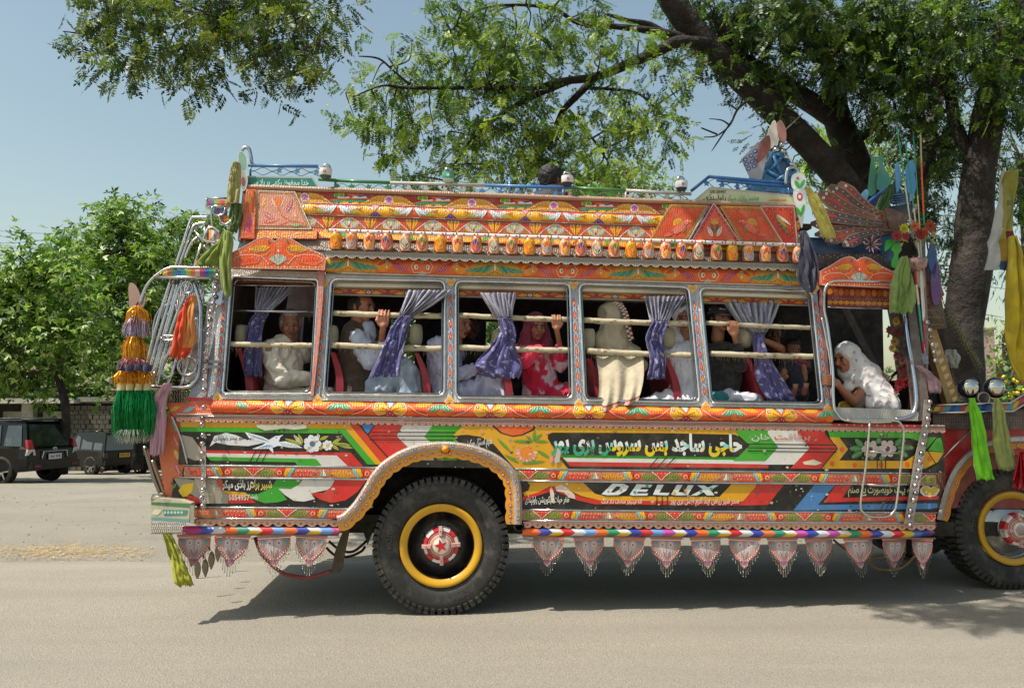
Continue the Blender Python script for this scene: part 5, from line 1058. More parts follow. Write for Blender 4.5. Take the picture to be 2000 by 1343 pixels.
def crest():
    r_ = bpy.data.objects.new('blue_crest', None); col_main.objects.link(r_); r_.parent = BUS
    for P, c, Y in ((([(775, 620), (800, 370), (815, 340), (840, 500), (830, 620)]), '3a7a60', .62), ([(840, 540), (862, 420), (848, 350), (872, 325), (895, 350), (890, 410), (945, 500), (945, 560), (860, 600)], '3a8070', .6), ([(985, 500), (985, 420), (1000, 380), (1020, 430), (1028, 520), (1000, 620)], '5a94c4', .6),
                    ([(1070, 420), (1105, 365), (1140, 420), (1130, 470), (1145, 560), (1120, 640), (1080, 620), (1068, 500)], '4a86bc', .55), ([(720, 640), (760, 590), (775, 640), (745, 700)], '7ab0cc', .5), ([(980, 690), (1060, 640), (1110, 620), (1130, 660), (1050, 705)], '6aa8cc', .5), ([(940, 690), (960, 560), (1000, 520), (1040, 690)], '2a4a6a', .66)):
        plate('crest_blade', smooth2(ZC(P)), 0, .014, H(c), ENAMEL, Y=Y, parent=r_)
    for k in range(7):
        y = 640+k*18; tubes('crest_slat', [ZC([(700+k*6, y+110-k*16), (800+k*18, y+30-k*14), (930, y-70+k*6)])], .014, '1f4a94' if k % 2 else '2a5aa4', Y=.45+.01*k, parent=r_, m=ENAMEL)
    for k in range(4): tubes('crest_slat', [ZC([(960, 640+k*18), (1090, 625+k*20)])], .010, '204a70', Y=.5, parent=r_, m=ENAMEL, sm=False)
    plate('crest_base', ZC([(700, 760), (960, 720), (1120, 700), (1110, 800), (760, 800)]), 0, .8, H('1f2a38'), ENAMEL, Y=.66, parent=r_)
crest()
plate('blue_board', ZC([(235, 960), (560, 965), (880, 1030), (880, 1090), (235, 1085)]), 0, .03, H('1f4a78'), ENAMEL, Y=.36)
plate('blue_board', ZC([(880, 940), (960, 930), (1010, 1000), (990, 1140), (900, 1150), (870, 1050)]), 0, .03, H('2a5a84'), ENAMEL, Y=.30)
plate('stamped_board', ZC([(385, 1085), (900, 1088), (960, 1160), (960, 1200), (385, 1200)]), 0, .03, H('3c2c2c'), EMBOSS, Y=.30, art=lambda a: [a.dots([ZC([(400+i*28, 1100+(i % 2)*14)])[0]], 1.4, H('8a7a74'), 2) for i in range(19)])
plate('green_clover', smooth2(ZC([(955, 1150), (975, 1090), (950, 1050), (980, 1000), (905, 1070), (915, 990), (960, 980), (985, 1010), (1020, 1000), (1030, 1060), (1005, 1100), (1010, 1190), (960, 1190)])), 0, .014, H('3aa03a'), ENAMEL, Y=.20)
g = G(); c0 = L(*ZC([(790, 1020)])[0], .22)
for k in range(16): t = 2*PI*k/16; e = V((math.cos(t), -.5, math.sin(t)*.8)).normalized(); g.lathe([(.002, 0), (.016, .045), (.002, .09)], c0, e, H('6a2a3a' if k % 2 else '8a8a92'), 5)
g.build('foil_rosette', TINSEL, BUS)
# ---- door opening, hand rails, steps
tubes('door_hoop', [ZF([(1020, 208), (850, 200), (560, 190), (480, 205), (438, 260), (432, 400), (455, 520), (480, 700), (500, 900), (505, 1130), (530, 1210), (600, 1265), (800, 1280), (960, 1275)])], .012, 'd0ccc4', .05)
tubes('door_post', [ZF([(1040, 380), (1065, 560), (1105, 800), (1135, 1000), (1140, 1150), (1100, 1230), (980, 1260)])], .016, 'c0c4cc', .01)
tubes('door_post', [ZF([(1060, 470), (1075, 640), (1110, 830)])], .012, 'b0bccc', .05); tubes('door_post', [ZF([(415, 470), (450, 640), (485, 850), (490, 1100)])], .015, 'c4c0b8', .0)
plate('door_sill', ZF([(505, 1165), (1100, 1185), (1160, 1200), (1160, 1270), (480, 1262)]), .012, .10, H('a8a49c'), TIN)
plate('cab_post', ZF([(1070, 350), (1130, 340), (1240, 1100), (1245, 1270), (1165, 1270), (1145, 1050)]), .0, .10, H('6a5a50'), TIN)
plate('cab_post', ZF([(1010, 380), (1060, 380), (1150, 900), (1155, 1180), (1130, 1180), (1060, 760)]), -.02, .02, H('4c3a34'), TIN)
for pl, pr in ((432, 470),): plate('door_jamb', ZF([(395, 200), (435, 210), (438, 560), (505, 1265), (460, 1255), (400, 460)]), .0, .05, H('98605a'), EMBOSS)
tubes('step_ladder', [Z4([(1000, 160), (1180, 160), (1370, 163), (1420, 190), (1442, 270), (1415, 540), (1385, 800), (1360, 870), (1310, 903), (1190, 903), (1130, 870), (1108, 800), (1150, 500), (1180, 170)]), Z4([(1178, 402), (1418, 414)]), Z4([(1165, 655), (1395, 668)])], .0095, 'cfcac0', .06)
# ---- bead strips
def beads(pts, strip, lab, r0=.017):
    plate('bead_strip', strip, .055, .012, H('a09a94'), TIN)
    for i, (x, y) in enumerate(pts):
        g = G(); c = Bp(x, y, .067); k = i % 5; r = r0*(1.15 if k == 3 else 1)
        g.lathe([(r*1.15, 0), (r*1.1, .005), (r*.92, .013), (r*.5, .021), (0, .023)], c, (0, -1, .1), H('c8c4c4') if k != 2 else H('8a8580'), 12); b = g.build('steel_button', CHROME, BUS)
        if k != 2: g = G(); g.ball(c+V((0, -.021, .001)), r*.42, H('b02838' if k % 2 else '3a4a9a'), 8); g.build('jewel', PLASTIC, b)
bl = ZD([(900, 100), (890, 150), (885, 200), (876, 252), (868, 305), (855, 370), (840, 430), (832, 490), (825, 550), (818, 605), (808, 685), (800, 750), (795, 810), (790, 885), (785, 960), (785, 1030), (785, 1165), (775, 1250), (768, 1300)])+Z1([(500, 275), (495, 340), (495, 415), (492, 475), (500, 620), (500, 695), (490, 755), (497, 820)])
beads(bl, ZD([(880, 90), (905, 90), (850, 420), (815, 760), (800, 1100), (795, 1343)])+Z1([(520, 200), (522, 560), (520, 840), (492, 850), (485, 560), (490, 200)])+ZD([(760, 1343), (765, 1100), (790, 760), (825, 420)]), 'rear')
br = ZF([(1225, 510), (1245, 570), (1255, 622), (1270, 682), (1280, 740), (1290, 805)])+Z4([(1640, 20), (1640, 85), (1628, 150), (1618, 210), (1605, 278), (1590, 345), (1577, 415), (1567, 480), (1556, 545), (1545, 605), (1528, 662), (1532, 722), (1520, 775), (1495, 855), (1485, 902), (1490, 968)])
beads(br, Z4([(1605, 0), (1655, 0), (1640, 200), (1590, 500), (1560, 700), (1510, 980), (1450, 960), (1480, 780), (1520, 500), (1590, 200)]), 'front', .018)
plate('strap', ZD([(870, 300), (905, 270), (935, 260), (915, 375), (880, 378)]), .05, .01, H('b8b8b8'), CHROME); plate('strap', ZD([(800, 798), (908, 805), (905, 825), (800, 820)]), .06, .02, H('8a8a88'), TIN); plate('strap', ZD([(800, 840), (905, 845), (905, 865), (800, 862)]), .06, .02, H('8a8a88'), TIN)
# ---- rear corner of the body
plate('rear_corner', Z1([(235, 95), (330, 100), (362, 480), (338, 560), (345, 620), (420, 790), (330, 815), (235, 800), (205, 720), (180, 560), (160, 420), (205, 300)]), -.01, .25, H('cc6a40'), EMBOSS, art=lambda a: [a.leaf(*Z1([(260+i*8, 160+i*110)])[0], *Z1([(300+i*8, 250+i*110)])[0], 5, H(('7a9a50', 'd84a24', 'e0a020', 'c03a50', 'e8c040')[i % 5]), WHITE, l=1) for i in range(6)])
tubes('corner_strip', [Z1([(260, 130), (330, 300), (380, 495)])], .008, 'c8c4c8', .012); tubes('corner_strip', [Z1([(50, 360), (120, 600), (170, 720)]), Z1([(110, 470), (160, 610), (210, 740)])], .016, '8a8478', -.1)
plate('rear_frieze_box', ZD([(500, 1130), (650, 1130), (790, 1080), (850, 1120), (850, 1240), (560, 1240), (520, 1200)]), .01, .3, H('cc5a34'), EMBOSS, art=lambda a: (a.poly(ZD([(640, 1085), (850, 1095), (850, 1115), (640, 1110)]), H('b82430'), 2), a.leaf(*ZD([(520, 1190)])[0], *ZD([(600, 1160)])[0], 4, YL, l=2), a.leaf(*ZD([(620, 1200)])[0], *ZD([(720, 1160)])[0], 4, H('7ab0b8'), l=2), [a.dots([ZD([(730+i*16, 1180)])[0], ZD([(735+i*16, 1210)])[0]], 1.2, H('e8c0a8'), 2) for i in range(7)]))
plate('rear_side_wall', ZD([(820, 330), (985, 250), (900, 800), (860, 1110), (800, 1110), (650, 1110), (700, 1000), (760, 700)]), -.02, .06, H('9a9ca4'), TIN)
# bumper end with chain fringe
gb = plate('rear_bumper', ZD([(375, 1880), (375, 1880)])[:0]+Z1([(100, 790), (150, 760), (330, 775), (400, 800), (392, 950), (330, 945), (100, 930)]), .12, .28, H('bcb49c'), ENAMEL, art=lambda a: (a.poly(Z1([(100, 790), (400, 800), (398, 835), (100, 810)]), H('4a7a50'), 1), a.poly(Z1([(100, 905), (395, 922), (392, 950), (100, 932)]), H('6a9a98'), 1), a.poly(Z1([(185, 850), (385, 852), (370, 890), (200, 895)]), H('2f8a7c'), 2), [a.ell(*Z1([(205+i*26, 870)])[0], 2.6, 3.2, H('b8c8bc'), l=3, n=8) for i in range(6)], a.leaf(*Z1([(105, 880)])[0], *Z1([(180, 850)])[0], 6, H('d8d4b4'), l=2)))
plate('bumper_bracket', Z1([(400, 815), (432, 815), (430, 960), (400, 955)]), .13, .06, H('c4c4c0'), CHROME)
g = G()
for i in range(17):
    for k in range(4):
        x, y = 100+i*16+(k % 2)*8, 945+k*24; p = Bp(*Z1([(x, y)])[0], .13); q = Bp(*Z1([(x+(8 if k % 2 == 0 else -8), y+20)])[0], .13); g.tube([p, (p+q)/2+V((.004, -.004, 0)), q], .0028, H('8a8478'), 4)
    g.ball(Bp(*Z1([(100+i*16, 1030)])[0], .13), .006, H('a8a290'), 6)
tag(g.build('chain_fringe', CHROME, BUS), kind='stuff')
g = G()
for i in range(14):
    for k in range(4): p = Bp(*ZD([(400+i*19+(k % 2)*9, 1035+k*24)])[0], .05); q = Bp(*ZD([(400+i*19+9-(k % 2)*9, 1057+k*24)])[0], .05); g.tube([p, q], .003, H('8a7470'), 4)
tag(g.build('chain_fringe', CHROME, BUS), kind='stuff')
tubes('gas_bottle_collar', [Z1([(110, 760), (215, 762)])], .03, 'c0b8a0', .0, sm=False)
# ---- rear ladders and hoops
lad = [[(240, 425), (300, 240), (340, 125), (370, 112), (452, 112)], [(262, 425), (340, 200), (372, 160), (440, 146)], [(300, 370), (340, 280), (380, 240)], [(360, 200), (425, 270)], [(425, 160), (430, 250)], [(360, 425), (405, 280)], [(60, 1040), (130, 760), (215, 500)], [(75, 1090), (160, 780), (240, 505)], [(85, 1140), (175, 820), (262, 505)], [(120, 1165), (215, 820), (320, 560), (345, 505)],
       [(105, 1110), (170, 880), (250, 600), (285, 505)], [(185, 1190), (235, 1050), (345, 650)], [(275, 1190), (330, 1000), (350, 900)], [(120, 1190), (150, 1080), (215, 940)]]
tubes('rear_ladder', [ZE(p) for p in lad], .0125, 'ccc8c4', -.02)
tubes('rear_ladder', [ZE(p) for p in ([(70, 1100), (150, 900), (235, 680), (240, 670), (180, 670), (150, 760)], [(50, 1150), (120, 900), (190, 660)], [(140, 1120), (230, 860), (300, 620)], [(90, 1000), (100, 800), (140, 700), (210, 660)], [(95, 1180), (130, 1020), (170, 900), (155, 876), (230, 880)])], .0085, 'b4aca8', -.12)
tubes('rear_frame', [ZE([(60, 1195), (290, 1202), (350, 1175), (385, 1110), (395, 950), (400, 780), (395, 660), (355, 520)]), ZE([(60, 1195), (60, 1160), (72, 1120)])], .015, 'b8b8bc', .0)
def loop(name, cx, cy, r, c, off): 
    cx, cy = ZE([(cx, cy)])[0]; g = G(); g.tube([Bp(cx+r*math.cos(t)/3.276, cy+r*math.sin(t)/3.276, off) for t in [i*PI/9 for i in range(18)]], .010, H(c), 8, closed=True); g.build(name, CHROME, BUS)
loop('steel_ring', 312, 562, 38, 'b8bcc0', .0); loop('steel_ring', 312, 1065, 58, 'b8b4b0', .02)
tubes('steel_hook', [ZE([(235, 960), (180, 1000), (152, 1060), (160, 1120), (200, 1135), (225, 1100)]), ZE([(150, 882), (160, 900), (225, 895), (240, 880), (215, 872), (160, 872)])], .011, 'bcbcbc', .03)
g = G()
for i in range(15): g.tube([Bp(*ZE([(300+i*5, 1180-i*3)])[0], -.03), Bp(*ZE([(225+i*14, 520+i*2)])[0], -.10)], .006, H('c4c0c4'), 5)
g.build('steel_rods', CHROME, BUS)
# rainbow striped brackets
def rainbow(name, P0, P1, h, n, off, cols):
    g = G()
    for i in range(n):
        a = [(P0[0]+(P1[0]-P0[0])*t, P0[1]+(P1[1]-P0[1])*t) for t in (i/n, (i+1)/n)]; g.prism([Bp(a[0][0], a[0][1], off), Bp(a[1][0], a[1][1], off), Bp(a[1][0], a[1][1]+h, off), Bp(a[0][0], a[0][1]+h, off)], (0, .06, 0), H(cols[i % len(cols)]))
    return g.build(name, ENAMEL, BUS)
RB = ['c8b030', 'c05a40', '3a8a8a', '3a6ab0', '3a9aa0', 'a8b040', 'dc6a40', 'd8a8a0', 'b03a70', '4a5ab0', '2a9a90', '9aa83a']
rainbow('striped_bracket', (318, 528), (426, 525), 13, 12, .05, RB)
tubes('bracket_tube', [[(430, 522), (380, 523), (332, 523), (305, 538), (288, 556), (278, 578), (275, 590)], [(428, 543), (300, 541)]], .012, 'c0bcb4', .07)
rainbow('striped_bracket', (405, 391), (446, 391), 11, 6, .05, ['b04a8a', '3a8aa0', 'b0b040', 'e07a30', 'd05a50', 'e8a020']); rainbow('striped_bracket', (418, 406), (440, 406), 12, 4, .04, ['3a9ab0', 'b04060', '3a8ac0', '4a4aa0'])
rainbow('striped_bracket', (431, 421), (448, 421), 13, 3, .03, ['b03a60', 'e08030', 'd8b020']); rainbow('striped_bracket', (408, 448), (428, 452), 20, 4, .03, ['d87a50', 'e8c8a0', '5a7ab0', 'd8a060'])
tubes('bracket_tube', [[(403, 388), (445, 387)], [(403, 403), (445, 403)], [(403, 388), (404, 396), (403, 403), (412, 410), (414, 440)], [(414, 404), (416, 416), (424, 421), (436, 418), (440, 406)], [(428, 420), (432, 433), (442, 438), (452, 430)], [(400, 460), (405, 448), (416, 444), (430, 455)], [(398, 480), (412, 490), (424, 488)], [(410, 440), (400, 460), (400, 470), (424, 474)]], .009, 'c0bcb8', .07)
# brown butterfly plate
gbf = plate('butterfly_plate', smooth2(ZD([(205, 330), (200, 250), (215, 205), (250, 220), (280, 270), (290, 300), (320, 280), (335, 310), (325, 370), (300, 400), (275, 350), (240, 405), (210, 400)])), .07, .01, H('8a6a5c'), ENAMEL)
plate('pelmet_badge', ZF([(1105, 240), (1200, 215), (1330, 215), (1360, 290), (1340, 320), (1140, 330)]), 0, .04, H('a84828'), EMBOSS, Y=.30)
# ---- pendants under the skirt
def pendant_proto():
    g = G(); w_, h = .122, .225; T = lambda x, y: (x*w_, 0, -y*h)
    g.prism([T(-1.06, 0), T(1.06, 0), T(1.0, .09), T(-1.0, .09)], (0, .012, 0), H('b07468'))
    P = [(-.96, .11), (.96, .11), (.98, .22), (.9, .38), (.74, .56), (.5, .70), (.28, .80), (.2, .92), (0, 1.02), (-.2, .92), (-.28, .80), (-.5, .70), (-.74, .56), (-.9, .38), (-.98, .22)]
    g.prism([(x*w_, .002, -y*h) for x, y in P], (0, .010, 0), H('b87870'))
    a = Art(g, lambda u, v, o: (u*w_, -o+.002, -v*h))
    a.poly([(-.8, .17), (.8, .17), (.68, .42), (.35, .68), (0, .82), (-.35, .68), (-.68, .42)], H('b08a84'), 1)
    for s in (-1, 1):
        a.poly([(s*.04, .28), (s*.1, .16), (s*.3, .12), (s*.46, .2), (s*.5, .34), (s*.34, .52), (s*.04, .70)], H('b4a8a8'), 2)
        a.ell(s*.27, .26, .13, .075, H('cfc4c2'), l=3, n=9); a.ell(s*.27, .26, .07, .04, H('8a5a58'), l=4, n=7); a.leaf(s*.55, .2, s*.9, .15, .05, H('4a8aa0'), l=3); a.leaf(s*.62, .32, s*.86, .2, .05, H('5a9a90'), l=3); a.ell(s*.84, .17, .06, .04, H('c84a34'), l=4, n=7)
        a.line([(s*.82, .4), (s*.2, .80)], .05, H('a8303c'), 3)
        for i in range(6): a.ell(s*(.78-.11*i), .44+.062*i, .045, .03, H('dcc8c0'), l=4, n=6)
        a.leaf(0, .72, s*.26, .44, .05, H('907474'), l=4)
    for i in range(5): a.dots([(-.22+.11*i, .80+.02*(i % 2))], .035, H('3a4a9a'), 5, 5)
    a.ell(0, .87, .05, .035, H('c02a30'), l=5, n=6); a.ell(0, .95, .08, .04, H('8ab0a8'), l=4, n=6); a.dots([(-.9+i*.15, .045) for i in range(13)], .045, H('d8b8a8'), 1, 5)
    o = g.build('pendant', EMBOSS, BUS)
    g = G()
    for i, x in enumerate((-.95, -.84, -.70, -.54, -.38, -.24, -.08, .08, .24, .38, .54, .70, .84, .95)):
        y0 = .2+.82*(1-abs(x))**.75; n = 3 if abs(x) < .5 else 2; zt = -y0*h
        for k in range(n): 
            z0 = zt-k*.022; g.tube([(x*w_+(.003 if q in (1, 2) else -.003), -.002, z0-zz) for q, zz in ((0, 0), (1, .002), (2, .018), (3, .020), (0, .018), (0, 0))], .0013, H('8a8476'), 3)
        g.ball((x*w_, -.002, zt-n*.022-.004), .0048, H('9a9486'), 6)
    g.build('bead_chain', CHROME, o); return o
pp = pendant_proto()
PXS = [380, 456, 536, 608, 1070, 1151, 1228, 1301, 1378, 1453, 1528, 1600, 1676, 1748, 1800]
for i, px in enumerate(PXS):
    p = Bp(px, 1046); o = pp if i == 0 else copy_tree(pp, BUS)
    o.location = (p.x, .02, zr(1045.5)-.002); o.rotation_euler = (random.uniform(-.14, .14), random.uniform(-.07, .07), random.uniform(-.4, .4)); o.scale = (.96, 1, 1) if px != 1800 else (.6, 1, 1.02)
    if px == 1800: o.rotation_euler.z = -.7
rail('pendant_rail', 1046, 358, 662, .006, H('a08070'), TIN); rail('pendant_rail', 1046, 1020, 1825, .006, H('a08070'), TIN)
# ---- underneath: flap, hoses, exhaust
plate('mud_flap', Z1([(1585, 1000), (1630, 1010), (1600, 1150), (1575, 1300), (1560, 1330), (1490, 1330), (1515, 1180), (1560, 1060)]), 0, .03, H('544634'), RUBBER, Y=.25)
plate('mud_flap', Z1([(1700, 950), (1840, 880), (1830, 960), (1770, 1120), (1730, 1000)]), 0, .03, H('2c261e'), RUBBER, Y=.45)
tubes('hose', [Z1([(900, 1060), (960, 1200), (1100, 1330), (1200, 1360), (1330, 1370), (1490, 1320)])], .014, '8a3434', Y=.20, m=RUBBER)
tubes('hose', [Z1([(1450, 1140), (1520, 1200), (1620, 1210), (1720, 1170), (1750, 1130)]), Z1([(1470, 1090), (1560, 1160), (1660, 1170), (1760, 1090)])], .011, '3a2a20', Y=.8, m=RUBBER)
tubes('hose', [Z4([(1150, 1220), (1230, 1300), (1360, 1310), (1450, 1280), (1530, 1200)]), Z4([(900, 1080), (1000, 1160), (1150, 1220), (1300, 1210)])], .010, '8a6a44', Y=.4, m=RUBBER)
g = G(); c = L(1014, 1027, -.03); g.lathe([(.030, 0), (.040, 0), (.040, .20), (.030, .20), (.028, .02)], c, (0, 1, 0), H('1a1816'), 16); g.build('exhaust_end', DARK, BUS)
for i, (x, y, t) in enumerate([(395, 1065, 0), (412, 1095, .1), (400, 1110, -.1), (425, 1080, .3), (437, 1065, -.2), (385, 1115, .2), (444, 1090, .3), (373, 1090, .1)]):
    Y = .25+.26*i; k = (L(1, 1, Y)-L(1, 1, .2)).length*0; g = G(); g.tube([L(x-14+i*3, 1046, Y), L(x-2, y-20, Y)], .009, H('b02030'), 6); s = g.build('red_strap', RUBBER, BUS)
    g = G(); T = lambda u, v: L(x+u*6*math.cos(t)-v*2*t, y+v*12, Y); g.prism([T(*q) for q in ((0, -1.6), (.6, -1.2), (1, -.4), (.8, .4), (0, 1.4), (-.8, .4), (-1, -.4), (-.6, -1.2))], (0.004, .012, 0), H('5c5440')); g.build('leaf_dangler', DARK, s)
# ================================================================ front end of the bus
def QY(px, py, Y=.36): return L(px, py, Y)
plate('cowl_side', [(1822, 806), (2120, 796), (2120, 838), (1822, 838)], 0, .04, H('4a3a36'), EMBOSS, Y=.30, art=lambda a: [a.line([(1830+i*5, 813+j*6), (1830+i*5, 817+j*6)], 1.2, H('7a6a5c'), 1) for i in range(40) for j in range(3)])
plate('cowl_panel', [(1838, 838), (2120, 838), (2120, 900), (1900, 880), (1850, 935), (1836, 1000)], 0, .3, H('a81c20'), ENAMEL, Y=.33)
g = G(); a0, b0 = QY(1840, 800, .5), QY(2200, 800, .5); zt = QY(1900, 790, .5).z; g.box((a0.x, .50, zr(1000)), (b0.x, 1.85, zt), H('7a1c1c')); g.box((a0.x, .4, zt), (b0.x, 1.95, zt+.02), H('26303c')); g.build('bonnet', ENAMEL, BUS)
g = G(); q = [QY(x, y, .3) for x, y in ((1836, 1012), (1850, 960), (1840, 838), (1828, 838), (1828, 1012))]; g.prism(q, (0, .25, 0), H('6a3420')); g.build('cab_lower_side', EMBOSS, BUS)
AP = resamp([(p.x, p.y) for p in smoothpath([V((*q, 0)) for q in [(1834, 1014), (1846, 965), (1866, 918), (1898, 884), (1940, 864), (1990, 857), (2040, 862), (2085, 880), (2120, 915)]], 5)], 60)
g = G(); g2 = G(); A2 = Art(g2, lambda u, v, o: L(u, v, .305-o))
for i in range(60):
    def pt(i, d, o):
        a, b = AP[max(i-1, 0)], AP[min(i+1, 60)]; t = (b-a).normalized(); n = V((-t.y, t.x, 0)); q = AP[i]+n*d; return L(q.x, q.y, .33-o), q
    for (d0, o0), (d1, o1) in zip([(-7, 0), (-4, .05), (4, .06), (7, .03)], [(-4, .05), (4, .06), (7, .03), (8, .02)]): g.face([pt(i, d0, o0)[0], pt(i+1, d0, o0)[0], pt(i+1, d1, o1)[0], pt(i, d1, o1)[0]], H('b8aca4'))
    f = lambda i: 17+2.6*abs(math.sin(i*PI*13/60))
    g2.face([pt(i, 8, .022)[0], pt(i+1, 8, .022)[0], pt(i+1, f(i+1), .022)[0], pt(i, f(i), .022)[0]], H('c87c18'))
    if i % 5 == 2: q = pt(i, 13, .03)[1]; A2.ell(q.x, q.y, 3, 3, H('a82a20'), l=1, n=7); A2.ell(q.x, q.y, 1.4, 1.4, WHITE, l=2, n=6)
g.build('front_fender', TIN, BUS); g2.build('fender_valance', ENAMEL, BUS)
g = G(); fl = [L(p.x, p.y, .36) for p in AP][::4]
for a_, b_ in zip(fl, fl[1:]): g.face([a_, b_, b_+V((0, .45, 0)), a_+V((0, .45, 0))], H('1c1917'))
g.build('wheel_well', DARK, BUS)
def rb2(P0, P1, h, n, cols, Y):
    g = G()
    for i in range(n):
        (xa, ya), (xb, yb) = [(P0[0]+(P1[0]-P0[0])*t, P0[1]+(P1[1]-P0[1])*t) for t in (i/n, (i+1)/n)]; sh = 5; g.prism([QY(xa+sh, ya, Y), QY(xb+sh, yb, Y), QY(xb, yb+h, Y), QY(xa, ya+h, Y)], (0, .05, 0), H(cols[i % len(cols)]))
    g.build('striped_bracket', ENAMEL, BUS)
CC = ['c8a030', 'b0602a', '2a8a9a', '1a4a90', '2a6ab0', 'b0403a']
rb2((1822, 793), (1975, 790), 11, 15, CC, .26); rb2((1975, 789), (2030, 752), 15, 5, ['c8a030', 'b0402a', '2a6ab0', 'c05a3a', '2a8a8a'], .26)
tubes('bracket_tube', [[(1820, 791), (1972, 787), (2030, 750)], [(1820, 806), (1978, 803), (2034, 768)]], .010, 'c0bcb4', Y=.25, sm=False)
tubes('fender_stay', [[(1836, 898), (1898, 838)]], .008, 'c4bcb0', Y=.22, sm=False)
plate('brass_post', [(1806, 640), (1826, 632), (1874, 782), (1850, 788)], 0, .08, H('9a7a48'), TIN, Y=.36, art=lambda a: [a.poly([(1822+i*5.2, 672+i*15), (1832+i*5.2, 668+i*15), (1833+i*5.2, 674+i*15), (1826+i*5.2, 681+i*15)], H('c8ac78'), 1) for i in range(8)])
g = G(); P = [QY(1800, 600, .5), QY(1832, 600, .5), QY(1872, 788, .5), QY(1800, 788, .5)]; g.prism(P, (0, .03, 0), H('241e1c')); g.build('quarter_panel', DARK, BUS)
# clutter of carved trim at the windscreen corner
plate('corner_shelf', [(1806, 555), (1838, 553), (1842, 572), (1838, 590), (1810, 592)], 0, .2, H('8a5030'), EMBOSS, Y=.28)
g = G()
for r_ in range(5):
    for i in range(5): p, q = QY(1808+i*7, 575+r_*14, .27), QY(1816+i*7, 574+r_*14, .27); g.tube(arc(p, q, .018, 6), .004, H('8a7458'), 4)
tag(g.build('hanging_chain', CHROME, BUS), kind='stuff')
plate('corner_trim', [(1806, 590), (1840, 588), (1850, 640), (1812, 645)], 0, .1, H('5a4636'), TIN, Y=.32)
plate('corner_trim', [(1796, 515), (1812, 508), (1822, 520), (1828, 552), (1800, 556)], 0, .12, H('5a3040'), EMBOSS, Y=.32)
tubes('wall_post', [[(1800, 500), (1806, 600), (1808, 700), (1802, 800)]], .020, '8a7a74', Y=.26, m=TIN)
g = G(); g.lathe([(.0, .06), (.03, .05), (.045, .02), (.05, -.03), (.056, -.035), (.0, -.035)], QY(1800, 702, .18), (0, 0, 1), H('a8a0a0'), 16); g.build('steel_bell', CHROME, BUS)
for P, cs, r in (([(1752, 250), (1782, 462)], ['2a9a70', '2a9a70', 'b8c0b0', '6ab0b0'], .006), ([(1768, 272), (1802, 560), (1806, 690)], ['2a8a70', 'c8c0b0', 'd0c8c0', 'c04050', 'd8c8c8'], .006), ([(1784, 266), (1796, 440), (1800, 520)], ['2a8a6a', 'c8b89a', 'b8bcb8'], .005), ([(1798, 263), (1800, 330), (1803, 400), (1805, 440)], ['b0a060', 'e0501c', 'e0501c', '2a9a60'], .0065), ([(1784, 500), (1804, 690)], ['b02a3a', 'c8c8b8', '2a9a80', 'b83a60'], .009), ([(1795, 500), (1807, 680)], ['d8d0d0', 'e0d8d8', 'c03a5a'], .008)):
    g = G(); Q = smoothpath([QY(x, y, .16) for x, y in P], 6); cols = [H(c) for c in cs]; g.tube(Q, r, lambda t, cols=cols: cols[min(len(cols)-1, int(t*len(cols)))], 8); g.build('painted_rod', PLASTIC, BUS)
g = G(); g.lathe([(.05, 0), (.075, .03), (.085, .09), (.082, .092), (.06, .05)], QY(1790, 528, .16), (0, 0, 1), H('a08078'), 14); g.build('flower_cup', TINSEL, BUS)
for i, P in enumerate(([(1795, 560), (1787, 530), (1790, 505), (1800, 520), (1806, 560)], [(1818, 530), (1812, 500), (1822, 470), (1830, 500), (1826, 540)], [(1822, 590), (1818, 540), (1830, 510), (1838, 545), (1834, 590)])): plate('carved_feather', smooth2(P), 0, .012, H(('c8a478', '2a4a80', '5a3a70')[i]), ENAMEL, Y=.24)
for k in range(3):
    g = G(); a, b = QY(1846+k*7, 612+k*3, .5), QY(1912+k*2, 712+k*5, .62); ax = (b-a).normalized(); u_ = ax.orthogonal().normalized(); v_ = ax.cross(u_)
    g.tube([a.lerp(b, i/150)+(u_*math.cos(i*.62)+v_*math.sin(i*.62))*.024 for i in range(151)], .0022, H('8a8a4a'), 4); g.build('spring_coil', CHROME, BUS)
for x in (1895, 1945):
    g = G(); c = QY(x, 757, .34); g.lathe([(0, -.09), (.05, -.085), (.078, -.05), (.088, 0), (.080, .012)], c, (0, -1, 0), H('1c2c48'), 20); o = g.build('lamp_housing', ENAMEL, BUS)
    g = G(); g.lathe([(.078, .0), (.070, .02), (.045, .037), (0, .044)], c, (0, -1, 0), H('d0ccc0'), 20); g.build('mirror_lens', mat('mirror', .04, metal=1, grime=0, vary=0), o)
g = G(); c = QY(1921, 778, .3); g.tube([c+V((.05*math.cos(t), 0, .05*math.sin(t))) for t in [i*PI/8 for i in range(16)]], .008, H('a8987c'), 6, closed=True); g.build('steel_ring', CHROME, BUS)
g = G(); g.tube([QY(2012, 470, .4), QY(2016, 780, .4)], .016, H('6a4a34'), 8); g.tube([QY(1944, 327, .4), QY(1980, 345, .4), QY(2012, 350, .4)], .006, H('6a5a48'), 5); g.tube([QY(2012, 350, .4), QY(2012, 470, .4)], .016, H('6a4a34'), 8); g.build('flag_mast', DARK, BUS)
# steering wheel and dash in the dark
g = G(); g.box(QY(1786, 740, .45), QY(1830, 800, .45)+V((0, 1.4, 0)), H('2a201c')); g.build('dashboard', DARK, BUS)
g = G(); c = QY(1765, 735, 1.3); g.tube([c+V((.10*math.cos(t), .22*math.sin(t), .12*math.cos(t))) for t in [i*PI/12 for i in range(24)]], .015, H('1c1a1a'), 8, closed=True); g.build('steering_wheel', PLASTIC, BUS)
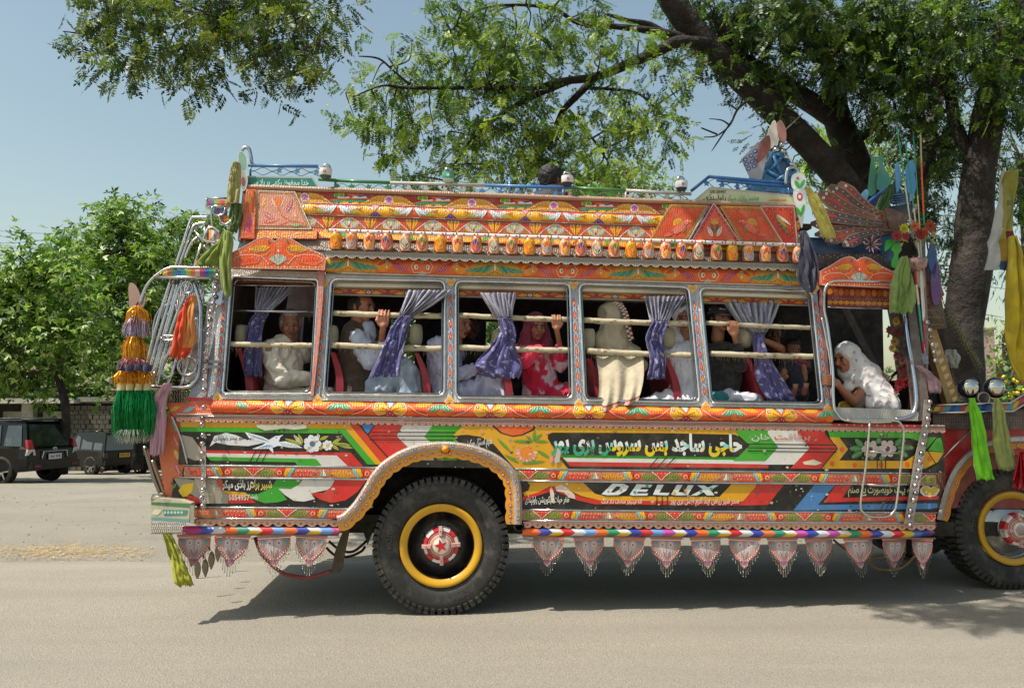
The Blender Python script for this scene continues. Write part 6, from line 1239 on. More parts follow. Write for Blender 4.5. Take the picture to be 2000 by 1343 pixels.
# ================================================================ inside: bars and seats
BARS = [((450, 607), (622, 609), .010, 0), ((440, 671), (614, 674), .020, 1), ((650, 611), (871, 617), .0225, 1), ((637, 673), (868, 681), .023, 1), ((891, 615), (1113, 624), .021, 1), ((891, 678), (1117, 684), .023, 1),
        ((1139, 625), (1355, 632), .0225, 1), ((1146, 685), (1366, 694), .0235, 1), ((1379, 630), (1592, 640), .019, 1), ((1388, 690), (1602, 696), .0225, 1)]
g = G()
for k, (a, b, r, wrap) in enumerate(BARS):
    p, q = Bp(*a, -.045), Bp(*b, -.045)
    if not wrap: g.tube([p, q], r, H('a8a8ac'), 8); g.build('guard_bar', CHROME, BUS); continue
    g = G(); n = 34; rs = [r*(1+.07*math.sin(i*1.7+k)*random.random()) for i in range(n+1)]
    g.tube([p.lerp(q, i/n)+V((0, 0, .0012*math.sin(i*.9+k)-.005*math.sin(PI*i/n))) for i in range(n+1)], rs, lambda t: RC('b8ac90' if random.random() > .12 else '8a7a60', .05), 10); o = g.build('guard_bar', KAMEEZ, BUS)
    g = G()
    if k % 2 == 1:
        for i in range(46):
            t = (i+random.random())/46; u = p.lerp(q, t)+V((0, -.004, -r*.8)); ln = random.uniform(.015, .05)*(2.2 if random.random() < .2 else 1); g.tube([u, u+V((random.uniform(-.01, .01), -.004, -ln))], .0015, H('8a6a50'), 3)
        g.build('frayed_fringe', KAMEEZ, o, kind='stuff')
VINYL = mat('vinyl', .45, grime=.06, gcol='7a4a48', vary=.12, bump=.001, bscale=40)
def seat(x0, y0, x1, y1, hx, hy, lab=None):
    s = bpy.data.objects.new('bus_seat', None); col_main.objects.link(s); s.parent = BUS
    a, b = L(x0, y0, .32), L(x1, y1, .32); g = G(); n = 8
    prof_ = [a.lerp(b, i/n)+V((-.035*math.sin(PI*i/n)*-1, 0, 0)) for i in range(n+1)]; th = .058
    for yy0, yy1 in ((.30, 1.05),):
        for i in range(n):
            p, q = prof_[i], prof_[i+1]; k0, k1 = (.5+.5*math.sin(PI*min(1, (i+.6)/n*1.3)*.5)), (.5+.5*math.sin(PI*min(1, (i+1.6)/n*1.3)*.5))
            g.hexa([(p.x-th*.5*k0, yy0, p.z), (p.x+th*.5*k0, yy0, p.z), (p.x+th*.5*k0, yy1, p.z), (p.x-th*.5*k0, yy1, p.z)][::-1], [(q.x-th*.5*k1, yy0, q.z), (q.x+th*.5*k1, yy0, q.z), (q.x+th*.5*k1, yy1, q.z), (q.x-th*.5*k1, yy1, q.z)][::-1], H('a83440'))
    g.build('backrest', VINYL, s)
    g = G(); z = zr(800); g.box((b.x-.02, .32, z-.1), (b.x+.42, 1.05, z), H('a83440')); g.build('seat_cushion', VINYL, s)
    g = G(); c = L(hx, hy, .42); g.grid(10, 8, lambda u, v: c+V((.052*math.copysign(abs(math.cos(u*2*PI))**.6, math.cos(u*2*PI))*math.sin(PI*v)**.3, .12*math.sin(u*2*PI)*math.sin(PI*v)**.4, .085*math.cos(PI*v))), H('b4ac90')); g.build('headrest', KAMEEZ, s)
for t in ((466, 680, 488, 790, 474, 655), (650, 688, 660, 790, 648, 656), (814, 690, 832, 790, 813, 654), (975, 700, 992, 795, 972, 664), (1150, 700, 1166, 800, 1149, 662), (1300, 700, 1322, 800, 1304, 660), (1458, 700, 1486, 800, 1452, 660)): seat(*t)
# ================================================================ people
def eval_remesh(g, voxel, smooth=3):
    me = bpy.data.meshes.new('tmp'); me.from_pydata(g.v, [], g.f); o = bpy.data.objects.new('tmp', me); col_main.objects.link(o)
    m = o.modifiers.new('r', 'REMESH'); m.mode = 'VOXEL'; m.voxel_size = voxel
    if smooth: k = o.modifiers.new('s', 'SMOOTH'); k.factor = .5; k.iterations = smooth
    dg = bpy.context.evaluated_depsgraph_get(); e = o.evaluated_get(dg); m2 = e.to_mesh()
    vs = np.zeros(len(m2.vertices)*3); m2.vertices.foreach_get('co', vs); vs = vs.reshape(-1, 3); fs = [tuple(p.vertices) for p in m2.polygons]
    nn = np.zeros(len(m2.vertices)*3); m2.vertices.foreach_get('normal', nn); nn = nn.reshape(-1, 3)
    e.to_mesh_clear(); bpy.data.objects.remove(o); bpy.data.meshes.remove(me); return vs, fs, nn
def blob(name, caps, voxel, m, parent, folds=0, fs_=(9, 9, 9), smooth=3, colfn=None, B=True, kind=None, edge=None):
    """caps: ('c', p, q, r0, r1, colour) tapered limb, ('e', centre, (f, s, u) radii, axes, colour) ellipsoid; joined into one continuous surface"""
    g = G()
    for c in caps:
        if c[0] == 'c':
            _, p, q, r0, r1, cc = c; p, q = V(p), V(q); d = q-p; ln = d.length
            if ln < 1e-5: g.ball(p, r0, cc, 14); continue
            d.normalize(); pr = [(max(1e-4, r0*math.cos(a)), r0*math.sin(a)) for a in [-PI/2+i*PI/10 for i in range(6)]]+[(max(1e-4, r1*math.cos(a)), ln+r1*math.sin(a)) for a in [i*PI/10 for i in range(6)]]
            g.lathe(pr, p, d, cc, 14)
        else:
            _, o, rr, ax, cc = c; o = V(o); g.grid(16, 10, lambda u, v: o+ax[0]*(rr[0]*math.cos(u*2*PI)*math.sin(v*PI))+ax[1]*(rr[1]*math.sin(u*2*PI)*math.sin(v*PI))+ax[2]*(rr[2]*math.cos(v*PI)), cc)
    vs, fs, nn = eval_remesh(g, voxel, smooth)
    D = []
    for c in caps:
        if c[0] == 'c':
            p, q = np.array(c[1]), np.array(c[2]); d = q-p; L2 = max(1e-9, d@d); t = np.clip((vs-p)@d/L2, 0, 1); D.append(np.linalg.norm(vs-p-t[:, None]*d, axis=1)-(c[3]+(c[4]-c[3])*t))
        else:
            r_ = vs-np.array(c[1]); k = sum(((r_@np.array(a))/b)**2 for a, b in zip(c[3], c[2])); D.append((np.sqrt(k)-1)*min(c[2]))
    idx = np.argmin(np.array(D), axis=0); cols = [caps[i][-1] for i in range(len(caps))]
    if folds:
        rg = lambda q: .55-2.2*abs(noise.noise(V(q)))
        f = np.array([rg((x*fs_[0]*.8+1.2*noise.noise(V((x*4, y*4, z*4))), y*fs_[1]*.8, z*fs_[2]*.55+x*3))+.5*rg((x*fs_[0]*2, y*fs_[1]*2, z*fs_[2]*1.2+7)) for x, y, z in vs]); vs = vs+nn*(f*folds*1.45)[:, None]
    g2 = G(); g2.v = [tuple(v) for v in vs]; g2.f = fs; g2.sm = [True]*len(fs)
    for f in fs:
        i = f[0]; c = cols[idx[i]]
        if colfn: c = colfn(vs[i], c)
        g2.c.append(c)
    return g2.build(name, m, parent, B=B, kind=kind)
SK = H('a06c50')
def axes(d, up=(0, 0, 1)):
    f = V(d).normalized(); s = f.cross(V(up)).normalized(); return f, s, s.cross(f)
def head(c, d, skin=SK, k=1., brow='1c1412', mous=None, up=(0, 0, 1), beard=None, lip='7a3a34'):
    f, s, u = A = axes(d, up); P = lambda a, b, z: V(c)+(f*a+s*b+u*z)*k; E = lambda a, b, z, r, col: ('e', P(a, b, z), tuple(x*k for x in r), A, col)
    sh = tuple(x*.82 for x in skin); C_ = lambda p, q, r0, r1, col: ('c', P(*p), P(*q), r0*k, r1*k, col)
    caps = [E(-.005, 0, .02, (.098, .076, .095), skin), E(.028, 0, -.045, (.060, .054, .062), skin), E(.052, 0, -.088, (.028, .028, .022), skin), C_((.092, 0, .012), (.112, 0, -.030), .010, .0145, skin), E(.100, .012, -.033, (.012, .009, .009), sh), E(.100, -.012, -.033, (.012, .009, .009), sh),
            C_((.082, -.034, .028), (.082, .034, .028), .014, .014, skin), E(.062, .040, -.028, (.028, .022, .026), skin), E(.062, -.040, -.028, (.028, .022, .026), skin), C_((-.015, 0, -.06), (-.03, 0, -.17), .052, .058, skin)]
    for b in (-1, 1):
        caps += [E(.085, b*.031, .005, (.009, .015, .0075), H('8c7c70')), E(.0885, b*.031, .005, (.0085, .0105, .0078), H('0e0907')), C_((.093, b*.031-.016, .0225), (.093, b*.031+.016, .0225), .0055, .0055, H(brow)), E(-.005, b*.078, -.005, (.018, .010, .030), sh)]
        caps += [C_((.088, b*.031-.013, .0125), (.088, b*.031+.013, .0125), .0055, .0055, sh), C_((.086, b*.031-.012, -.0055), (.086, b*.031+.012, -.0055), .005, .005, sh)]
    caps += [C_((.088, -.020, -.062), (.088, .020, -.062), .0075, .0075, H(lip)), C_((.084, -.015, -.072), (.084, .015, -.072), .007, .007, H(lip))]
    if mous: caps.append(C_((.096, -.024, -.051), (.096, .024, -.051), .009, .009, H(mous)))
    if beard: caps += [E(.05, 0, -.095, (.036, .038, .030), H(beard)), E(.03, .045, -.06, (.036, .018, .04), H(beard)), E(.03, -.045, -.06, (.036, .018, .04), H(beard))]
    return caps
def hair(c, d, col='17120f', k=1., parent=None, bald=0, up=(0, 0, 1), grey=None):
    f, s, u = A = axes(d, up); P = lambda a, b, z: V(c)+(f*a+s*b+u*z)*k; cc = H(col); r_ = [('e', P(-.030, 0, .034 if not bald else .022), tuple(x*k for x in ((.092, .086, .092) if not bald else (.088, .086, .088))), A, cc), ('e', P(-.045, 0, -.01), (.062*k, .080*k, .07*k), A, cc)]
    for b in (-1, 1): r_.append(('e', P(.012, b*.068, .02), (.03*k, .016*k, .045*k), A, cc))
    if not bald: r_.append(('e', P(.025, 0, .085), (.062*k, .066*k, .034*k), A, cc))
    return blob('hair', r_, .0075, HAIR, parent, folds=.006, fs_=(60, 60, 60), smooth=1)
def hand(bar, wrist, ax=(1, 0, 0), r=.024, skin=SK, k=1., thumb=1, n=4):
    """fingers close over a bar: knuckles outside, tips on top and inside"""
    a = V(ax).normalized(); o = V((0, -1, 0)); o = (o-a*o.dot(a)).normalized(); u = a.cross(o); u = u if u.z > 0 or abs(a.z) > .5 else -u; B_ = V(bar); caps = []; lens = (.92, 1., .96, .8)
    dn = -1
    for i in range(n):
        t = (i-(n-1)/2)*.0235*k; q = lambda oo, uu: B_+a*t+(o*oo+u*uu)*k; L_ = lens[i]
        P = [q(r+.012, -.050), q(r+.020, -.014*L_), q(r+.008, .018*L_), q(-.002, r+.012), q(-.026*L_, r-.002)]
        for j, (x, y) in enumerate(zip(P, P[1:])): caps.append(('c', x, y, (.0092-.0006*j)*k, (.0086-.0006*j)*k, skin))
        caps.append(('e', q(r+.0275, -.012*L_), (.006*k,)*3, (a, o, u), tuple(x*.9 for x in skin)))
    pc = B_+(o*(r+.004)-u*.066)*k; caps.append(('e', pc, (.042*k, .016*k, .040*k), (a, o, u), skin)); W = V(wrist)
    caps.append(('c', pc-u*.02*k, W, .024*k, .023*k, skin))
    th = [pc-a*thumb*.030*k-u*.012*k, pc-a*thumb*.050*k+u*.018*k+o*.004, B_-a*thumb*.046*k+(o*(r*.4)-u*.018)*k, B_-a*thumb*.030*k+(o*.0-u*(r+.008))*k]
    for x, y in zip(th, th[1:]): caps.append(('c', x, y, .0115*k, .0095*k, skin))
    return caps
def limb(P, R, col): return [('c', p, q, r0, r1, col) for p, q, r0, r1 in zip(P, P[1:], R, R[1:])]
def person(label, at, grp=None): return thing('person', at, label, 'person', grp, B=True)
CR = H('dcd4c4')
# --- old man at the rear window
c = L(567, 634, .50); d = (.30, -1, -.12); P_ = person('grey haired old man in off-white kameez looking out of the rearmost window', (c.x, c.y, zr(800)), None)
sh1, sh2, hp = L(528, 683, .42), L(588, 690, .62), L(552, 790, .52)
el, wr = L(548, 742, .36), L(602, 738, .40)
bd = head(c, d, H('966048'), 1.0, '5a5048', '6a5a50')+[('c', sh1, sh2, .075, .07, H('966048')), ('c', L(556, 705, .52), hp, .12, .13, H('966048'))]+limb([sh1, el, wr, wr+V((.05, -.01, .0))], [.05, .042, .026, .028], H('966048'))
for i in range(4): w0 = wr+V((.06, -.01, .018-.013*i)); bd += limb([w0, w0+V((.035, 0, 0)), w0+V((.058, .006, -.012))], [.009, .008, .007], H('966048'))
bd += limb([hp, L(640, 790, .4), L(650, 850, .4)], [.1, .075, .05], H('966048'))
blob('body', bd, .0075, SKIN, P_); hair(c, d, '8a8078', parent=P_, bald=0)
blob('kameez', [('c', sh1, sh2, .088, .082, CR), ('c', L(556, 700, .52), hp, .135, .155, CR), ('c', L(552, 668, .5), L(556, 690, .52), .062, .1, CR)]+limb([sh1, el], [.078, .066], CR)+limb([el, wr], [.068, .05], CR)+limb([hp, L(640, 782, .42)], [.14, .10], CR), .011, KAMEEZ, P_, folds=.016, fs_=(9, 6, 13))
# --- man in a dark waistcoat, window two
c = L(706, 600, .46); d = (.86, -.50, -.10); P_ = person('moustached man in dark brown waistcoat and pale blue shirt gripping the second window bar', (c.x, c.y, zr(800)))
sk = H('a86e52'); sh1, sh2, hp = L(700, 664, .40), L(722, 668, .70), L(694, 792, .5); bar = Bp(750, 614, -.045); wr = L(745, 668, .30); el = L(722, 706, .34)
bd = head(c, d, sk, 1.04, '241c18', '3a302a')+[('c', sh1, sh2, .075, .07, sk), ('c', L(704, 690, .52), hp, .12, .13, sk)]+limb([sh1, el, wr], [.052, .044, .027], sk)+hand(bar, wr, (1, 0, 0), .022, sk, 1.05)+limb([hp, L(792, 722, .42), L(812, 830, .42)], [.1, .075, .05], sk)
blob('body', bd, .0058, SKIN, P_, smooth=2); hair(c, d, '2a2420', 1.04, P_, bald=1)
LB = H('c4cce0'); blob('shirt', [('c', sh1, sh2, .085, .08, LB), ('c', L(706, 690, .5), hp, .12, .13, LB)]+limb([sh1, el], [.082, .068], LB)+limb([el, wr+V((0, 0, -.02))], [.066, .042], LB)+[('c', L(716, 640, .47), L(722, 655, .48), .06, .055, LB)], .011, KAMEEZ, P_, folds=.014, fs_=(10, 8, 12))
VB = H('4a382c'); blob('waistcoat', [('c', L(692, 650, .46), L(690, 790, .46), .10, .17, VB), ('c', L(708, 700, .5), L(706, 790, .5), .135, .16, VB), ('c', L(690, 642, .46), L(728, 655, .56), .065, .06, VB)], .012, KAMEEZ, P_, folds=.008)
LG = H('a8b6ca'); blob('shalwar', limb([hp, L(792, 728, .42), L(806, 830, .42)], [.17, .115, .12], LG)+limb([L(700, 800, .6), L(782, 750, .7)], [.15, .11], LG), .012, KAMEEZ, P_, folds=.022, fs_=(13, 9, 6))
# --- man behind the pillar, window three
c = L(897, 634, .50); d = (.72, -.72, -.08); P_ = person('dark haired man in lavender clothes half hidden by the post beyond the knotted curtain', (c.x, c.y, zr(800)))
sk = H('b0785c'); sh1, sh2, hp = L(856, 680, .42), L(890, 690, .7), L(872, 795, .5); el, wr = L(880, 735, .36), L(924, 722, .38)
bd = head(c, d, sk, 1.0, '1c1412')+[('c', sh1, sh2, .07, .07, sk), ('c', L(870, 700, .55), hp, .12, .13, sk)]+limb([sh1, el, wr], [.05, .042, .026], sk)+[('e', wr+V((.05, -.01, 0)), (.035, .018, .032), axes((1, 0, 0)), sk)]
for i in range(4): w0 = wr+V((.075, -.02, .022-.016*i)); bd += limb([w0, w0+V((.02, -.014, -.004)), w0+V((.01, -.026, -.012))], [.0095, .009, .008], sk)
bd += limb([hp, L(968, 750, .42), L(985, 840, .42)], [.1, .075, .05], sk)
blob('body', bd, .0075, SKIN, P_); hair(c, d, '1a1412', parent=P_)
LV = H('ccccea'); blob('kameez', [('c', sh1, sh2, .09, .085, LV), ('c', L(866, 690, .52), hp, .13, .15, LV), ('c', L(880, 664, .5), L(870, 690, .52), .06, .09, LV)]+limb([sh1, el, wr], [.082, .068, .046], LV), .011, KAMEEZ, P_, folds=.016, fs_=(10, 8, 12))
blob('shalwar', limb([hp, L(964, 752, .42), L(985, 830, .42)], [.17, .12, .12], LV)+limb([hp, L(905, 800, .6)], [.16, .15], LV), .012, KAMEEZ, P_, folds=.024, fs_=(14, 9, 6))
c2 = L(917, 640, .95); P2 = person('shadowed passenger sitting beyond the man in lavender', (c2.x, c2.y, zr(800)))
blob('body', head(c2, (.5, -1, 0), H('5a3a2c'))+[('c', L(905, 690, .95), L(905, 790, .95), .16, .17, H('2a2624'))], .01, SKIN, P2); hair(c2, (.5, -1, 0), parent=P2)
# --- girl in red and pink
c = L(1047, 640, .42); d = (.22, -1, -.05); P_ = person('girl in red and white tie-dyed dress and magenta headscarf holding the third window bars', (c.x, c.y, zr(800)))
sk = H('a06a4e'); bar = Bp(1086, 622, -.045); wr = L(1092, 668, .28); el2 = L(1096, 712, .34); sh1, sh2 = L(1018, 690, .42), L(1080, 700, .5); hp = L(1060, 800, .5); el1, w1 = L(1020, 700, .22), L(1062, 684, .20)
bd = head(c, d, sk, .93, '1c1412', lip='8a4040')+[('c', sh1, sh2, .055, .055, sk), ('c', L(1052, 705, .46), hp, .10, .12, sk)]+limb([sh2, el2, wr], [.042, .034, .022], sk)+hand(bar, wr, (1, 0, .02), .021, sk, .9, thumb=-1)+limb([sh1, el1, w1], [.042, .036, .026], sk)
for i in range(4): w0 = w1+V((.015, 0, .018-.011*i)); bd += limb([w0, w0+V((.04, 0, 0)), w0+V((.06, 0, -.012))], [.009, .008, .007], sk)
blob('body', bd, .0058, SKIN, P_, smooth=2)
RDc, WHc = H('cc1440'), H('d8b8c4')
def dye(v, c):
    n = noise.noise(V((v[0]*9, v[1]*9, v[2]*9)))+.5*noise.noise(V((v[0]*22, v[1]*22, v[2]*22+5))); return WHc if n > .26 else (H('d04a74') if n > .14 else c)
blob('dress', [('c', sh1, sh2, .075, .07, RDc), ('c', L(1050, 700, .44), hp, .12, .17, RDc)]+limb([sh1, el1], [.085, .08], RDc)+limb([el1, w1+V((-.05, 0, 0))], [.074, .05], RDc)+limb([sh2, el2, wr+V((0, 0, -.06))], [.06, .055, .04], RDc)+limb([hp, L(1120, 770, .4)], [.16, .12], RDc), .010, KAMEEZ, P_, folds=.014, fs_=(12, 9, 10), colfn=dye)
MGc = H('7c1838'); f_, s_, u_ = axes(d); blob('headscarf', [('e', V(c)+f_*-.022+u_*.022, (.105, .094, .108), (f_, s_, u_), MGc), ('c', V(c)+s_*.075-u_*.02-f_*.01, V(c)+s_*.085-u_*.17, .04, .07, MGc), ('c', V(c)-s_*.075-u_*.02-f_*.01, V(c)-s_*.085-u_*.17, .04, .07, MGc), ('c', V(c)-f_*.06-u_*.05, V(c)-f_*.04-u_*.2, .08, .1, MGc)], .009, KAMEEZ, P_, folds=.007, fs_=(25, 25, 25))
# --- woman in a cream embroidered shawl, shawl over the sill
c = L(1196, 618, .44); d = (.25, 1, -.1); P_ = person('woman wrapped in a cream embroidered shawl with her back to the fourth window', (c.x, c.y, zr(800)))
blob('body', head(c, d, SK, 1.0)+[('c', L(1180, 690, .5), L(1215, 695, .5), .10, .10, SK), ('c', L(1198, 700, .5), L(1198, 800, .5), .13, .15, SK)], .010, SKIN, P_)
CS = H('b0a48c')
def emb(v, c):
    return CS
blob('shawl', [('e', c+V((0, 0, .015)), (.125, .112, .135), axes(d), CS), ('c', c+V((0, -.02, -.05)), c+V((.01, -.03, -.22)), .10, .13, CS), ('c', L(1180, 670, .42), L(1232, 690, .42), .10, .08, CS), ('c', L(1200, 690, .42), L(1205, 800, .42), .15, .17, CS), ('c', L(1232, 695, .34), L(1252, 715, .34), .07, .05, CS)], .012, KAMEEZ, P_, folds=.012, fs_=(9, 9, 7))
g = G()
def sf(u, v):
    x = 1164+(92-10*v)*u+6*math.sin(v*3); top = 694; y = top+(108-22*u*u)*v*(1-.0*u)+2*math.sin(u*9); Yo = .05+.02*math.sin(u*11+v*2)-.11*min(1, v*1.15)+.02*math.sin(u*23)*v; p = L(x, y, 0); return L(x, y, prof(p.z)+Yo+.03)
def sc_(u, v):
    if v > .93: return H('c8b8a0') if int(u*64) % 2 else H('8a2a2c')
    if v > .90: return H('8a3a34')
    return CS if (noise.noise(V((u*14, v*16, 0))) < .46) else H('a04038') if noise.noise(V((u*30, v*30, 2))) > .42 else CS
g.grid(64, 56, sf, sc_); g.build('shawl_end', KAMEEZ, P_, B=True)
g = G()
for i in range(26):
    t = i/25; a = -PI*.02+PI*.62*t; p = c+V((.035+.118*math.cos(a*1.0)*.9, -.105+.02*t, .015+.145*math.sin(PI*.55-a*1.05)))
    x, y = (1213+ (1228-1213)*0, 0)
pts = smoothpath([L(x, y, .30) for x, y in ((1196, 590), (1210, 598), (1219, 615), (1224, 640), (1230, 665))], 6)
for i in range(len(pts)-1):
    for s in (0, 1):
        n = V((.022, 0, .004)); o = pts[i]+n*(s-.5)+V((0, -.012, 0)); p2 = pts[i+1]+n*(s-.5)+V((0, -.012, 0)); g.face([o, o+n*.95, p2+n*.95, p2], H('c8b8a4') if (i+s) % 2 else H('6a2a28'))
g.build('shawl_border', KAMEEZ, P_, B=True)
# --- woman in white veil
c = L(1338, 622, .44); d = (-.35, -1, -.1); P_ = person('woman in a white veil and shawl peering past the fourth window curtain', (c.x, c.y, zr(800))); Wc = H('e0e2ee')
blob('body', head(c, d, H('ac745c'), .98)+[('c', L(1325, 690, .5), L(1362, 695, .5), .09, .09, SK), ('c', L(1342, 700, .5), L(1345, 800, .5), .12, .14, SK)], .0075, SKIN, P_)
f_, s_, u_ = axes(d); blob('veil', [('e', c-f_*.024+u_*.022, (.105, .098, .112), (f_, s_, u_), Wc), ('c', c+s_*.07-u_*.05-f_*.02, c+s_*.09-u_*.2, .045, .08, Wc), ('c', c-s_*.07-u_*.05-f_*.02, c-s_*.09-u_*.2, .045, .08, Wc), ('c', L(1322, 690, .44), L(1366, 695, .5), .10, .09, Wc), ('c', L(1338, 700, .44), L(1345, 800, .44), .14, .16, Wc), ('c', L(1322, 780, .4), L(1250, 795, .36), .09, .08, Wc)], .010, KAMEEZ, P_, folds=.016, fs_=(13, 9, 8))
# --- boy in a dark cap
c = L(1406, 622, .46); d = (.28, -1, -.05); P_ = person('boy in black clothes and dark peaked cap gripping the front side window bar', (c.x, c.y, zr(800))); BK = H('1c1c1e'); sk = H('a66e52')
bar = Bp(1431, 634, -.045); wr = L(1438, 672, .28); el = L(1446, 712, .34); sh1, sh2, hp = L(1384, 690, .5), L(1430, 692, .46), L(1412, 795, .5)
blob('body', head(c, d, sk, .95)+[('c', sh1, sh2, .06, .06, sk), ('c', L(1410, 700, .5), hp, .10, .12, sk)]+limb([sh2, el, wr], [.045, .036, .024], sk)+hand(bar, wr, (1, 0, .01), .020, sk, .92), .0075, SKIN, P_); hair(c, d, parent=P_, k=.95)
f_, s_, u_ = axes(d); cap = c+u_*.035-f_*.01; g = G(); g.grid(20, 8, lambda u, v: cap+f_*.105*math.cos(u*2*PI)*math.cos(v*PI/2)+s_*.096*math.sin(u*2*PI)*math.cos(v*PI/2)+u_*.088*math.sin(v*PI/2), lambda u, v: H('24262c') if int(u*8) % 2 else H('b0b0b0') if .3 < v < .36 else H('2c2e34'))
g.grid(12, 4, lambda u, v: cap+f_*(.085+.07*v)*math.cos((u-.5)*1.9)+s_*(.096+.0*v)*math.sin((u-.5)*1.9)+u_*(-.004-.016*v), H('3c3e44')); g.build('cap', KAMEEZ, P_, B=True)
blob('shirt', [('c', sh1, sh2, .09, .085, BK), ('c', L(1410, 700, .48), hp, .14, .16, BK)]+limb([sh2, el, wr+V((0, 0, -.03))], [.07, .058, .042], BK), .011, KAMEEZ, P_, folds=.012)
blob('lap_cloth', [('c', L(1392, 785, .34), L(1425, 790, .34), .10, .08, H('1c7a7c'))], .011, KAMEEZ, P_, folds=.02, fs_=(6, 9, 16)); blob('lap_cloth', [('c', L(1432, 785, .34), L(1466, 788, .34), .105, .085, H('c4c4d0'))], .011, KAMEEZ, P_, folds=.022)
# --- woman holding a small child, in shadow
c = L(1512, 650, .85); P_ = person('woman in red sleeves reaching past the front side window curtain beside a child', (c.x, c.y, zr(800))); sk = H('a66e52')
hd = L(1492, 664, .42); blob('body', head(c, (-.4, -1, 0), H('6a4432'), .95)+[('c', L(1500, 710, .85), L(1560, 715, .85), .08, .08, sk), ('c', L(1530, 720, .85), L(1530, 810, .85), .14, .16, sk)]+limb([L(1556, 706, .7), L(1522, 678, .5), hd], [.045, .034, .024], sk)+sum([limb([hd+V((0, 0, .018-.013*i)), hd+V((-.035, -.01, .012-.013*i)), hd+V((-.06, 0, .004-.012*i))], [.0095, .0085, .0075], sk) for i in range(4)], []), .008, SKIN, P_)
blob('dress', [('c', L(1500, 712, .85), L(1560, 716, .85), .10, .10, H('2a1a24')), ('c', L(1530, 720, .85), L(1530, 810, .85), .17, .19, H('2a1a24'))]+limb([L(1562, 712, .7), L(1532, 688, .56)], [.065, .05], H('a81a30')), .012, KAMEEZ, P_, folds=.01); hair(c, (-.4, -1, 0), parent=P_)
c = L(1547, 684, .52); P_ = person('barefoot toddler in dark clothes held on a lap behind the lower window bar', (c.x, c.y, zr(800))); d = (.1, -1, -.1)
ft = [L(1551, 764, .36), L(1572, 762, .36)]; bd = head(c, d, H('7a4a38'), .78)+[('c', L(1532, 722, .52), L(1562, 722, .52), .045, .045, sk), ('c', L(1547, 725, .52), L(1555, 765, .5), .075, .085, sk)]+limb([L(1532, 722, .5), L(1528, 742, .42), L(1536, 735, .38)], [.032, .026, .02], sk)+limb([L(1564, 720, .5), L(1572, 740, .46), L(1570, 715, .42)], [.03, .026, .02], sk)
for i, f in enumerate(ft): bd += limb([L(1550+i*14, 768, .5), f+V((0, .02, -.02)), f+V((.0, -.02, .03))], [.05, .028, .022], H('a87060'))+[('c', f+V((.012*(j-1.5)*1.0, -.026, .045)), f+V((.013*(j-1.5), -.03, .056)), .008, .007, H('b07a68')) for j in range(4)]
blob('body', bd, .0065, SKIN, P_); hair(c, d, parent=P_, k=.78); blob('romper', [('c', L(1532, 724, .52), L(1562, 724, .52), .06, .06, H('1c2030')), ('c', L(1547, 726, .52), L(1555, 768, .5), .09, .10, H('1c2030'))]+[('c', L(1550+i*14, 768, .5), L(1552+i*14, 766, .4), .055, .04, H('20283c')) for i in (0, 1)], .010, KAMEEZ, P_, folds=.006)
# --- woman at the door in a white shawl
c = L(1652, 700, .40); d = (-.9, -.42, -.18); P_ = person('woman in sheer white shawl at the front door, hand on the post', (c.x, c.y, zr(820))); sk = H('a0684c')
bar = L(1613, 742, .06); wr = L(1634, 748, .14); el = L(1665, 784, .26); sh1, hp = L(1700, 745, .42), L(1720, 830, .5)
bd = head(c, d, sk, .98)+[('c', sh1, L(1690, 740, .7), .07, .07, sk), ('c', L(1705, 745, .5), hp, .12, .15, sk)]+limb([sh1, el, wr], [.046, .040, .025], sk)
for i in range(4):
    o = bar+V((0, 0, .034-.0225*i)); bd += limb([wr+V((-.01, -.012, .020-.013*i)), o+V((.035, -.020, 0)), o+V((-.010, -.034, 0)), o+V((-.034, -.012, -.002))], [.012, .0102, .0095, .0085], sk)
bd += [('e', wr+V((.0, 0, 0)), (.036, .020, .034), axes((1, 0, 0)), sk), ('c', wr+V((0, .0, .02)), bar+V((.02, .03, .035)), .013, .010, sk)]
blob('body', bd, .0058, SKIN, P_, smooth=2); f_, s_, u_ = axes(d); Wc = H('d0cccc')
def pnt(v, c_):
    n = noise.noise(V((v[0]*26, v[1]*26, v[2]*26))); return H('a08a90') if n > .44 else c_
blob('shawl', [('e', c-f_*.026+u_*.024, (.108, .102, .115), (f_, s_, u_), Wc), ('c', c-f_*.05-u_*.03, L(1690, 735, .42), .105, .13, Wc), ('c', L(1690, 740, .42), L(1715, 795, .38), .13, .17, Wc), ('c', L(1705, 790, .30), L(1725, 798, .28), .09, .06, Wc), ('c', c+s_*.06-u_*.10-f_*.03, L(1668, 742, .34), .06, .06, Wc), ('c', L(1668, 742, .34), L(1652, 762, .34), .05, .03, Wc)], .010, KAMEEZ, P_, folds=.013, fs_=(8, 8, 10), colfn=pnt)
blob('kameez', limb([L(1700, 760, .45), L(1672, 788, .3)], [.1, .06], H('6a5a4a'))+[('c', L(1648, 796, .32), L(1700, 800, .4), .045, .07, H('a88a1c'))], .010, KAMEEZ, P_, folds=.01, colfn=lambda v, c: H('b84a60') if noise.noise(V((v[0]*14, v[1]*14, v[2]*14))) > .2 and c[0] > .3 else c)
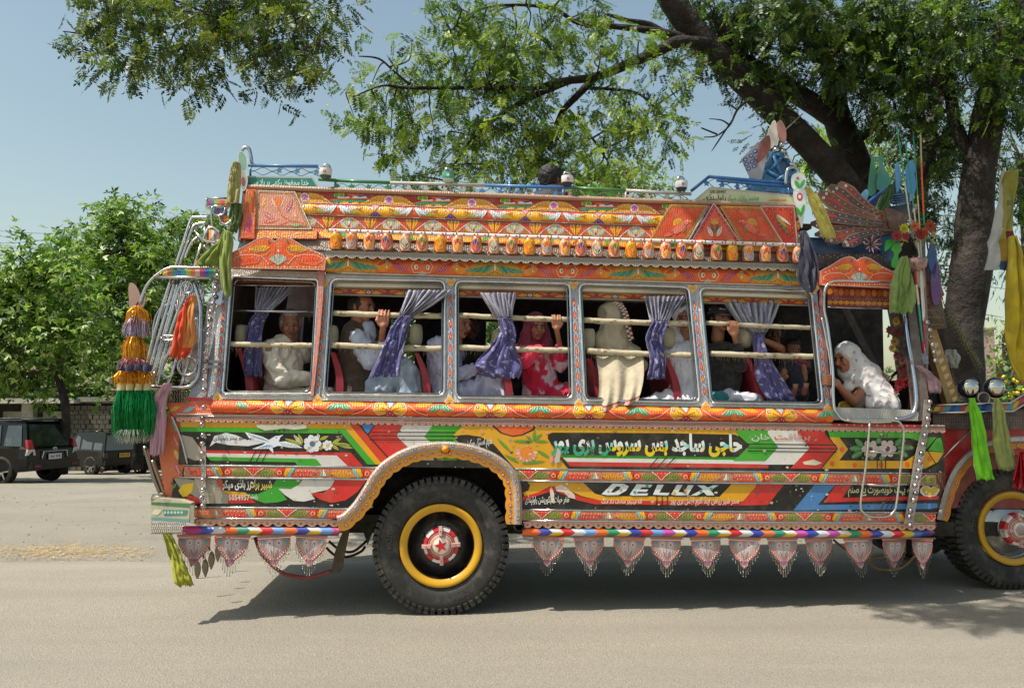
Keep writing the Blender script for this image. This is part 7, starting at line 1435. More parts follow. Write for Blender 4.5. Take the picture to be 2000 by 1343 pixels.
# --- passenger on the roof
c = L(1078, 352, 1.0); d = (.75, .62, 0); P_ = person('black haired man in navy shirt riding on the roof', (c.x, c.y, zr(384)))
blob('body', head(c, d, H('7a4c38'), 1.05)+[('c', L(1050, 392, 1.), L(1108, 394, 1.), .09, .09, SK), ('c', L(1080, 395, 1.), L(1080, 420, 1.), .14, .16, SK)], .010, SKIN, P_); hair(c, d, '0e0c0c', 1.10, P_)
blob('shirt', [('c', L(1050, 396, 1.), L(1108, 398, 1.), .10, .10, H('1c2438')), ('c', L(1080, 395, 1.), L(1080, 425, 1.), .16, .18, H('1c2438'))], .012, KAMEEZ, P_, folds=.01)
# ================================================================ cloths, curtains, tassels
def drape(name, label, cat, spine, Yf, col, pleats=5, amp=.012, group=None, nu=36, nv=40, m=CLOTH, colf=None, twist=0, ragged=3):
    """spine: (px, py, half width px); the cloth hangs in pleats round that line"""
    S = smoothpath([V((x, y, w_)) for x, y, w_ in spine], 8); n = len(S)-1; rnd = [random.uniform(-1, 1) for _ in range(40)]; g = G(); ph = random.uniform(0, 6)
    def f(u, v):
        t = v*n; i = min(n-1, int(t)); s = S[i].lerp(S[i+1], t-i); k = u*2-1; jag = ragged*(rnd[int(u*30) % 40])*max(0, v-.9)*10
        a = amp*(.35+.65*min(1, s.z/14)); yy = (a*math.sin(u*pleats*2*PI+ph+twist*v)+a*.5*math.sin(u*pleats*4.7+v*5+ph)) if pleats > 6 else a*1.5*(1.1-3.2*abs(noise.noise(V((u*pleats*.9+ph, v*1.6+.5*u, ph))))-1.3*abs(noise.noise(V((u*pleats*2.1, v*5, ph+9)))))
        x = s.x+k*s.z+1.5*math.sin(u*pleats*2*PI+1+v*4); p = (L(x, s.y+jag, Yf if not callable(Yf) else Yf(v))); return p+V((0, yy-.03*math.sqrt(max(0, 1-k*k)), 0))
    g.grid(nu, nv, f, colf or (lambda u, v: H(col))); o = g.build(name, m, None, B=True, label=label, cat=cat, group=group)
    md = o.modifiers.new('thickness', 'SOLIDIFY'); md.thickness = .0025; return o
def curtain(label, top, tie, tail, Yf=.36):
    S = [(top[0], top[1], top[2]), ((top[0]+tie[0])/2, (top[1]*.45+tie[1]*.55), top[2]*.66), tie]
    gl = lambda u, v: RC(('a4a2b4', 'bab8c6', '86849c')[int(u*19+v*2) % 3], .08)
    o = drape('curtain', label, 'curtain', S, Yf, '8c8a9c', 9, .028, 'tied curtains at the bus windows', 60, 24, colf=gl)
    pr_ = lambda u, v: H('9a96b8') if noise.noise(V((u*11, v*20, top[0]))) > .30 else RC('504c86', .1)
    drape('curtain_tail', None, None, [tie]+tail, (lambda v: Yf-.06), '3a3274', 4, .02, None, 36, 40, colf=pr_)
    t = [x for x in bpy.data.objects if x.name.startswith('curtain_tail')][-1]; t = max([x for x in bpy.data.objects if x.name.startswith('curtain_tail') and x.parent is None], key=lambda x: x.name); t.location = t.location-o.location; t.parent = o
curtain('grey and violet curtain tied at the rearmost window beside the old man', (537, 561, 37), (512, 612, 12), [(498, 640, 14), (494, 690, 16), (496, 735, 17)])
curtain('grey and violet curtain knotted over the second window bar by the gripping hand', (838, 568, 44), (793, 618, 14), [(780, 640, 17), (766, 690, 22), (752, 735, 30)], .16)
curtain('grey and violet curtain with flared end tied left of the girl in red', (972, 573, 36), (985, 622, 14), [(990, 650, 16), (980, 680, 26), (975, 712, 46), (984, 738, 32)], .17)
curtain('striped violet curtain tied beside the woman in the cream shawl', (1296, 580, 42), (1288, 628, 16), [(1276, 660, 17), (1284, 700, 16), (1282, 740, 18)], .20)
curtain('wide blue grey curtain falling diagonally beside the boy in the cap', (1470, 592, 54), (1480, 652, 12), [(1486, 690, 14), (1505, 740, 26), (1528, 784, 30)], .30)
def scarf(label, spine, Yf, col, pleats=4, amp=.014, name='scarf', cat='scarf', **k): return drape(name, label, cat, spine, Yf, col, pleats, amp, None, 28, 36, **k)
o3 = scarf('pale olive cloth tied high on the rear roof corner of the bus', [(462, 318, 5), (460, 336, 9), (458, 365, 11), (456, 398, 12)], .20, 'a8a468', 5)
scarf('dark green pennon hanging below the pale olive cloth at the roof corner', [(461, 398, 10), (460, 425, 12), (456, 455, 8)], .22, '4a6424', 3)
scarf('long green scarf knotted beside the crowned rear arch, its end hanging down', [(444, 452, 4), (444, 475, 10), (441, 515, 10), (444, 560, 9), (447, 578, 6)], .05, '8a9a44', 4)
scarf('green cloth stretched from the knot to the striped rear bracket', [(442, 454, 4), (432, 480, 14), (412, 512, 24), (408, 522, 20)], .10, '7c8e38', 3)
scarf('orange cloth tied to the rear ladder tubes', [(378, 577, 5), (368, 600, 13), (364, 640, 18), (360, 672, 22), (350, 700, 16)], -.04, 'd8501c', 4, .02, colf=lambda u, v: H('d88a44') if u > .42 and v < .80 else H('d84a18'))
scarf('pink cloth knotted at the rear lower corner above the bumper', [(329, 748, 6), (318, 768, 9), (312, 790, 11), (312, 830, 13), (308, 888, 14)], -.06, 'c898a8', 5)
scarf('olive yellow cloth hanging under the rear bumper', [(325, 1040, 6), (338, 1070, 11), (350, 1105, 15), (364, 1142, 16)], -.08, 'a8a828', 3, .02)
scarf('pale yellow cloth tied between the flower plates and the feather fan', [(1577, 368, 5), (1590, 390, 11), (1606, 425, 12), (1622, 466, 11)], .14, 'c0b454', 3)
scarf('navy scarf hanging at the front end of the vase ledge', [(1567, 452, 4), (1572, 478, 12), (1578, 515, 18), (1578, 545, 18), (1582, 570, 6)], .04, '4a4a60', 6, .022)
scarf('green scarf tied beside the crowned door arch', [(1764, 502, 5), (1764, 525, 14), (1762, 560, 20), (1760, 590, 21), (1758, 612, 16)], .04, '7c964c', 5, .02)
scarf('dark green cloth slung over the blue crest slats', [(1738, 362, 4), (1730, 385, 10), (1720, 418, 14)], .40, '2c5a20', 3)
scarf('dusty pink cloth knotted to the post ahead of the door', [(1790, 714, 6), (1808, 728, 9), (1822, 745, 12), (1824, 766, 14)], .10, 'b08c98', 5)
scarf('bright lime scarf hanging from the rear round mirror lamp', [(1896, 777, 4), (1900, 800, 8), (1908, 850, 12), (1918, 900, 15), (1924, 936, 15)], .16, '78d010', 4, .016)
scarf('dull olive scarf hanging from the front round mirror lamp', [(1944, 777, 4), (1948, 800, 11), (1955, 850, 15), (1964, 895, 18), (1968, 917, 18)], .16, '98a058', 4, .018)
scarf('big yellow banner cloth hanging from the flag at the front', [(1975, 462, 4), (1985, 520, 16), (1990, 600, 22), (1994, 680, 26), (2012, 742, 24)], .34, 'c8b020', 4, .03)
scarf('white rag tied ahead of the brass post', [(1855, 683, 12), (1856, 700, 16), (1860, 718, 9)], .5, 'a8a8a0', 4)
scarf('grey mauve rag hanging behind the rear steel rods', [(392-8, 640, 5), (374, 675, 10), (366, 720, 14)], .3, '5a4a5a', 3)
# printed flag
def flagc(u, v):
    if u < .30+.1*v: return H('b4b4b0')
    if v < .55: return H('94903c') if not (.30 < v < .34 and .5 < u < .8) else H('6a6a34')
    if v < .66: return H('a89a3c') if u < .6 or v < .58 else H('7a2024')
    if v > .88: return H('1c4a7c')
    return H('1c3060') if (u-.72)**2*4+(v-.78)**2*9 < .02 else H('9a7c1c')
S = [(1961, 332, 17), (1962, 400, 18), (1958, 470, 22), (1952, 528, 30)]; drape('flag', 'weathered yellow, white and blue printed flag on the front mast', 'flag', [(1961, 336, 16), (1962, 400, 17), (1958, 470, 22), (1951, 528, 27)], .40, 'aaa', 1.3, .03, None, 24, 40, colf=flagc, ragged=0)
# flowers
def bloom(g, c, r, col, n=9):
    for k in range(n):
        for ring, (rr, el_) in enumerate(((1, .1), (.7, .5), (.4, .9))):
            t = 2*PI*(k+ring*.5)/n; d = V((math.cos(t)*math.cos(el_), -math.sin(el_)-.2, math.sin(t)*math.cos(el_))); s = V((-math.sin(t), 0, math.cos(t))); b = V(c); e = b+d*r*rr; g.face([b, b+d*r*rr*.6+s*r*.28*rr, e, b+d*r*rr*.6-s*r*.28*rr], tuple(min(1, x*(1-.14*ring)*random.uniform(.8, 1.1)) for x in H(col)))
def bouquet(label, items, Y, leaves=20, name='artificial_flowers'):
    p0 = L(items[0][0], items[0][1], Y); r_ = thing(name, p0, label, 'artificial flowers', None, B=True)
    for x, y, r, c in items: g = G(); bloom(g, L(x, y, Y+random.uniform(-.02, .02)), r/240, c); g.build('blossom', CLOTH, r_, B=True)
    g = G()
    for i in range(leaves):
        x, y, r, c = random.choice(items); a = L(x+random.uniform(-9, 9), y+random.uniform(-4, 12), Y+.03); d = V((random.uniform(-1, 1), random.uniform(-.6, .2), random.uniform(-.8, .8))).normalized()*.05; s = d.cross(V((0, 1, 0))).normalized()*.012; g.face([a, a+d*.5+s, a+d, a+d*.5-s], RC(random.choice(['4a7a2c', '8a9a3c', '7a8a34', 'a89a4a']), .2))
    g.build('leaves', CLOTH, r_, B=True, kind='stuff'); return r_
bouquet('cloth roses in yellow, red and orange in a cup above the door corner', [(1765, 447, 11, 'd0c81c'), (1750, 461, 12, 'a81a20'), (1768, 462, 9, 'a81c40'), (1796, 458, 13, '9a1414'), (1815, 442, 13, 'a83a0c'), (1786, 442, 10, 'd86a3a'), (1806, 455, 8, 'b03a14'), (1822, 458, 6, 'b8b060')], .12, 50)
bouquet('string of red, yellow and pink cloth flowers inside the front door', [(1750, 628, 10, 'b8901c'), (1738, 645, 11, '6a1418'), (1750, 650, 10, '7a1a18'), (1746, 668, 10, 'a87a1c'), (1742, 680, 9, 'b89a5c'), (1750, 695, 8, '7a1c20'), (1762, 705, 9, 'b85a68'), (1766, 715, 9, 'b86a5c'), (1758, 722, 9, '8a1c28'), (1764, 738, 9, 'b03a48'), (1756, 750, 13, 'b01828'), (1768, 748, 9, 'b02030'), (1750, 762, 7, 'b8306a')], .22, 30)
# tinsel tassel
def tassel():
    x0 = 262; r_ = thing('tinsel_tassel', L(x0, 850, -.1), 'long gold, silver and green tinsel tassel hanging off the rear bracket', 'tassel', None, B=True)
    def tuft(name, cx, y0, y1, w0, w1, cols, n=170, th=.0015, wob=9):
        g = G()
        for i in range(n):
            a = random.uniform(0, 2*PI); k = random.random()**.5; c, s = math.cos(a)*k, math.sin(a)*k; e = random.uniform(.75, 1.04)
            p = L(cx+c*w0, y0, -.1)+V((0, s*w0/250, 0)); q = L(cx+c*w1+random.uniform(-wob, wob)*.5, y0+(y1-y0)*e, -.1)+V((0, s*w1/250, 0)); m_ = (p+q)/2+V((c*.02+random.uniform(-.01, .01), s*.02-.0, random.uniform(0, .02)))
            d = V((random.uniform(-1, 1), random.uniform(-1, 1), .2)).normalized()*th; col = RC(random.choice(cols), .25)
            g.face([p-d, p+d, m_+d, m_-d], col); g.face([m_-d, m_+d, q+d*.6, q-d*.6], col)
        g.build(name, TINSEL, r_, B=True, kind='stuff')
    tuft('gold_tuft', 268, 597, 634, 6, 24, ['d89410', 'c87c08', 'e8b040'], 300); tuft('silver_tuft', 267, 615, 660, 8, 27, ['b0a0b0', '8a6a90', 'd0c8d0', '7a4a6a'], 380); tuft('gold_tuft', 262, 657, 706, 12, 22, ['d89410', 'c87c08', 'e8b040'], 380); tuft('pink_tuft', 262, 698, 722, 16, 30, ['b06a78', 'c8a0a8', '8a3a44'], 260)
    for k in range(4):
        cx = 237+k*17; g = G(); c = L(cx, 716+2*(k % 2), -.16); g.lathe([(.028, .02), (.032, 0), (.028, -.025)], c, (0, 0, 1), H('1c2c50'), 10); g.build('ribbon_band', CLOTH, r_, B=True)
        tuft('gold_tuft', cx, 724, 754, 5, 13, ['d89410', 'e8a828', 'b87008'], 110); g = G(); g.lathe([(.026, .03), (.028, -.02)], L(cx, 757, -.1), (0, 0, 1), H('c8bc84'), 10); g.build('tassel_collar', CLOTH, r_, B=True)
    for k in range(4): tuft('green_tuft', 238+k*17, 762, 852, 8, 15, ['127a3c', '0c6430', '1a9448', '2aa458'], 620, .0016)
    tuft('white_tuft', 262, 838, 866, 30, 34, ['a8b8a8', 'c0b8b8', '9a9a90'], 160); g = G(); g.tube([L(275, 588, -.02), L(268, 600, -.1), L(262, 760, -.1)], .006, H('5a2a20'), 6); g.build('cord', CLOTH, r_, B=True)
tassel()
g = G()
r_ = thing('tinsel_tassel', L(1990, 930, .1), 'red tinsel tassel beside the front wheel', 'tassel', None, B=True); g = G()
for i in range(260): a = random.uniform(0, 2*PI); k = random.random()**.5; p = L(1996+4*math.cos(a)*k, 882, .1); q = L(1996+16*math.cos(a)*k, random.uniform(930, 956), .1)+V((0, .06*math.sin(a)*k, 0)); d = V((random.uniform(-1, 1), random.uniform(-1, 1), 0)).normalized()*.0026; g.face([p-d, p+d, q+d, q-d], RC(random.choice(['b01420', '8a0c18', 'd02a30']), .2))
g.build('red_tuft', TINSEL, r_, B=True, kind='stuff')
# ================================================================ ground
def gz(x, y):                                             # the yard beyond the road falls away gently
    return 0 if y < 12.5 else -min(1.7, (y-12.5)*.05)
def surf(name, cols, rough=.9, sc=1., chip=(0, 0), bump=.01, patches=None, dust=None):
    m = bpy.data.materials.new(name); m.use_nodes = True; n = m.node_tree.nodes; l = m.node_tree.links; b = n['Principled BSDF']; b.inputs['Roughness'].default_value = rough; b.inputs['Specular IOR Level'].default_value = .25
    tc = n.new('ShaderNodeTexCoord'); P = tc.outputs['Object']
    def nz(s, d=6, r=.6, st=None):
        x = n.new('ShaderNodeTexNoise'); x.inputs['Scale'].default_value = s; x.inputs['Detail'].default_value = d; x.inputs['Roughness'].default_value = r
        if st: mp = n.new('ShaderNodeMapping'); mp.inputs['Scale'].default_value = st; l.new(P, mp.inputs[0]); l.new(mp.outputs[0], x.inputs['Vector'])
        else: l.new(P, x.inputs['Vector'])
        return x.outputs['Fac']
    def ramp(f, a, c0, b_, c1):
        x = n.new('ShaderNodeValToRGB'); x.color_ramp.elements[0].position = a; x.color_ramp.elements[1].position = b_; x.color_ramp.elements[0].color = (*c0, 1); x.color_ramp.elements[1].color = (*c1, 1); l.new(f, x.inputs[0]); return x.outputs[0]
    def mix(f, a, b_, k='MIX'):
        x = n.new('ShaderNodeMix'); x.data_type = 'RGBA'; x.blend_type = k
        if isinstance(f, float): x.inputs[0].default_value = f
        else: l.new(f, x.inputs[0])
        for i, q in ((6, a), (7, b_)):
            if isinstance(q, tuple): x.inputs[i].default_value = (*q, 1)
            else: l.new(q, x.inputs[i])
        return x.outputs[2]
    c = ramp(nz(.5*sc, 5), .35, cols[0], .65, cols[1]); c = mix(ramp(nz(.22, 5, .7, (.6, 2.4, 1)), .40, (0, 0, 0), .72, (1, 1, 1)), c, cols[2])
    g = ramp(nz(150, 3, .7), .35, (.62, .62, .62), .65, (1.38, 1.36, 1.32)); c = mix(chip[0]*1., c, mix(1., c, g, 'MULTIPLY'))
    v = n.new('ShaderNodeTexVoronoi'); v.inputs['Scale'].default_value = 75; l.new(P, v.inputs['Vector']); c = mix(ramp(v.outputs['Distance'], .0, (1, 1, 1), .28, (0, 0, 0)), c, mix(1., c, (1.25, 1.22, 1.18) if chip[1] else (1.1, 1.1, 1.1), 'MULTIPLY'))
    if patches: c = mix(ramp(nz(patches[0], 7, .75), patches[1], (0, 0, 0), patches[2], (1, 1, 1)), c, patches[3])
    if dust:                                              # earth blown over the edge of the asphalt
        sx = n.new('ShaderNodeSeparateXYZ'); l.new(P, sx.inputs[0]); a1 = n.new('ShaderNodeMath'); a1.operation = 'MULTIPLY_ADD'; l.new(nz(1.1, 7, .7, (.5, 1.6, 1)), a1.inputs[0]); a1.inputs[1].default_value = 3.2; l.new(sx.outputs[1], a1.inputs[2])
        mr_ = n.new('ShaderNodeMapRange'); l.new(a1.outputs[0], mr_.inputs[0]); mr_.inputs[1].default_value = dust+.8; mr_.inputs[2].default_value = dust+2.0; c = mix(mr_.outputs[0], c, (.32, .295, .245))
        e_ = n.new('ShaderNodeTexVoronoi'); e_.feature = 'DISTANCE_TO_EDGE'; e_.inputs['Scale'].default_value = .55; w2 = n.new('ShaderNodeVectorMath'); w2.operation = 'ADD'; l.new(P, w2.inputs[0]); nn_ = n.new('ShaderNodeTexNoise'); nn_.inputs['Scale'].default_value = 2.5; l.new(nn_.outputs['Color'], w2.inputs[1]); l.new(w2.outputs[0], e_.inputs['Vector'])
        c = mix(ramp(e_.outputs['Distance'], .0, (.10, .10, .10), .004, (0, 0, 0)), c, (.12, .11, .09))
        c = mix(ramp(nz(.9, 4, .6, (.12, 1.5, 1)), .42, (0, 0, 0), .75, (.55, .55, .55)), c, (.20, .184, .158))
    l.new(c, b.inputs['Base Color']); bp = n.new('ShaderNodeBump'); bp.inputs['Distance'].default_value = bump
    a = n.new('ShaderNodeMath'); l.new(nz(170, 3, .7), a.inputs[0]); l.new(v.outputs['Distance'], a.inputs[1]); l.new(a.outputs[0], bp.inputs['Height']); l.new(bp.outputs[0], b.inputs['Normal']); return m
DIRT = surf('dusty_earth', ((.28, .258, .215), (.345, .32, .268), (.305, .28, .234)), chip=(.5, 0), bump=.012, patches=(1.3, .55, .75, (.25, .215, .17)))
ASPH = surf('worn_asphalt', ((.235, .216, .182), (.268, .246, .206), (.285, .262, .218)), chip=(.95, 1), bump=.004, patches=(.35, .6, .85, (.215, .198, .166)), dust=8.3)
def sheet(name, xs, ys, zf, m):
    v = [(x, y, zf(x, y)) for y in ys for x in xs]; nx = len(xs); f = [(j*nx+i, j*nx+i+1, (j+1)*nx+i+1, (j+1)*nx+i) for j in range(len(ys)-1) for i in range(nx-1)]
    me = bpy.data.meshes.new(name); me.from_pydata(v, [], f); me.materials.append(m); me.polygons.foreach_set('use_smooth', [True]*len(f)); o = bpy.data.objects.new(name, me); col_main.objects.link(o); o['kind'] = 'structure'; return o
xs = [-900, -200, -60]+[-30+i*.75 for i in range(81)]+[60, 200, 900]
ys = [-60, -8, 0, 6]+[8+i*.4 for i in range(60)]+[34, 38, 44, 46.5, 50, 80, 200, 1800]
sheet('ground', xs, ys, lambda x, y: gz(x, y)+(.02*noise.noise(V((x*.5, y*.7, 0))) if y > 9.5 and abs(x) < 31 and y < 40 else 0)-(.03 if y < 8.6 else 0), DIRT)
rx = [-60, -20]+[-12+i*.12 for i in range(220)]+[20, 60]
edge = lambda x: 8.45+.10*noise.noise(V((x*.8, 0, 0)))+.05*noise.noise(V((x*4, 3, 0)))
v = []; f = []
for i, x in enumerate(rx): v += [(x, -12, .004), (x, edge(x)-.25, .004), (x, edge(x), -.022)]
for i in range(len(rx)-1):
    for k in (0, 1): a = i*3+k; f.append((a, a+3, a+4, a+1))
me = bpy.data.meshes.new('road'); me.from_pydata(v, [], f); me.materials.append(ASPH); o = bpy.data.objects.new('road', me); col_main.objects.link(o); o['kind'] = 'structure'
# straw, litter and stones
STRAW = mat('straw', .8, grime=0, vary=.2)
g = G()
for i in range(2100):
    if i < 1400: x, y = random.gauss(120, 110)+30*math.sin(i), random.gauss(1077, 7.5)
    else: x, y = random.uniform(-50, 1050), random.uniform(945, 1095)
    if i < 1400 and (x < -60 or x > 300): continue
    p = GR(x, max(940, y), 0); p.z = gz(p.x, p.y)+.008; a = random.uniform(0, PI); ln = random.uniform(.02, .07)*(1 if i < 1400 else .7); d = V((math.cos(a), math.sin(a), random.uniform(0, .15)))*ln; s = V((-d.y, d.x, 0)).normalized()*.0028
    g.face([p-s, p+s, p+d+s, p+d-s], RC(random.choice(['b89858', 'a88c54', 'c8ac70', '988050'] if i < 1400 else ['8a7858', 'b0a080', '6a5a44', 'c0b090']), .15))
g.build('straw', STRAW, kind='stuff')
STONE = mat('stone', .85, grime=.1, gcol='6a6050', bump=.01, bscale=30, vary=.2)
g = G()
for i in range(700):
    x, y = random.uniform(-80, 1900), random.uniform(925, 1100); p = GR(x, y, 0); r = random.uniform(.006, .018)*(1+(p.y-8)*.04)
    if p.y < 8.7: continue
    p.z = gz(p.x, p.y); k = len(g.v); q = [p+V((math.cos(t)*r*random.uniform(.7, 1.2), math.sin(t)*r*random.uniform(.7, 1.2), 0)) for t in (0, 1.25, 2.5, 3.8, 5)]; g.hexa(q, [p+(a-p)*.5+V((0, 0, r*.7)) for a in q], RC('8c8270', .2))
g.build('gravel', STONE, kind='stuff')
# rubble wall beyond the road, seen under the bus
WD = 11.6; x0, x1 = U(600, 1040, WD).x, U(1075, 1040, WD).x
rw = thing('rubble_wall', ((x0+x1)/2, WD, 0), 'low dry rubble stone wall seen under the bus behind the rear wheel', 'stone wall')
protos_s = []
for k in range(6):
    g = G(); n = 7; g.hexa([V((math.cos(2*PI*i/n)*.062*random.uniform(.75, 1.1), .0, math.sin(2*PI*i/n)*.042*random.uniform(.75, 1.1))) for i in range(n)][::-1], [V((math.cos(2*PI*i/n)*.048*random.uniform(.75, 1.1), -.05, math.sin(2*PI*i/n)*.032*random.uniform(.75, 1.1))) for i in range(n)][::-1], H(random.choice(['a89a80', 'b8aa90', '958872', 'c4b8a0'])))
    g.v = [tuple(V(q)+V(rw.location)) for q in g.v]; protos_s.append(g)
i = 0
for r in range(6):
    x = x0+random.random()*.05
    while x < x1:
        px_ = protos_s[i % 6]
        if i < 6: o = px_.build('stone', STONE, rw); px_.o = o
        else: o = px_.o.copy(); col_main.objects.link(o)
        o.location = (x-rw.location.x, random.uniform(-.02, .02), .035+r*.078+random.uniform(-.01, .01)); o.rotation_euler = (random.uniform(-.2, .2), random.uniform(-.4, .4), random.uniform(-.3, .3)); o.scale = (random.uniform(.75, 1.1), 1, random.uniform(.8, 1.15)); x += .108; i += 1
g = G(); g.box((x0-.05, WD, -.05), (x1+.05, WD+.4, .46), H('6a5e4c')); g.build('earth_core', STONE, rw)
# ================================================================ cars
PAINT = mat('car_paint', .14, grime=0, coat=.12, vary=.03, spec=.25); GLASS = mat('tinted_glass', .03, grime=.03, vary=.02, coat=.5, spec=.9)
def car(px, py, depth, th, label, W=1.88, Hh=1.88, Lg=4.75, plate_c='c8c8c8', txt='AA 970', kind=0):
    p = U(px, py, depth); p.z = gz(p.x, p.y); R_ = Matrix.Translation(p) @ Matrix.Rotation(th, 4, 'Z')      # origin: rear left bottom corner region, +y forward
    c = thing('parked_car', p, label, 'car', 'dark cars parked in the yard')
    def bld(g, name, m, par=None): g.v = [tuple(R_ @ V(q)) for q in g.v]; return g.build(name, m, par or c)
    hw = W/2; sy = Lg/4.75; sz = Hh/1.88; K = H('0b0c0e') if kind == 0 else H('101210')
    # body: cross sections along y (0 = rear)
    secs = [(0.0, .50, 1.00, .86, .98), (.06, .42, 1.06, .95, 1.0), (.35, .36, 1.10, 1.0, 1.0), (1.5, .34, 1.12, 1.0, 1.0), (3.2, .34, 1.10, 1.0, 1.0), (3.7, .36, 1.06, .98, 1.0), (4.45, .40, .98, .92, .98), (4.75, .48, .86, .80, .95)]
    g = G(); ring = []
    for y, zb, zt, kt, kb in secs:
        y *= sy; zb *= sz; zt *= sz; ring.append([(-hw*kb*.97, y, zb), (-hw*kb, y, zb+.12), (-hw*1.0*kb, y, (zb+zt)/2), (-hw*kt*.985, y, zt-.07), (-hw*kt*.93, y, zt), (hw*kt*.93, y, zt), (hw*kt*.985, y, zt-.07), (hw*kb, y, (zb+zt)/2), (hw*kb, y, zb+.12), (hw*kb*.97, y, zb)])
    for a, b in zip(ring, ring[1:]):
        for i in range(10): g.face([a[i], b[i], b[(i+1) % 10], a[(i+1) % 10]][::-1], K, True)
    g.face(ring[0], K); g.face(ring[-1][::-1], K); bld(g, 'body', PAINT)
    g = G(); gs = [(.10 if kind == 0 else .05, 1.02, .92), (.32 if kind == 0 else .12, 1.80, .74), (.55, 1.88, .72), (2.4, 1.88, .72), (2.75, 1.82, .74), (3.65, 1.06, .90)]
    rr = [[(-hw*.93, gs[0][0]*sy, gs[0][1]*sz), (hw*.93, gs[0][0]*sy, gs[0][1]*sz)]]
    P3 = [(.10, 1.04, .93), (.34, 1.74, .76), (.50, 1.84, .70), (2.5, 1.84, .70), (2.8, 1.76, .74), (3.7, 1.04, .92)] if kind == 0 else [(.03, 1.04, .93), (.12, 1.76, .80), (.2, 1.84, .76), (2.3, 1.84, .76), (2.5, 1.76, .8), (3.1, 1.04, .92)]
    L_ = [(-hw*k, y*sy, z*sz) for y, z, k in P3]; Rr = [(hw*k, y*sy, z*sz) for y, z, k in P3]
    for i in range(5): g.face([L_[i], Rr[i], Rr[i+1], L_[i+1]][::-1], K)
    g.face(L_, K); g.face(Rr[::-1], K); bld(g, 'cabin', PAINT)
    def quad(A, B_, C, D, out, m_, name, c_, e=.008, ins=.08, par=None):
        A, B_, C, D = map(V, (A, B_, C, D)); o = V(out)*e; cen = (A+B_+C+D)/4; g = G(); Q = [x.lerp(cen, ins)+o for x in (A, B_, C, D)]; g.face(Q, c_); g.face([q-o*1.5 for q in Q][::-1], c_); return bld(g, name, m_, par)
    GC = H('15191c')
    quad(L_[0], Rr[0], Rr[1], L_[1], (0, -1, .3), GLASS, 'rear_window', GC, .012, .09)
    for a, b in ((.30 if kind == 0 else .2, .95), (1.05, 2.0), (2.1, 2.95)):
        lo = lambda t: V((-hw*.925, (t if kind == 0 else t*.9)*sy, 1.08*sz)); hi = lambda t: V((-hw*.775, max(.45 if kind == 0 else .25, min((2.62 if kind == 0 else 2.35), (t if kind == 0 else t*.9)))*sy, 1.70*sz))
        quad(lo(a), lo(b), hi(b if b < 2.5 else b-.45), hi(a+.12), (-1, 0, .25), GLASS, 'side_window', H('2c3438'), .012, .03)
    # rear furniture
    g = G(); g.box((-hw*.96, -.10, .42*sz), (hw*.96, .06, .66*sz), K); bld(g, 'rear_bumper', PAINT)
    for s in (-1, 1):
        if kind == 0:
            g = G(); q = [(s*hw*.99, .02, 1.02*sz), (s*hw*.80, -.015, 1.02*sz), (s*hw*.83, .06, 1.28*sz), (s*hw*.95, .10, 1.28*sz)]; g.prism(q if s > 0 else q[::-1], (0, .08, 0), H('a01018')); t = bld(g, 'tail_light', PLASTIC)
            g = G(); q = [(s*hw*1.0, .06, .84*sz), (s*hw*.74, -.02, .84*sz), (s*hw*.79, -.016, 1.01*sz), (s*hw*.995, .02, 1.01*sz)]; g.prism(q if s > 0 else q[::-1], (0, .06, 0), H('b8b8b4')); bld(g, 'reversing_lens', PLASTIC, t)
            g = G(); g.box((s*hw*.62, -.112, .50*sz), (s*hw*.86, -.10, .56*sz), H('7a1014')); bld(g, 'reflector', PLASTIC)
        else:
            g = G(); g.box((s*hw*.74, -.02, .74*sz), (s*hw*.96, .05, .98*sz), H('3a2824')); bld(g, 'tail_light', PLASTIC)
    if kind == 0:
        g = G(); q = smoothpath([V(x) for x in ((-.48, -.03, .72*sz), (-.44, -.05, .90*sz), (-.40, -.05, .935*sz), (.40, -.05, .935*sz), (.44, -.05, .90*sz), (.48, -.03, .72*sz))], 3); g.tube(q, .017, H('c8c8c8'), 6); bld(g, 'chrome_garnish', CHROME)
        g = G()
        for rx_, rz_ in ((.078, .052), (.026, .05), (.055, .022)): g.tube([V((rx_*math.cos(t), -.025, 1.0*sz+rz_*math.sin(t)+(.02 if rx_ < .06 and rz_ < .03 else 0))) for t in [i*PI/10 for i in range(20)]], .007, H('d0d0d0'), 5, closed=True)
        bld(g, 'badge', CHROME)
        g = G(); g.box((-hw*.66, .26, 1.80*sz), (hw*.66, .62, 1.86*sz), K); g.box((-.22, .25, 1.80*sz), (.22, .26, 1.83*sz), H('6a6a6a')); bld(g, 'spoiler', PAINT)
    else:
        g = G(); 
        for p_ in text_polys('JAZEM AN', .03): g.face([(-.52+u*.85, .022+(.62+v*.12)*.08, (1.26+.16*u+v*.15)*sz) for u, v in p_], H('a8b0b0'))
        bld(g, 'window_lettering', PLASTIC)
    px0 = .0 if kind == 0 else .12; g = G(); g.box((px0-.24, -.045, .70*sz if kind == 0 else .76*sz), (px0+.24, -.03, (.70 if kind == 0 else .76)*sz+.16), H(plate_c))
    for p_ in text_polys(txt, .03): g.face([(px0-.19+u*.38, -.047, (.70 if kind == 0 else .76)*sz+.04+v*.08) for u, v in p_], H('1c1c1c'))
    bld(g, 'number_plate', PLASTIC)
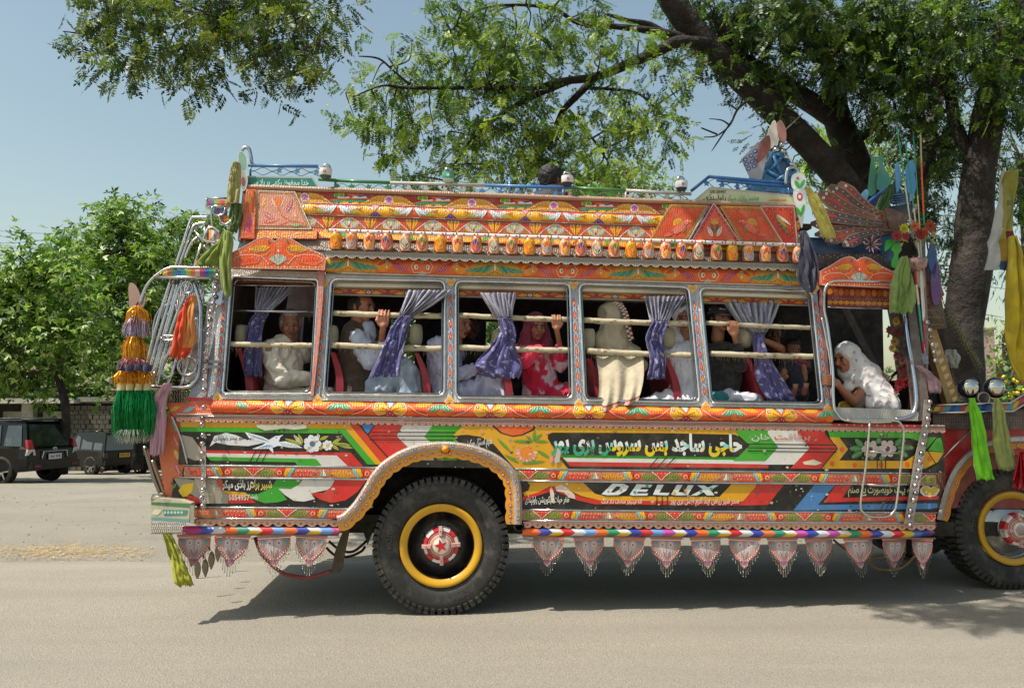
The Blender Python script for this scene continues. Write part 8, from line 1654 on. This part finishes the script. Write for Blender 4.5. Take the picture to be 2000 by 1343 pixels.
    for s in (-1, 1):
        g = G(); g.tube([V((s*hw*.66, .5*sy, 1.90*sz)), V((s*hw*.66, 2.4*sy, 1.90*sz))], .018, H('9a9a9a') if kind == 0 else H('222'*2), 6); bld(g, 'roof_rail', CHROME)
        for y in (.95*sy, 3.75*sy):
            g = G(); r = .38*sz; o = V((s*(hw-.13), y, r)); ax = V((s, 0, 0)); T_ = H('1a1918')
            g.lathe([(.22, -.12), (r*.95, -.12), (r, -.08), (r, .09), (r*.95, .13), (r*.72, .13)], o, ax, T_, 28); w_ = bld(g, 'wheel', RUBBER)
            g = G(); g.lathe([(r*.72, .125), (r*.68, .10), (r*.62, .03), (0, .02)], o, ax, [H('a8a8a8'), H('6a6a6a'), H('1a1a1a')], 28)
            for k in range(6):
                t = 2*PI*k/6; d = V((0, math.cos(t), math.sin(t))); n_ = V((0, -math.sin(t), math.cos(t))); g.hexa([o+ax*.07+d*.03-n_*.05, o+ax*.07+d*.03+n_*.05, o+ax*.07+d*r*.69+n_*.028, o+ax*.07+d*r*.69-n_*.028], [o+ax*.105+d*.03-n_*.04, o+ax*.105+d*.03+n_*.04, o+ax*.115+d*r*.69+n_*.02, o+ax*.115+d*r*.69-n_*.02], H('b0b0b0'))
            bld(g, 'hub', CHROME, w_)
            g = G(); g.lathe([(r*1.12, 0), (r*1.12, .02), (r*.9, .02)], V((s*(hw-.012), y, r)), ax, H('060606'), 28); bld(g, 'wheel_arch', DARK)
    return c
car(104, 930, 24.2, math.radians(76), 'large glossy black off-roader with red and clear tail lights and a white number plate')
car(236, 922, 33.0, math.radians(62), 'older small dark off-roader with a yellow number plate and lettered rear window', 1.64, 1.72, 3.9, 'd0a010', 'RIX 418', 1)
car(330, 918, 34.8, math.radians(60), 'dark estate car beyond the green tassel, mostly hidden by the bus', 1.68, 1.45, 4.3, '8a8a8a', 'LE 204', 1)
# ================================================================ low building behind the cars
PLAST = mat('old_plaster', .85, grime=.2, gcol='5c5648', gscale=1.2, bump=.01, bscale=9)
BD = 40.; bz = -1.4; A0, A1 = U(-260, 800, BD).x, U(330, 800, BD).x
b_ = thing('yard_building', ((A0+A1)/2, BD+3, bz), 'low flat roofed building with pale piers and dark openings behind the cars', 'building')
g = G(); g.box((A0, BD-.9, 1.88), (U(165, 800, BD).x, BD+8, 2.12), H('a8a898')); g.box((U(162, 800, BD).x, BD-.4, 1.95), (A1, BD+8, 2.18), H('7c7c70')); g.build('roof_slab', PLAST, b_)
g = G(); g.box((A0, BD+1.2, bz), (A1, BD+1.4, 1.88), H('24221e')); g.build('back_wall', PLAST, b_)
for x in (-210, -110, -20, 62): xx = U(x, 800, BD).x; g = G(); g.box((xx-.28, BD-.25, bz), (xx+.28, BD+.15, 1.88), H('9a9a8a')); g.build('pier', PLAST, b_)
for xa, xb in ((-200, -120), (-95, -30), (2, 46), (80, 135)):
    g = G(); g.box((U(xa, 800, BD).x, BD+.3, 1.15), (U(xb, 800, BD).x, BD+.4, 1.5), H('8c8c7c')); g.build('lintel_panel', PLAST, b_)
    g = G(); g.box((U(xa, 800, BD).x, BD+.9, bz), (U(xb, 800, BD).x, BD+1., 1.1), H('191816')); g.build('shutter', DARK, b_)
g = G(); X0, X1 = U(138, 800, BD).x, U(222, 800, BD).x; g.box((X0, BD-.2, bz), (X1, BD+.2, 1.75), H('35332c'))
g.build('stone_wall', STONE, b_); st = []
for r in range(14):
    x = X0+(r % 2)*.12
    while x < X1-.1:
        if len(st) < 4: g = G(); g.box((0, -.05, 0), (random.uniform(.2, .3), 0, .2), RC('48463c', .2)); g.v = [tuple(V(q)+V(b_.location)) for q in g.v]; o = g.build('stone', STONE, b_); st.append(o)
        else: o = random.choice(st).copy(); col_main.objects.link(o)
        o.location = (x-b_.location.x, BD-.2-b_.location.y, bz+.04+r*.225-b_.location.z); x += .30
# right hand brick wall and gate post
BRICK = mat('brick', .85, grime=.12, gcol='8a7a68', bump=.005, bscale=40, vary=.1)
WX = 27.; w_ = thing('brick_wall', U(1975, 760, WX), 'red brick wall with a plaster post beyond the big tree trunk', 'wall'); g = G(); xa, xb = U(1905, 760, WX).x, U(2120, 760, WX).x; zt_ = U(1950, 706, WX).z; zb_ = -.75
g.box((xa, WX, zb_), (xb, WX+.2, zt_), H('9a8474'))
for r in range(int((zt_-zb_)/.085)):
    n = int((xb-xa)/.24)
    for i in range(n): x = xa+i*.24+(r % 2)*.12; z = zb_+r*.085; g.box((x, WX-.012, z), (x+.225, WX+.001, z+.072), RC('8c4a34', .22))
g.build('brickwork', BRICK, w_, kind='stuff')
g = G(); p = U(1925, 760, WX-.3); zt2 = U(1925, 647, WX).z; g.box((p.x-.26, WX-.55, zb_), (p.x+.20, WX-.1, zt2), H('b09890')); g.box((p.x-.30, WX-.6, zt2), (p.x+.24, WX-.05, zt2+.07), H('9a8a80')); g.box((p.x+.24, WX-.1, zt_), (xb, WX+.25, zt_+.05), H('a8988a')); g.build('gate_post', PLAST, w_)
# overhead wires
for i, (a, b) in enumerate((((-150, 424), (175, 473)), ((-150, 432), (330, 452)), ((-150, 446), (230, 492)), ((-150, 470), (180, 490)), ((-150, 489), (420, 500)), ((-150, 452), (90, 468)))):
    g = G(); g.tube(arc(U(*a, 44), U(*b, 34), .35, 14), .011, H('2a2a2a'), 4); g.build('overhead_wire', RUBBER, label=('top', 'second', 'third', 'fourth', 'lowest', 'short')[i]+' sagging power line crossing the sky above the left trees', cat='wire', group='power lines over the yard')
for i, (px, py) in enumerate(((52, 530),)):
    p = U(px, py, 24.5); g = G(); g.prism([p+V(q) for q in ((-.2, 0, -.02), (-.12, 0, -.2), (.02, .05, -.16), (.2, .05, .05), (.12, 0, .19), (-.02, -.03, .1))], (0, .012, 0), H('c8a474')); g.build('paper_scrap', CLOTH, label='pale brown scrap of paper caught in the leaves of the left tree', cat='paper scrap')
# ================================================================ trees
LEAF = mat('leaf', .42, grime=0, vary=.0, trans=.36, tint=(.85, .95, .35), spec=.4)
BARK = mat('bark', .9, grime=.15, gcol='4a4036', gscale=3, bump=.07, bscale=7, vary=.25, vscale=4, stretch=None)
def unitv(a): return a/np.maximum(1e-9, np.linalg.norm(a, axis=1, keepdims=True))
def leafmesh(name, parent, C, D, S, tmpl, cols, label=None):
    """C centres, D directions, S sizes, tmpl (q, 4, 3) quads along +x; cols (n, 3)"""
    n = len(C); D = unitv(D); up = unitv(RNG.normal(0, .55, (n, 3))+np.array([0, 0, 1.])); Y = unitv(np.cross(up, D)); Z = np.cross(D, Y); B_ = np.stack([D, Y, Z], 1)*S[:, None, None]
    q = tmpl.shape[0]; vv = np.einsum('qvk,nkj->nqvj', tmpl, B_)+C[:, None, None, :]; vv = vv+RNG.normal(0, .004, vv.shape); vv = vv.reshape(-1, 3)
    if parent is not None: vv = vv-np.array(root(parent).location)
    nf = n*q; me = bpy.data.meshes.new(name); me.vertices.add(nf*4); me.vertices.foreach_set('co', vv.astype(np.float32).ravel()); me.loops.add(nf*4); me.loops.foreach_set('vertex_index', np.arange(nf*4, dtype=np.int32)); me.polygons.add(nf); me.polygons.foreach_set('loop_start', np.arange(0, nf*4, 4, dtype=np.int32)); me.update(calc_edges=True)
    cc = np.repeat(cols, q*4, axis=0)*RNG.uniform(.82, 1.2, (nf, 1)).repeat(4, axis=0); at = me.color_attributes.new('Col', 'FLOAT_COLOR', 'CORNER'); at.data.foreach_set('color', np.concatenate([cc, np.ones((nf*4, 1))], 1).astype(np.float32).ravel())
    me.materials.append(LEAF); o = bpy.data.objects.new(name, me); col_main.objects.link(o)
    if parent is not None: o.parent = parent
    o['kind'] = 'stuff'; return o
def frond(n=7, w=.085, ln=.30):
    Q = [[(0, -.006, 0), (1, -.006, 0), (1, .006, 0), (0, .006, 0)]]
    for i in range(n):
        t = .16+.84*i/n
        for s in (-1, 1): b = np.array([t, 0, 0]); d = np.array([.30, s*.95, -.12])*ln*(1-.3*abs(t-.5)); p = np.array([.95, -s*.30, 0])*w*.5; Q.append([b, b+d*.5+p, b+d, b+d*.5-p])
    d = np.array([1, 0, 0]); Q.append([(1, 0, 0), (1.12, w*.5, 0), (1.28, 0, 0), (1.12, -w*.5, 0)]); return np.array([[tuple(x) for x in q] for q in Q], dtype=float)
FR = frond(7, .115, .33); BROAD = np.array([[(0, 0, 0), (.45, .30, .05), (1, 0, -.08), (.45, -.30, .05)]]); LANCE = np.array([[(0, 0, 0), (.4, .075, 0), (1, 0, 0), (.4, -.075, 0)]])
FIVE = np.array([[(0, 0, 0), (.5, .2, .03), (1, 0, -.06), (.5, -.2, .03)]]+[[(0, 0, 0), (.35*math.cos(a)-.12*math.sin(a), .35*math.sin(a)+.12*math.cos(a), 0), (.8*math.cos(a), .8*math.sin(a), -.06), (.35*math.cos(a)+.12*math.sin(a), .35*math.sin(a)-.12*math.cos(a), 0)] for a in (-1.0, 1.0)])
def limb_w(P, W, d0, d1=None):                            # px path with px widths at depth
    n = len(P)-1; out = []; R_ = []
    for i, (x, y) in enumerate(P): d = d0+((d1 if d1 is not None else d0)-d0)*i/n; out.append(U(x, y, d)); R_.append(W[i]/2*d/F)
    S = smoothpath(out, 6); rr = [R_[min(n, i//6)]+(R_[min(n, i//6+1)]-R_[min(n, i//6)])*((i % 6)/6) for i in range(len(S))]; return S, rr
def tree(name, base, label, cat='tree'): return thing(name, base, label, cat)
def trunk(g, P, W, d0, d1=None, seg=16, c='1e1712', nz=.05):
    S, rr = limb_w(P, W, d0, d1); k = len(g.v); g.tube(S, rr, (lambda t: RC(c, .1)), seg)
    for i in range(k, len(g.v)): v = V(g.v[i]); r_ = rr[min(len(rr)-1, (i-k)//seg)]; o = noise.noise(v*2.2)*nz*min(1, r_*4)+noise.noise(v*7)*nz*.35*min(1, r_*4); g.v[i] = tuple(v+V((o, o, o*.3)))
    return S
def blobs(B_, dens, spread=.30, per=14, droop=.5, jit=.7, scale=(.15, .24), dscale=1.):
    C, D, S, T = [], [], [], []
    for x, y, rx, ry, d in B_:
        s = F/d; n = max(2, int(dens*rx*ry*PI/(s*s)*4))
        for _ in range(n):
            a, r = random.uniform(0, 2*PI), math.sqrt(random.random()); c = U(x+rx*r*math.cos(a), y+ry*r*math.sin(a), d+random.uniform(-jit, jit)); T.append(c)
            ax = V((random.gauss(0, 1), random.gauss(0, 1), random.gauss(-.2, .5))).normalized()
            for i in range(int(per*random.uniform(.5, 1.4))):
                p = c+ax*random.uniform(-spread, spread)*1.3+V((random.gauss(0, spread*.35), random.gauss(0, spread*.35), random.gauss(0, spread*.3))); C.append(p); o = (p-c)*.8+V((random.gauss(0, .45), random.gauss(0, .45), random.gauss(-droop, .35))); D.append(o); S.append(random.uniform(*scale))
    return np.array(C), np.array(D), np.array(S), T
def greens(n, pal, wts=None):
    P = np.array([H(p) for p in pal]); i = RNG.choice(len(P), n, p=wts); return P[i]
def twigs(g, T, limbs, r=.008, c='3a2e24', frac=1.):
    pts = [p for L_ in limbs for p in L_]; A_ = np.array([tuple(p) for p in pts])
    for t in T:
        if random.random() > frac: continue
        k = int(np.argmin(((A_-np.array(t))**2).sum(1))); p = pts[k]
        if (p-t).length > 2.4: continue
        m_ = (p+t)/2+V((random.gauss(0, .1), random.gauss(0, .1), random.uniform(0, .18))); S = smoothpath([p, m_, t], 4); g.tube(S, [r*1.8*(1-i/len(S))+r*.35 for i in range(len(S))], H(c), 5, cap=False)
GR_A = ['62802a', '74922f', '446220', '8ca440', '34501e', 'a0b04c']; 
# --- the big leaning tree with the long reaching branch
TD = 12.6
t1 = tree('leaning_tree', U(1800, 900, TD), 'big tree with two dark leaning trunks and a long branch reaching left over the bus'); g = G()
A_ = trunk(g, [(1850, 960), (1800, 700), (1745, 480), (1665, 375), (1560, 262), (1455, 160), (1375, 82), (1315, 5), (1270, -80)], [120, 96, 70, 56, 50, 50, 50, 50, 44], TD, TD-.8)
B1 = trunk(g, [(1770, 560), (1712, 420), (1672, 320), (1634, 225), (1628, 160), (1592, 90), (1560, 10), (1550, -80)], [60, 58, 56, 54, 36, 34, 30, 24], TD+.1, TD+.6)
B2 = trunk(g, [(1640, 240), (1590, 205), (1525, 165), (1470, 130), (1430, 100), (1400, 40)], [40, 40, 38, 32, 24, 16], TD+.2, TD-.5)
l1 = trunk(g, [(1385, 85), (1325, 82), (1290, 98), (1235, 122), (1165, 150), (1090, 160), (1040, 172), (940, 172), (800, 172), (745, 168), (690, 190)], [26, 24, 22, 20, 17, 13, 10, 8, 6, 4, 2.5], TD-.7, TD-1.6, 10)
l2 = trunk(g, [(1360, 85), (1320, 70), (1270, 60), (1200, 52), (1130, 45), (1080, 18), (1000, 10), (930, 22), (880, 60)], [18, 17, 14, 11, 9, 7, 5, 4, 2.5], TD-.7, TD-1.2, 10)
l3 = trunk(g, [(1315, 80), (1270, 50), (1225, 40), (1185, 28)], [20, 14, 9, 6], TD-.6, TD-.9, 8)
l4 = trunk(g, [(1165, 150), (1130, 185), (1100, 215), (1085, 245), (1060, 290), (1040, 340), (1010, 380)], [16, 14, 12, 9, 7, 5, 3], TD-1, TD-.6, 8)
l5 = trunk(g, [(1110, 160), (1050, 185), (1000, 210), (945, 250), (900, 300), (870, 360)], [12, 11, 9, 7, 5, 3], TD-1, TD-1.4, 8)
l6 = trunk(g, [(1110, 215), (1150, 260), (1190, 320)], [7, 5, 3], TD-1, TD-.8, 6); l7 = trunk(g, [(1140, 172), (1200, 175), (1250, 185), (1300, 230)], [8, 6, 5, 3], TD-1, TD-.6, 6); l8 = trunk(g, [(800, 165), (770, 140), (740, 115), (700, 110)], [5, 4, 4, 2], TD-1.4, TD-1.6, 6)
l9 = trunk(g, [(1550, -60), (1300, -150), (900, -170), (600, -120), (480, -40), (430, 40)], [26, 24, 20, 14, 10, 5], TD, 9.2, 8); l10 = trunk(g, [(600, -120), (590, -30), (575, 40), (600, 110)], [12, 9, 6, 3], 9.8, 9.2, 6); l11 = trunk(g, [(700, -150), (350, -80), (230, -10), (190, 60), (125, 62)], [14, 11, 8, 5, 2], 10, 9.2, 6)
l12 = trunk(g, [(1625, 150), (1720, 90), (1800, 20), (1850, -60)], [30, 24, 18, 12], TD+.3, TD-.4, 8); l13 = trunk(g, [(1660, 295), (1720, 240), (1790, 230), (1860, 300)], [14, 12, 9, 5], TD, TD, 8)
dt = trunk(g, [(1462, 195), (1440, 215), (1425, 245), (1400, 265), (1375, 268)], [7, 5, 4, 3, 2], TD-.6, TD-1, 6, c='3a3430', nz=.02)
for P in ([(1425, 245), (1410, 235), (1385, 232)], [(1430, 235), (1400, 280), (1390, 295)], [(1400, 262), (1370, 250)], [(1440, 215), (1425, 205), (1412, 207)]): trunk(g, P, [4, 3, 1.5][:len(P)], TD-.8, TD-1, 5, c='3a3430', nz=.01)
for d_, c_ in (((1600, 205), 0),): pass
LB_ = [(200, 30, 80, 42, 9.2), (300, 60, 80, 50, 9.2), (350, 95, 60, 45, 9.1), (440, 110, 60, 55, 9.3), (480, 50, 90, 60, 9.3), (560, 60, 80, 60, 9.3), (600, 120, 45, 45, 9.2), (510, 150, 42, 28, 9.1), (175, 75, 38, 12, 9.2), (240, 105, 36, 26, 9.1), (650, 60, 32, 55, 9.4), (420, 5, 170, 34, 9.4), (270, 130, 20, 20, 9.1), (400, 150, 26, 12, 9.1), (300, 0, 180, 30, 9.6), (500, -10, 180, 30, 9.6)]
MB_ = [(705, 155, 34, 26), (735, 200, 56, 34), (690, 240, 30, 16), (795, 115, 50, 32), (850, 175, 80, 44), (930, 215, 80, 50), (840, 255, 60, 34), (900, 300, 80, 42), (1000, 285, 85, 52), (1080, 250, 70, 52), (1000, 185, 80, 44), (920, 105, 70, 48), (1000, 70, 80, 50), (900, 35, 76, 30), (1080, 40, 70, 40), (1160, 85, 50, 50), (1180, 200, 50, 54), (1240, 215, 50, 52), (1290, 262, 44, 40), (1310, 175, 26, 24), (1100, 320, 80, 44), (1200, 285, 56, 36), (830, 332, 56, 24), (960, 345, 80, 28), (1235, 95, 36, 30), (1040, 120, 80, 40), (780, 300, 26, 20), (760, 235, 40, 24), (1150, 345, 60, 24), (1120, 0, 60, 20), (860, 10, 40, 14), (950, 130, 60, 40)]
MB_ = [(*b, TD-1.1) for b in MB_]
RB_ = [(1400, 40, 80, 50), (1345, 125, 40, 30), (1450, 95, 70, 50), (1500, 40, 90, 50), (1610, 50, 90, 60), (1700, 60, 90, 60), (1560, 130, 70, 40), (1650, 165, 44, 40), (1710, 140, 80, 60), (1780, 50, 100, 60), (1770, 210, 70, 60), (1830, 270, 60, 50), (1500, 300, 30, 30), (1530, 240, 26, 26), (1600, 320, 26, 30), (1460, 150, 36, 24), (1520, 190, 40, 20), (1340, 30, 30, 40), (1640, 10, 160, 30), (1540, 350, 30, 10)]
RB_ = [(*b, TD-.3) for b in RB_]
SH_ = []
for B_, de, pal, nm in ((LB_, 4.4, ['42561e', '556c28', '30431c', '6c7c30', '24361a', '7e8a38'], 'foliage'), (MB_, 4.4, GR_A, 'foliage'), (RB_, 6.0, ['3f581e', '56702a', '2c401a', '6a8030', '22341a'], 'foliage')):
    C, D, S, T = blobs(B_, de, per=15, scale=(.15, .25)); leafmesh(nm, t1, C, D, S, FR, greens(len(C), pal)); twigs(g, T[::2], [A_, B1, B2, l1, l2, l4, l5, l6, l7, l8, l9, l10, l11, l12, l13], .007)
C = []; D = []; S = []                                      # high canopy above the front of the bus, out of the frame: it shades that end
for i in range(3000):
    c_ = V((random.uniform(-.4, 4.2), random.uniform(3.9, 6.2), random.uniform(6.6, 8.2)))
    if noise.noise(c_*1.1) < -.12: continue
    C.append(c_); D.append((random.gauss(0, 1), random.gauss(0, 1), random.gauss(-.3, .4))); S.append(random.uniform(.2, .34))
leafmesh('foliage', t1, np.array(C), np.array(D), np.array(S), FR, greens(len(C), GR_A))
l14 = trunk(g, [(1500, -100), (1450, -500), (1300, -1300)], [50, 50, 60], TD, 5.4, 8)
g.build('trunk', BARK, t1)
# --- the straight dark tree at the right
t2 = tree('dark_trunk_tree', U(1885, 900, 11.2), 'tall tree with one thick dark upright trunk behind the bonnet'); g = G()
a1 = trunk(g, [(1880, 980), (1872, 760), (1880, 640), (1898, 520), (1905, 400), (1918, 290), (1940, 190), (1965, 90), (1990, -20), (2010, -100)], [130, 96, 74, 76, 64, 60, 58, 56, 52, 46], 11.4, 11.8); a2 = trunk(g, [(1915, 330), (1880, 280), (1862, 220), (1852, 150), (1850, 60)], [28, 26, 24, 20, 15], 11.6, 12, 10)
a3 = trunk(g, [(1960, 110), (2010, 150), (2060, 260), (2040, 420)], [30, 26, 18, 8], 11.6, 11, 8); a4 = trunk(g, [(1866, 240), (1820, 300), (1800, 380), (1810, 460)], [12, 10, 7, 4], 11.9, 11.9, 6)
RB2 = [(1850, 130, 90, 80, 11.9), (1950, 70, 90, 80, 11.2), (1970, 210, 50, 70, 11.0), (1800, 360, 50, 40, 12.3), (1835, 430, 50, 50, 12.2), (1820, 500, 36, 28, 12.2), (1860, 300, 40, 60, 12.4), (1990, 120, 60, 100, 11.2), (1900, 20, 120, 50, 11.4), (1800, 130, 60, 60, 12.2), (1995, 400, 24, 60, 12.6), (1990, 330, 30, 50, 12.6), (1840, 540, 16, 26, 12.2)]
C, D, S, T = blobs(RB2, 6.0, per=15, scale=(.13, .22)); leafmesh('foliage', t2, C, D, S, FR, greens(len(C), ['3f5a1c', '557024', '2c4418', '6c8a2c', '243a18'])); twigs(g, T, [a1, a2, a3, a4], .007); g.build('trunk', BARK, t2)
# --- slender leaved tree behind
t3 = tree('willowy_tree', U(1780, 950, 17), 'tall tree with narrow drooping leaves between the leaning trunk and the upright trunk'); g = G()
b1 = trunk(g, [(1800, 900), (1790, 560), (1800, 350), (1840, 150), (1880, -40)], [40, 34, 30, 24, 16], 17, 17, 8, c='6a6258'); b2 = trunk(g, [(1810, 260), (1740, 120), (1600, 100), (1640, 112)], [16, 12, 8, 5], 17, 16.5, 6, c='8a8270')
b3 = trunk(g, [(2020, 800), (2010, 500), (1990, 300)], [30, 26, 14], 18, 18, 6)
C, D, S, T = blobs([(x, y, rx, ry, 17) for x, y, rx, ry in [(1740, 150, 90, 90), (1760, 280, 90, 70), (1700, 230, 50, 60), (1860, 330, 80, 60), (1980, 330, 60, 60), (1985, 470, 40, 90), (1975, 600, 24, 44), (1700, 60, 100, 50), (1880, 200, 80, 60), (1740, 350, 40, 30), (1840, 560, 26, 60), (1700, 320, 30, 30), (1860, 430, 30, 40)]], 1.7, spread=.5, per=44, droop=1.5, scale=(.11, .19), jit=1.2)
leafmesh('foliage', t3, C, D, S, LANCE, greens(len(C), ['46602c', '5c7438', '34482a', '7a8c4c', '2a3c22'])); twigs(g, T, [b1, b2, b3], .009, '5a5044', .7); g.build('trunk', BARK, t3)
# --- bright trees further back
def far_tree(name, label, B_, d, base, pal, dens=1.2, sc=(.2, .34), tm=FIVE, per=30):
    t = tree(name, U(base[0], base[1], d), label); g = G(); S0 = trunk(g, [base, (base[0]+8, (base[1]+B_[0][1])/2), (B_[0][0], B_[0][1])], [base[2] if len(base) > 2 else 18, 14, 6] if False else [18, 14, 6], d, d, 8) if False else trunk(g, [(base[0], base[1]), (base[0]+6, base[1]*.5+B_[0][1]*.5), (B_[0][0], B_[0][1]-B_[0][3]*.3)], [22, 16, 6], d, d, 8)
    C, D, S, T = blobs([(*b, d+random.uniform(-1.2, 1.2)) for b in B_], dens, spread=.55, per=per, droop=.35, scale=sc, jit=1.1); leafmesh('foliage', t, C, D, S, tm, greens(len(C), pal)); twigs(g, T, [S0], .014, '4a4034', .8); g.build('trunk', BARK, t); return t
far_tree('bright_tree', 'sunlit yellow green tree showing between the two leaning trunks', [(1625, 300, 50, 44), (1590, 340, 40, 40), (1690, 330, 50, 50), (1740, 330, 40, 50), (1650, 370, 60, 40), (1600, 270, 30, 20)], 24, (1640, 900), ['7a9a2c', '8fae38', '5c7c24', 'a4bc48'], 1.2, (.16, .26))
far_tree('pale_tree', 'pale small tree above the roof rail behind the long branch tip', [(1225, 345, 60, 26), (1290, 350, 24, 20), (1180, 330, 44, 36), (1150, 370, 60, 30), (1270, 325, 18, 18), (1230, 390, 80, 20)], 32, (1220, 900), ['7c9448', '90a85a', '647c3a'], 1.0, (.2, .32))
LG_ = ['5a802c', '44681f', '7a9a40', '33501c', '98b458', 'a8be70']
far_tree('broadleaf_tree', 'rounded broadleaf tree nearest the left edge above the black off-roader', [(60, 640, 90, 80), (20, 560, 60, 60), (110, 560, 70, 60), (120, 500, 50, 36), (30, 510, 36, 20), (160, 620, 60, 70), (50, 720, 80, 40), (140, 710, 60, 40), (-30, 640, 60, 100), (80, 585, 80, 60), (80, 480, 30, 14), (10, 745, 40, 26), (100, 765, 30, 18), (-130, 600, 140, 80), (-150, 480, 120, 80), (-260, 560, 120, 120)], 25, (120, 925), LG_, 1.7, (.17, .30))  # leftmost crown clumps, out of frame, are added to shade the parked cars
far_tree('broadleaf_tree', 'tall pointed broadleaf tree in the middle of the left group', [(235, 480, 70, 66), (215, 415, 32, 26), (265, 430, 36, 24), (180, 470, 30, 30), (200, 560, 70, 70), (290, 520, 60, 70), (250, 620, 60, 60), (230, 700, 50, 50), (290, 640, 40, 60), (262, 760, 40, 40), (200, 650, 50, 60), (215, 395, 14, 10)], 29, (268, 915), LG_, 1.7, (.18, .32))
far_tree('broadleaf_tree', 'broadleaf tree behind the rear ladder of the bus', [(350, 500, 60, 66), (340, 440, 44, 20), (400, 470, 50, 50), (390, 430, 22, 14), (350, 600, 60, 70), (420, 560, 50, 60), (340, 700, 60, 60), (300, 590, 40, 60), (400, 660, 60, 60), (330, 770, 50, 30)], 32, (340, 912), LG_, 1.3, (.18, .32))
far_tree('background_tree', 'dark tree seen through the bus windows', [(700+i*110, 640+20*(i % 2), 90, 70) for i in range(9)]+[(750+i*150, 560, 90, 60) for i in range(6)], 30, (1000, 930), ['4a6a28', '34501e', '6c8a3c'], .8, (.24, .40))
far_tree('yard_bush', 'leafy climber over the brick wall post', [(1960, 665, 26, 24), (1975, 640, 20, 16), (1945, 700, 20, 14), (1965, 690, 24, 14)], 25.5, (1960, 800), ['7a9a3c', '94ac54', '5c7c30'], 2.2, (.12, .2), per=24)
bb = far_tree('flowering_bush', 'green bush with yellow flowers behind the round mirror lamps', [(1975, 745, 36, 24), (2010, 740, 30, 30), (1960, 770, 30, 16), (1990, 722, 24, 8)], 16, (1985, 860), ['3f6a24', '567e2c', '2c4a1c'], 4.5, (.10, .17), BROAD, 40)
g = G()
for i in range(24): p = U(random.uniform(1950, 2010), random.uniform(730, 775), 15.5); g.ball(p, random.uniform(.03, .045), RC('d8c01c', .1), 7)
g.build('yellow_flowers', PLASTIC, bb, kind='stuff')
far_tree('horizon_trees', 'distant belt of trees closing the yard', [(-100+i*75, 760+14*(i % 3), 60, 36) for i in range(30)], 60, (700, 840), ['4a6230', '3a5026', '60783e'], .35, (.5, .8), FIVE, 26)
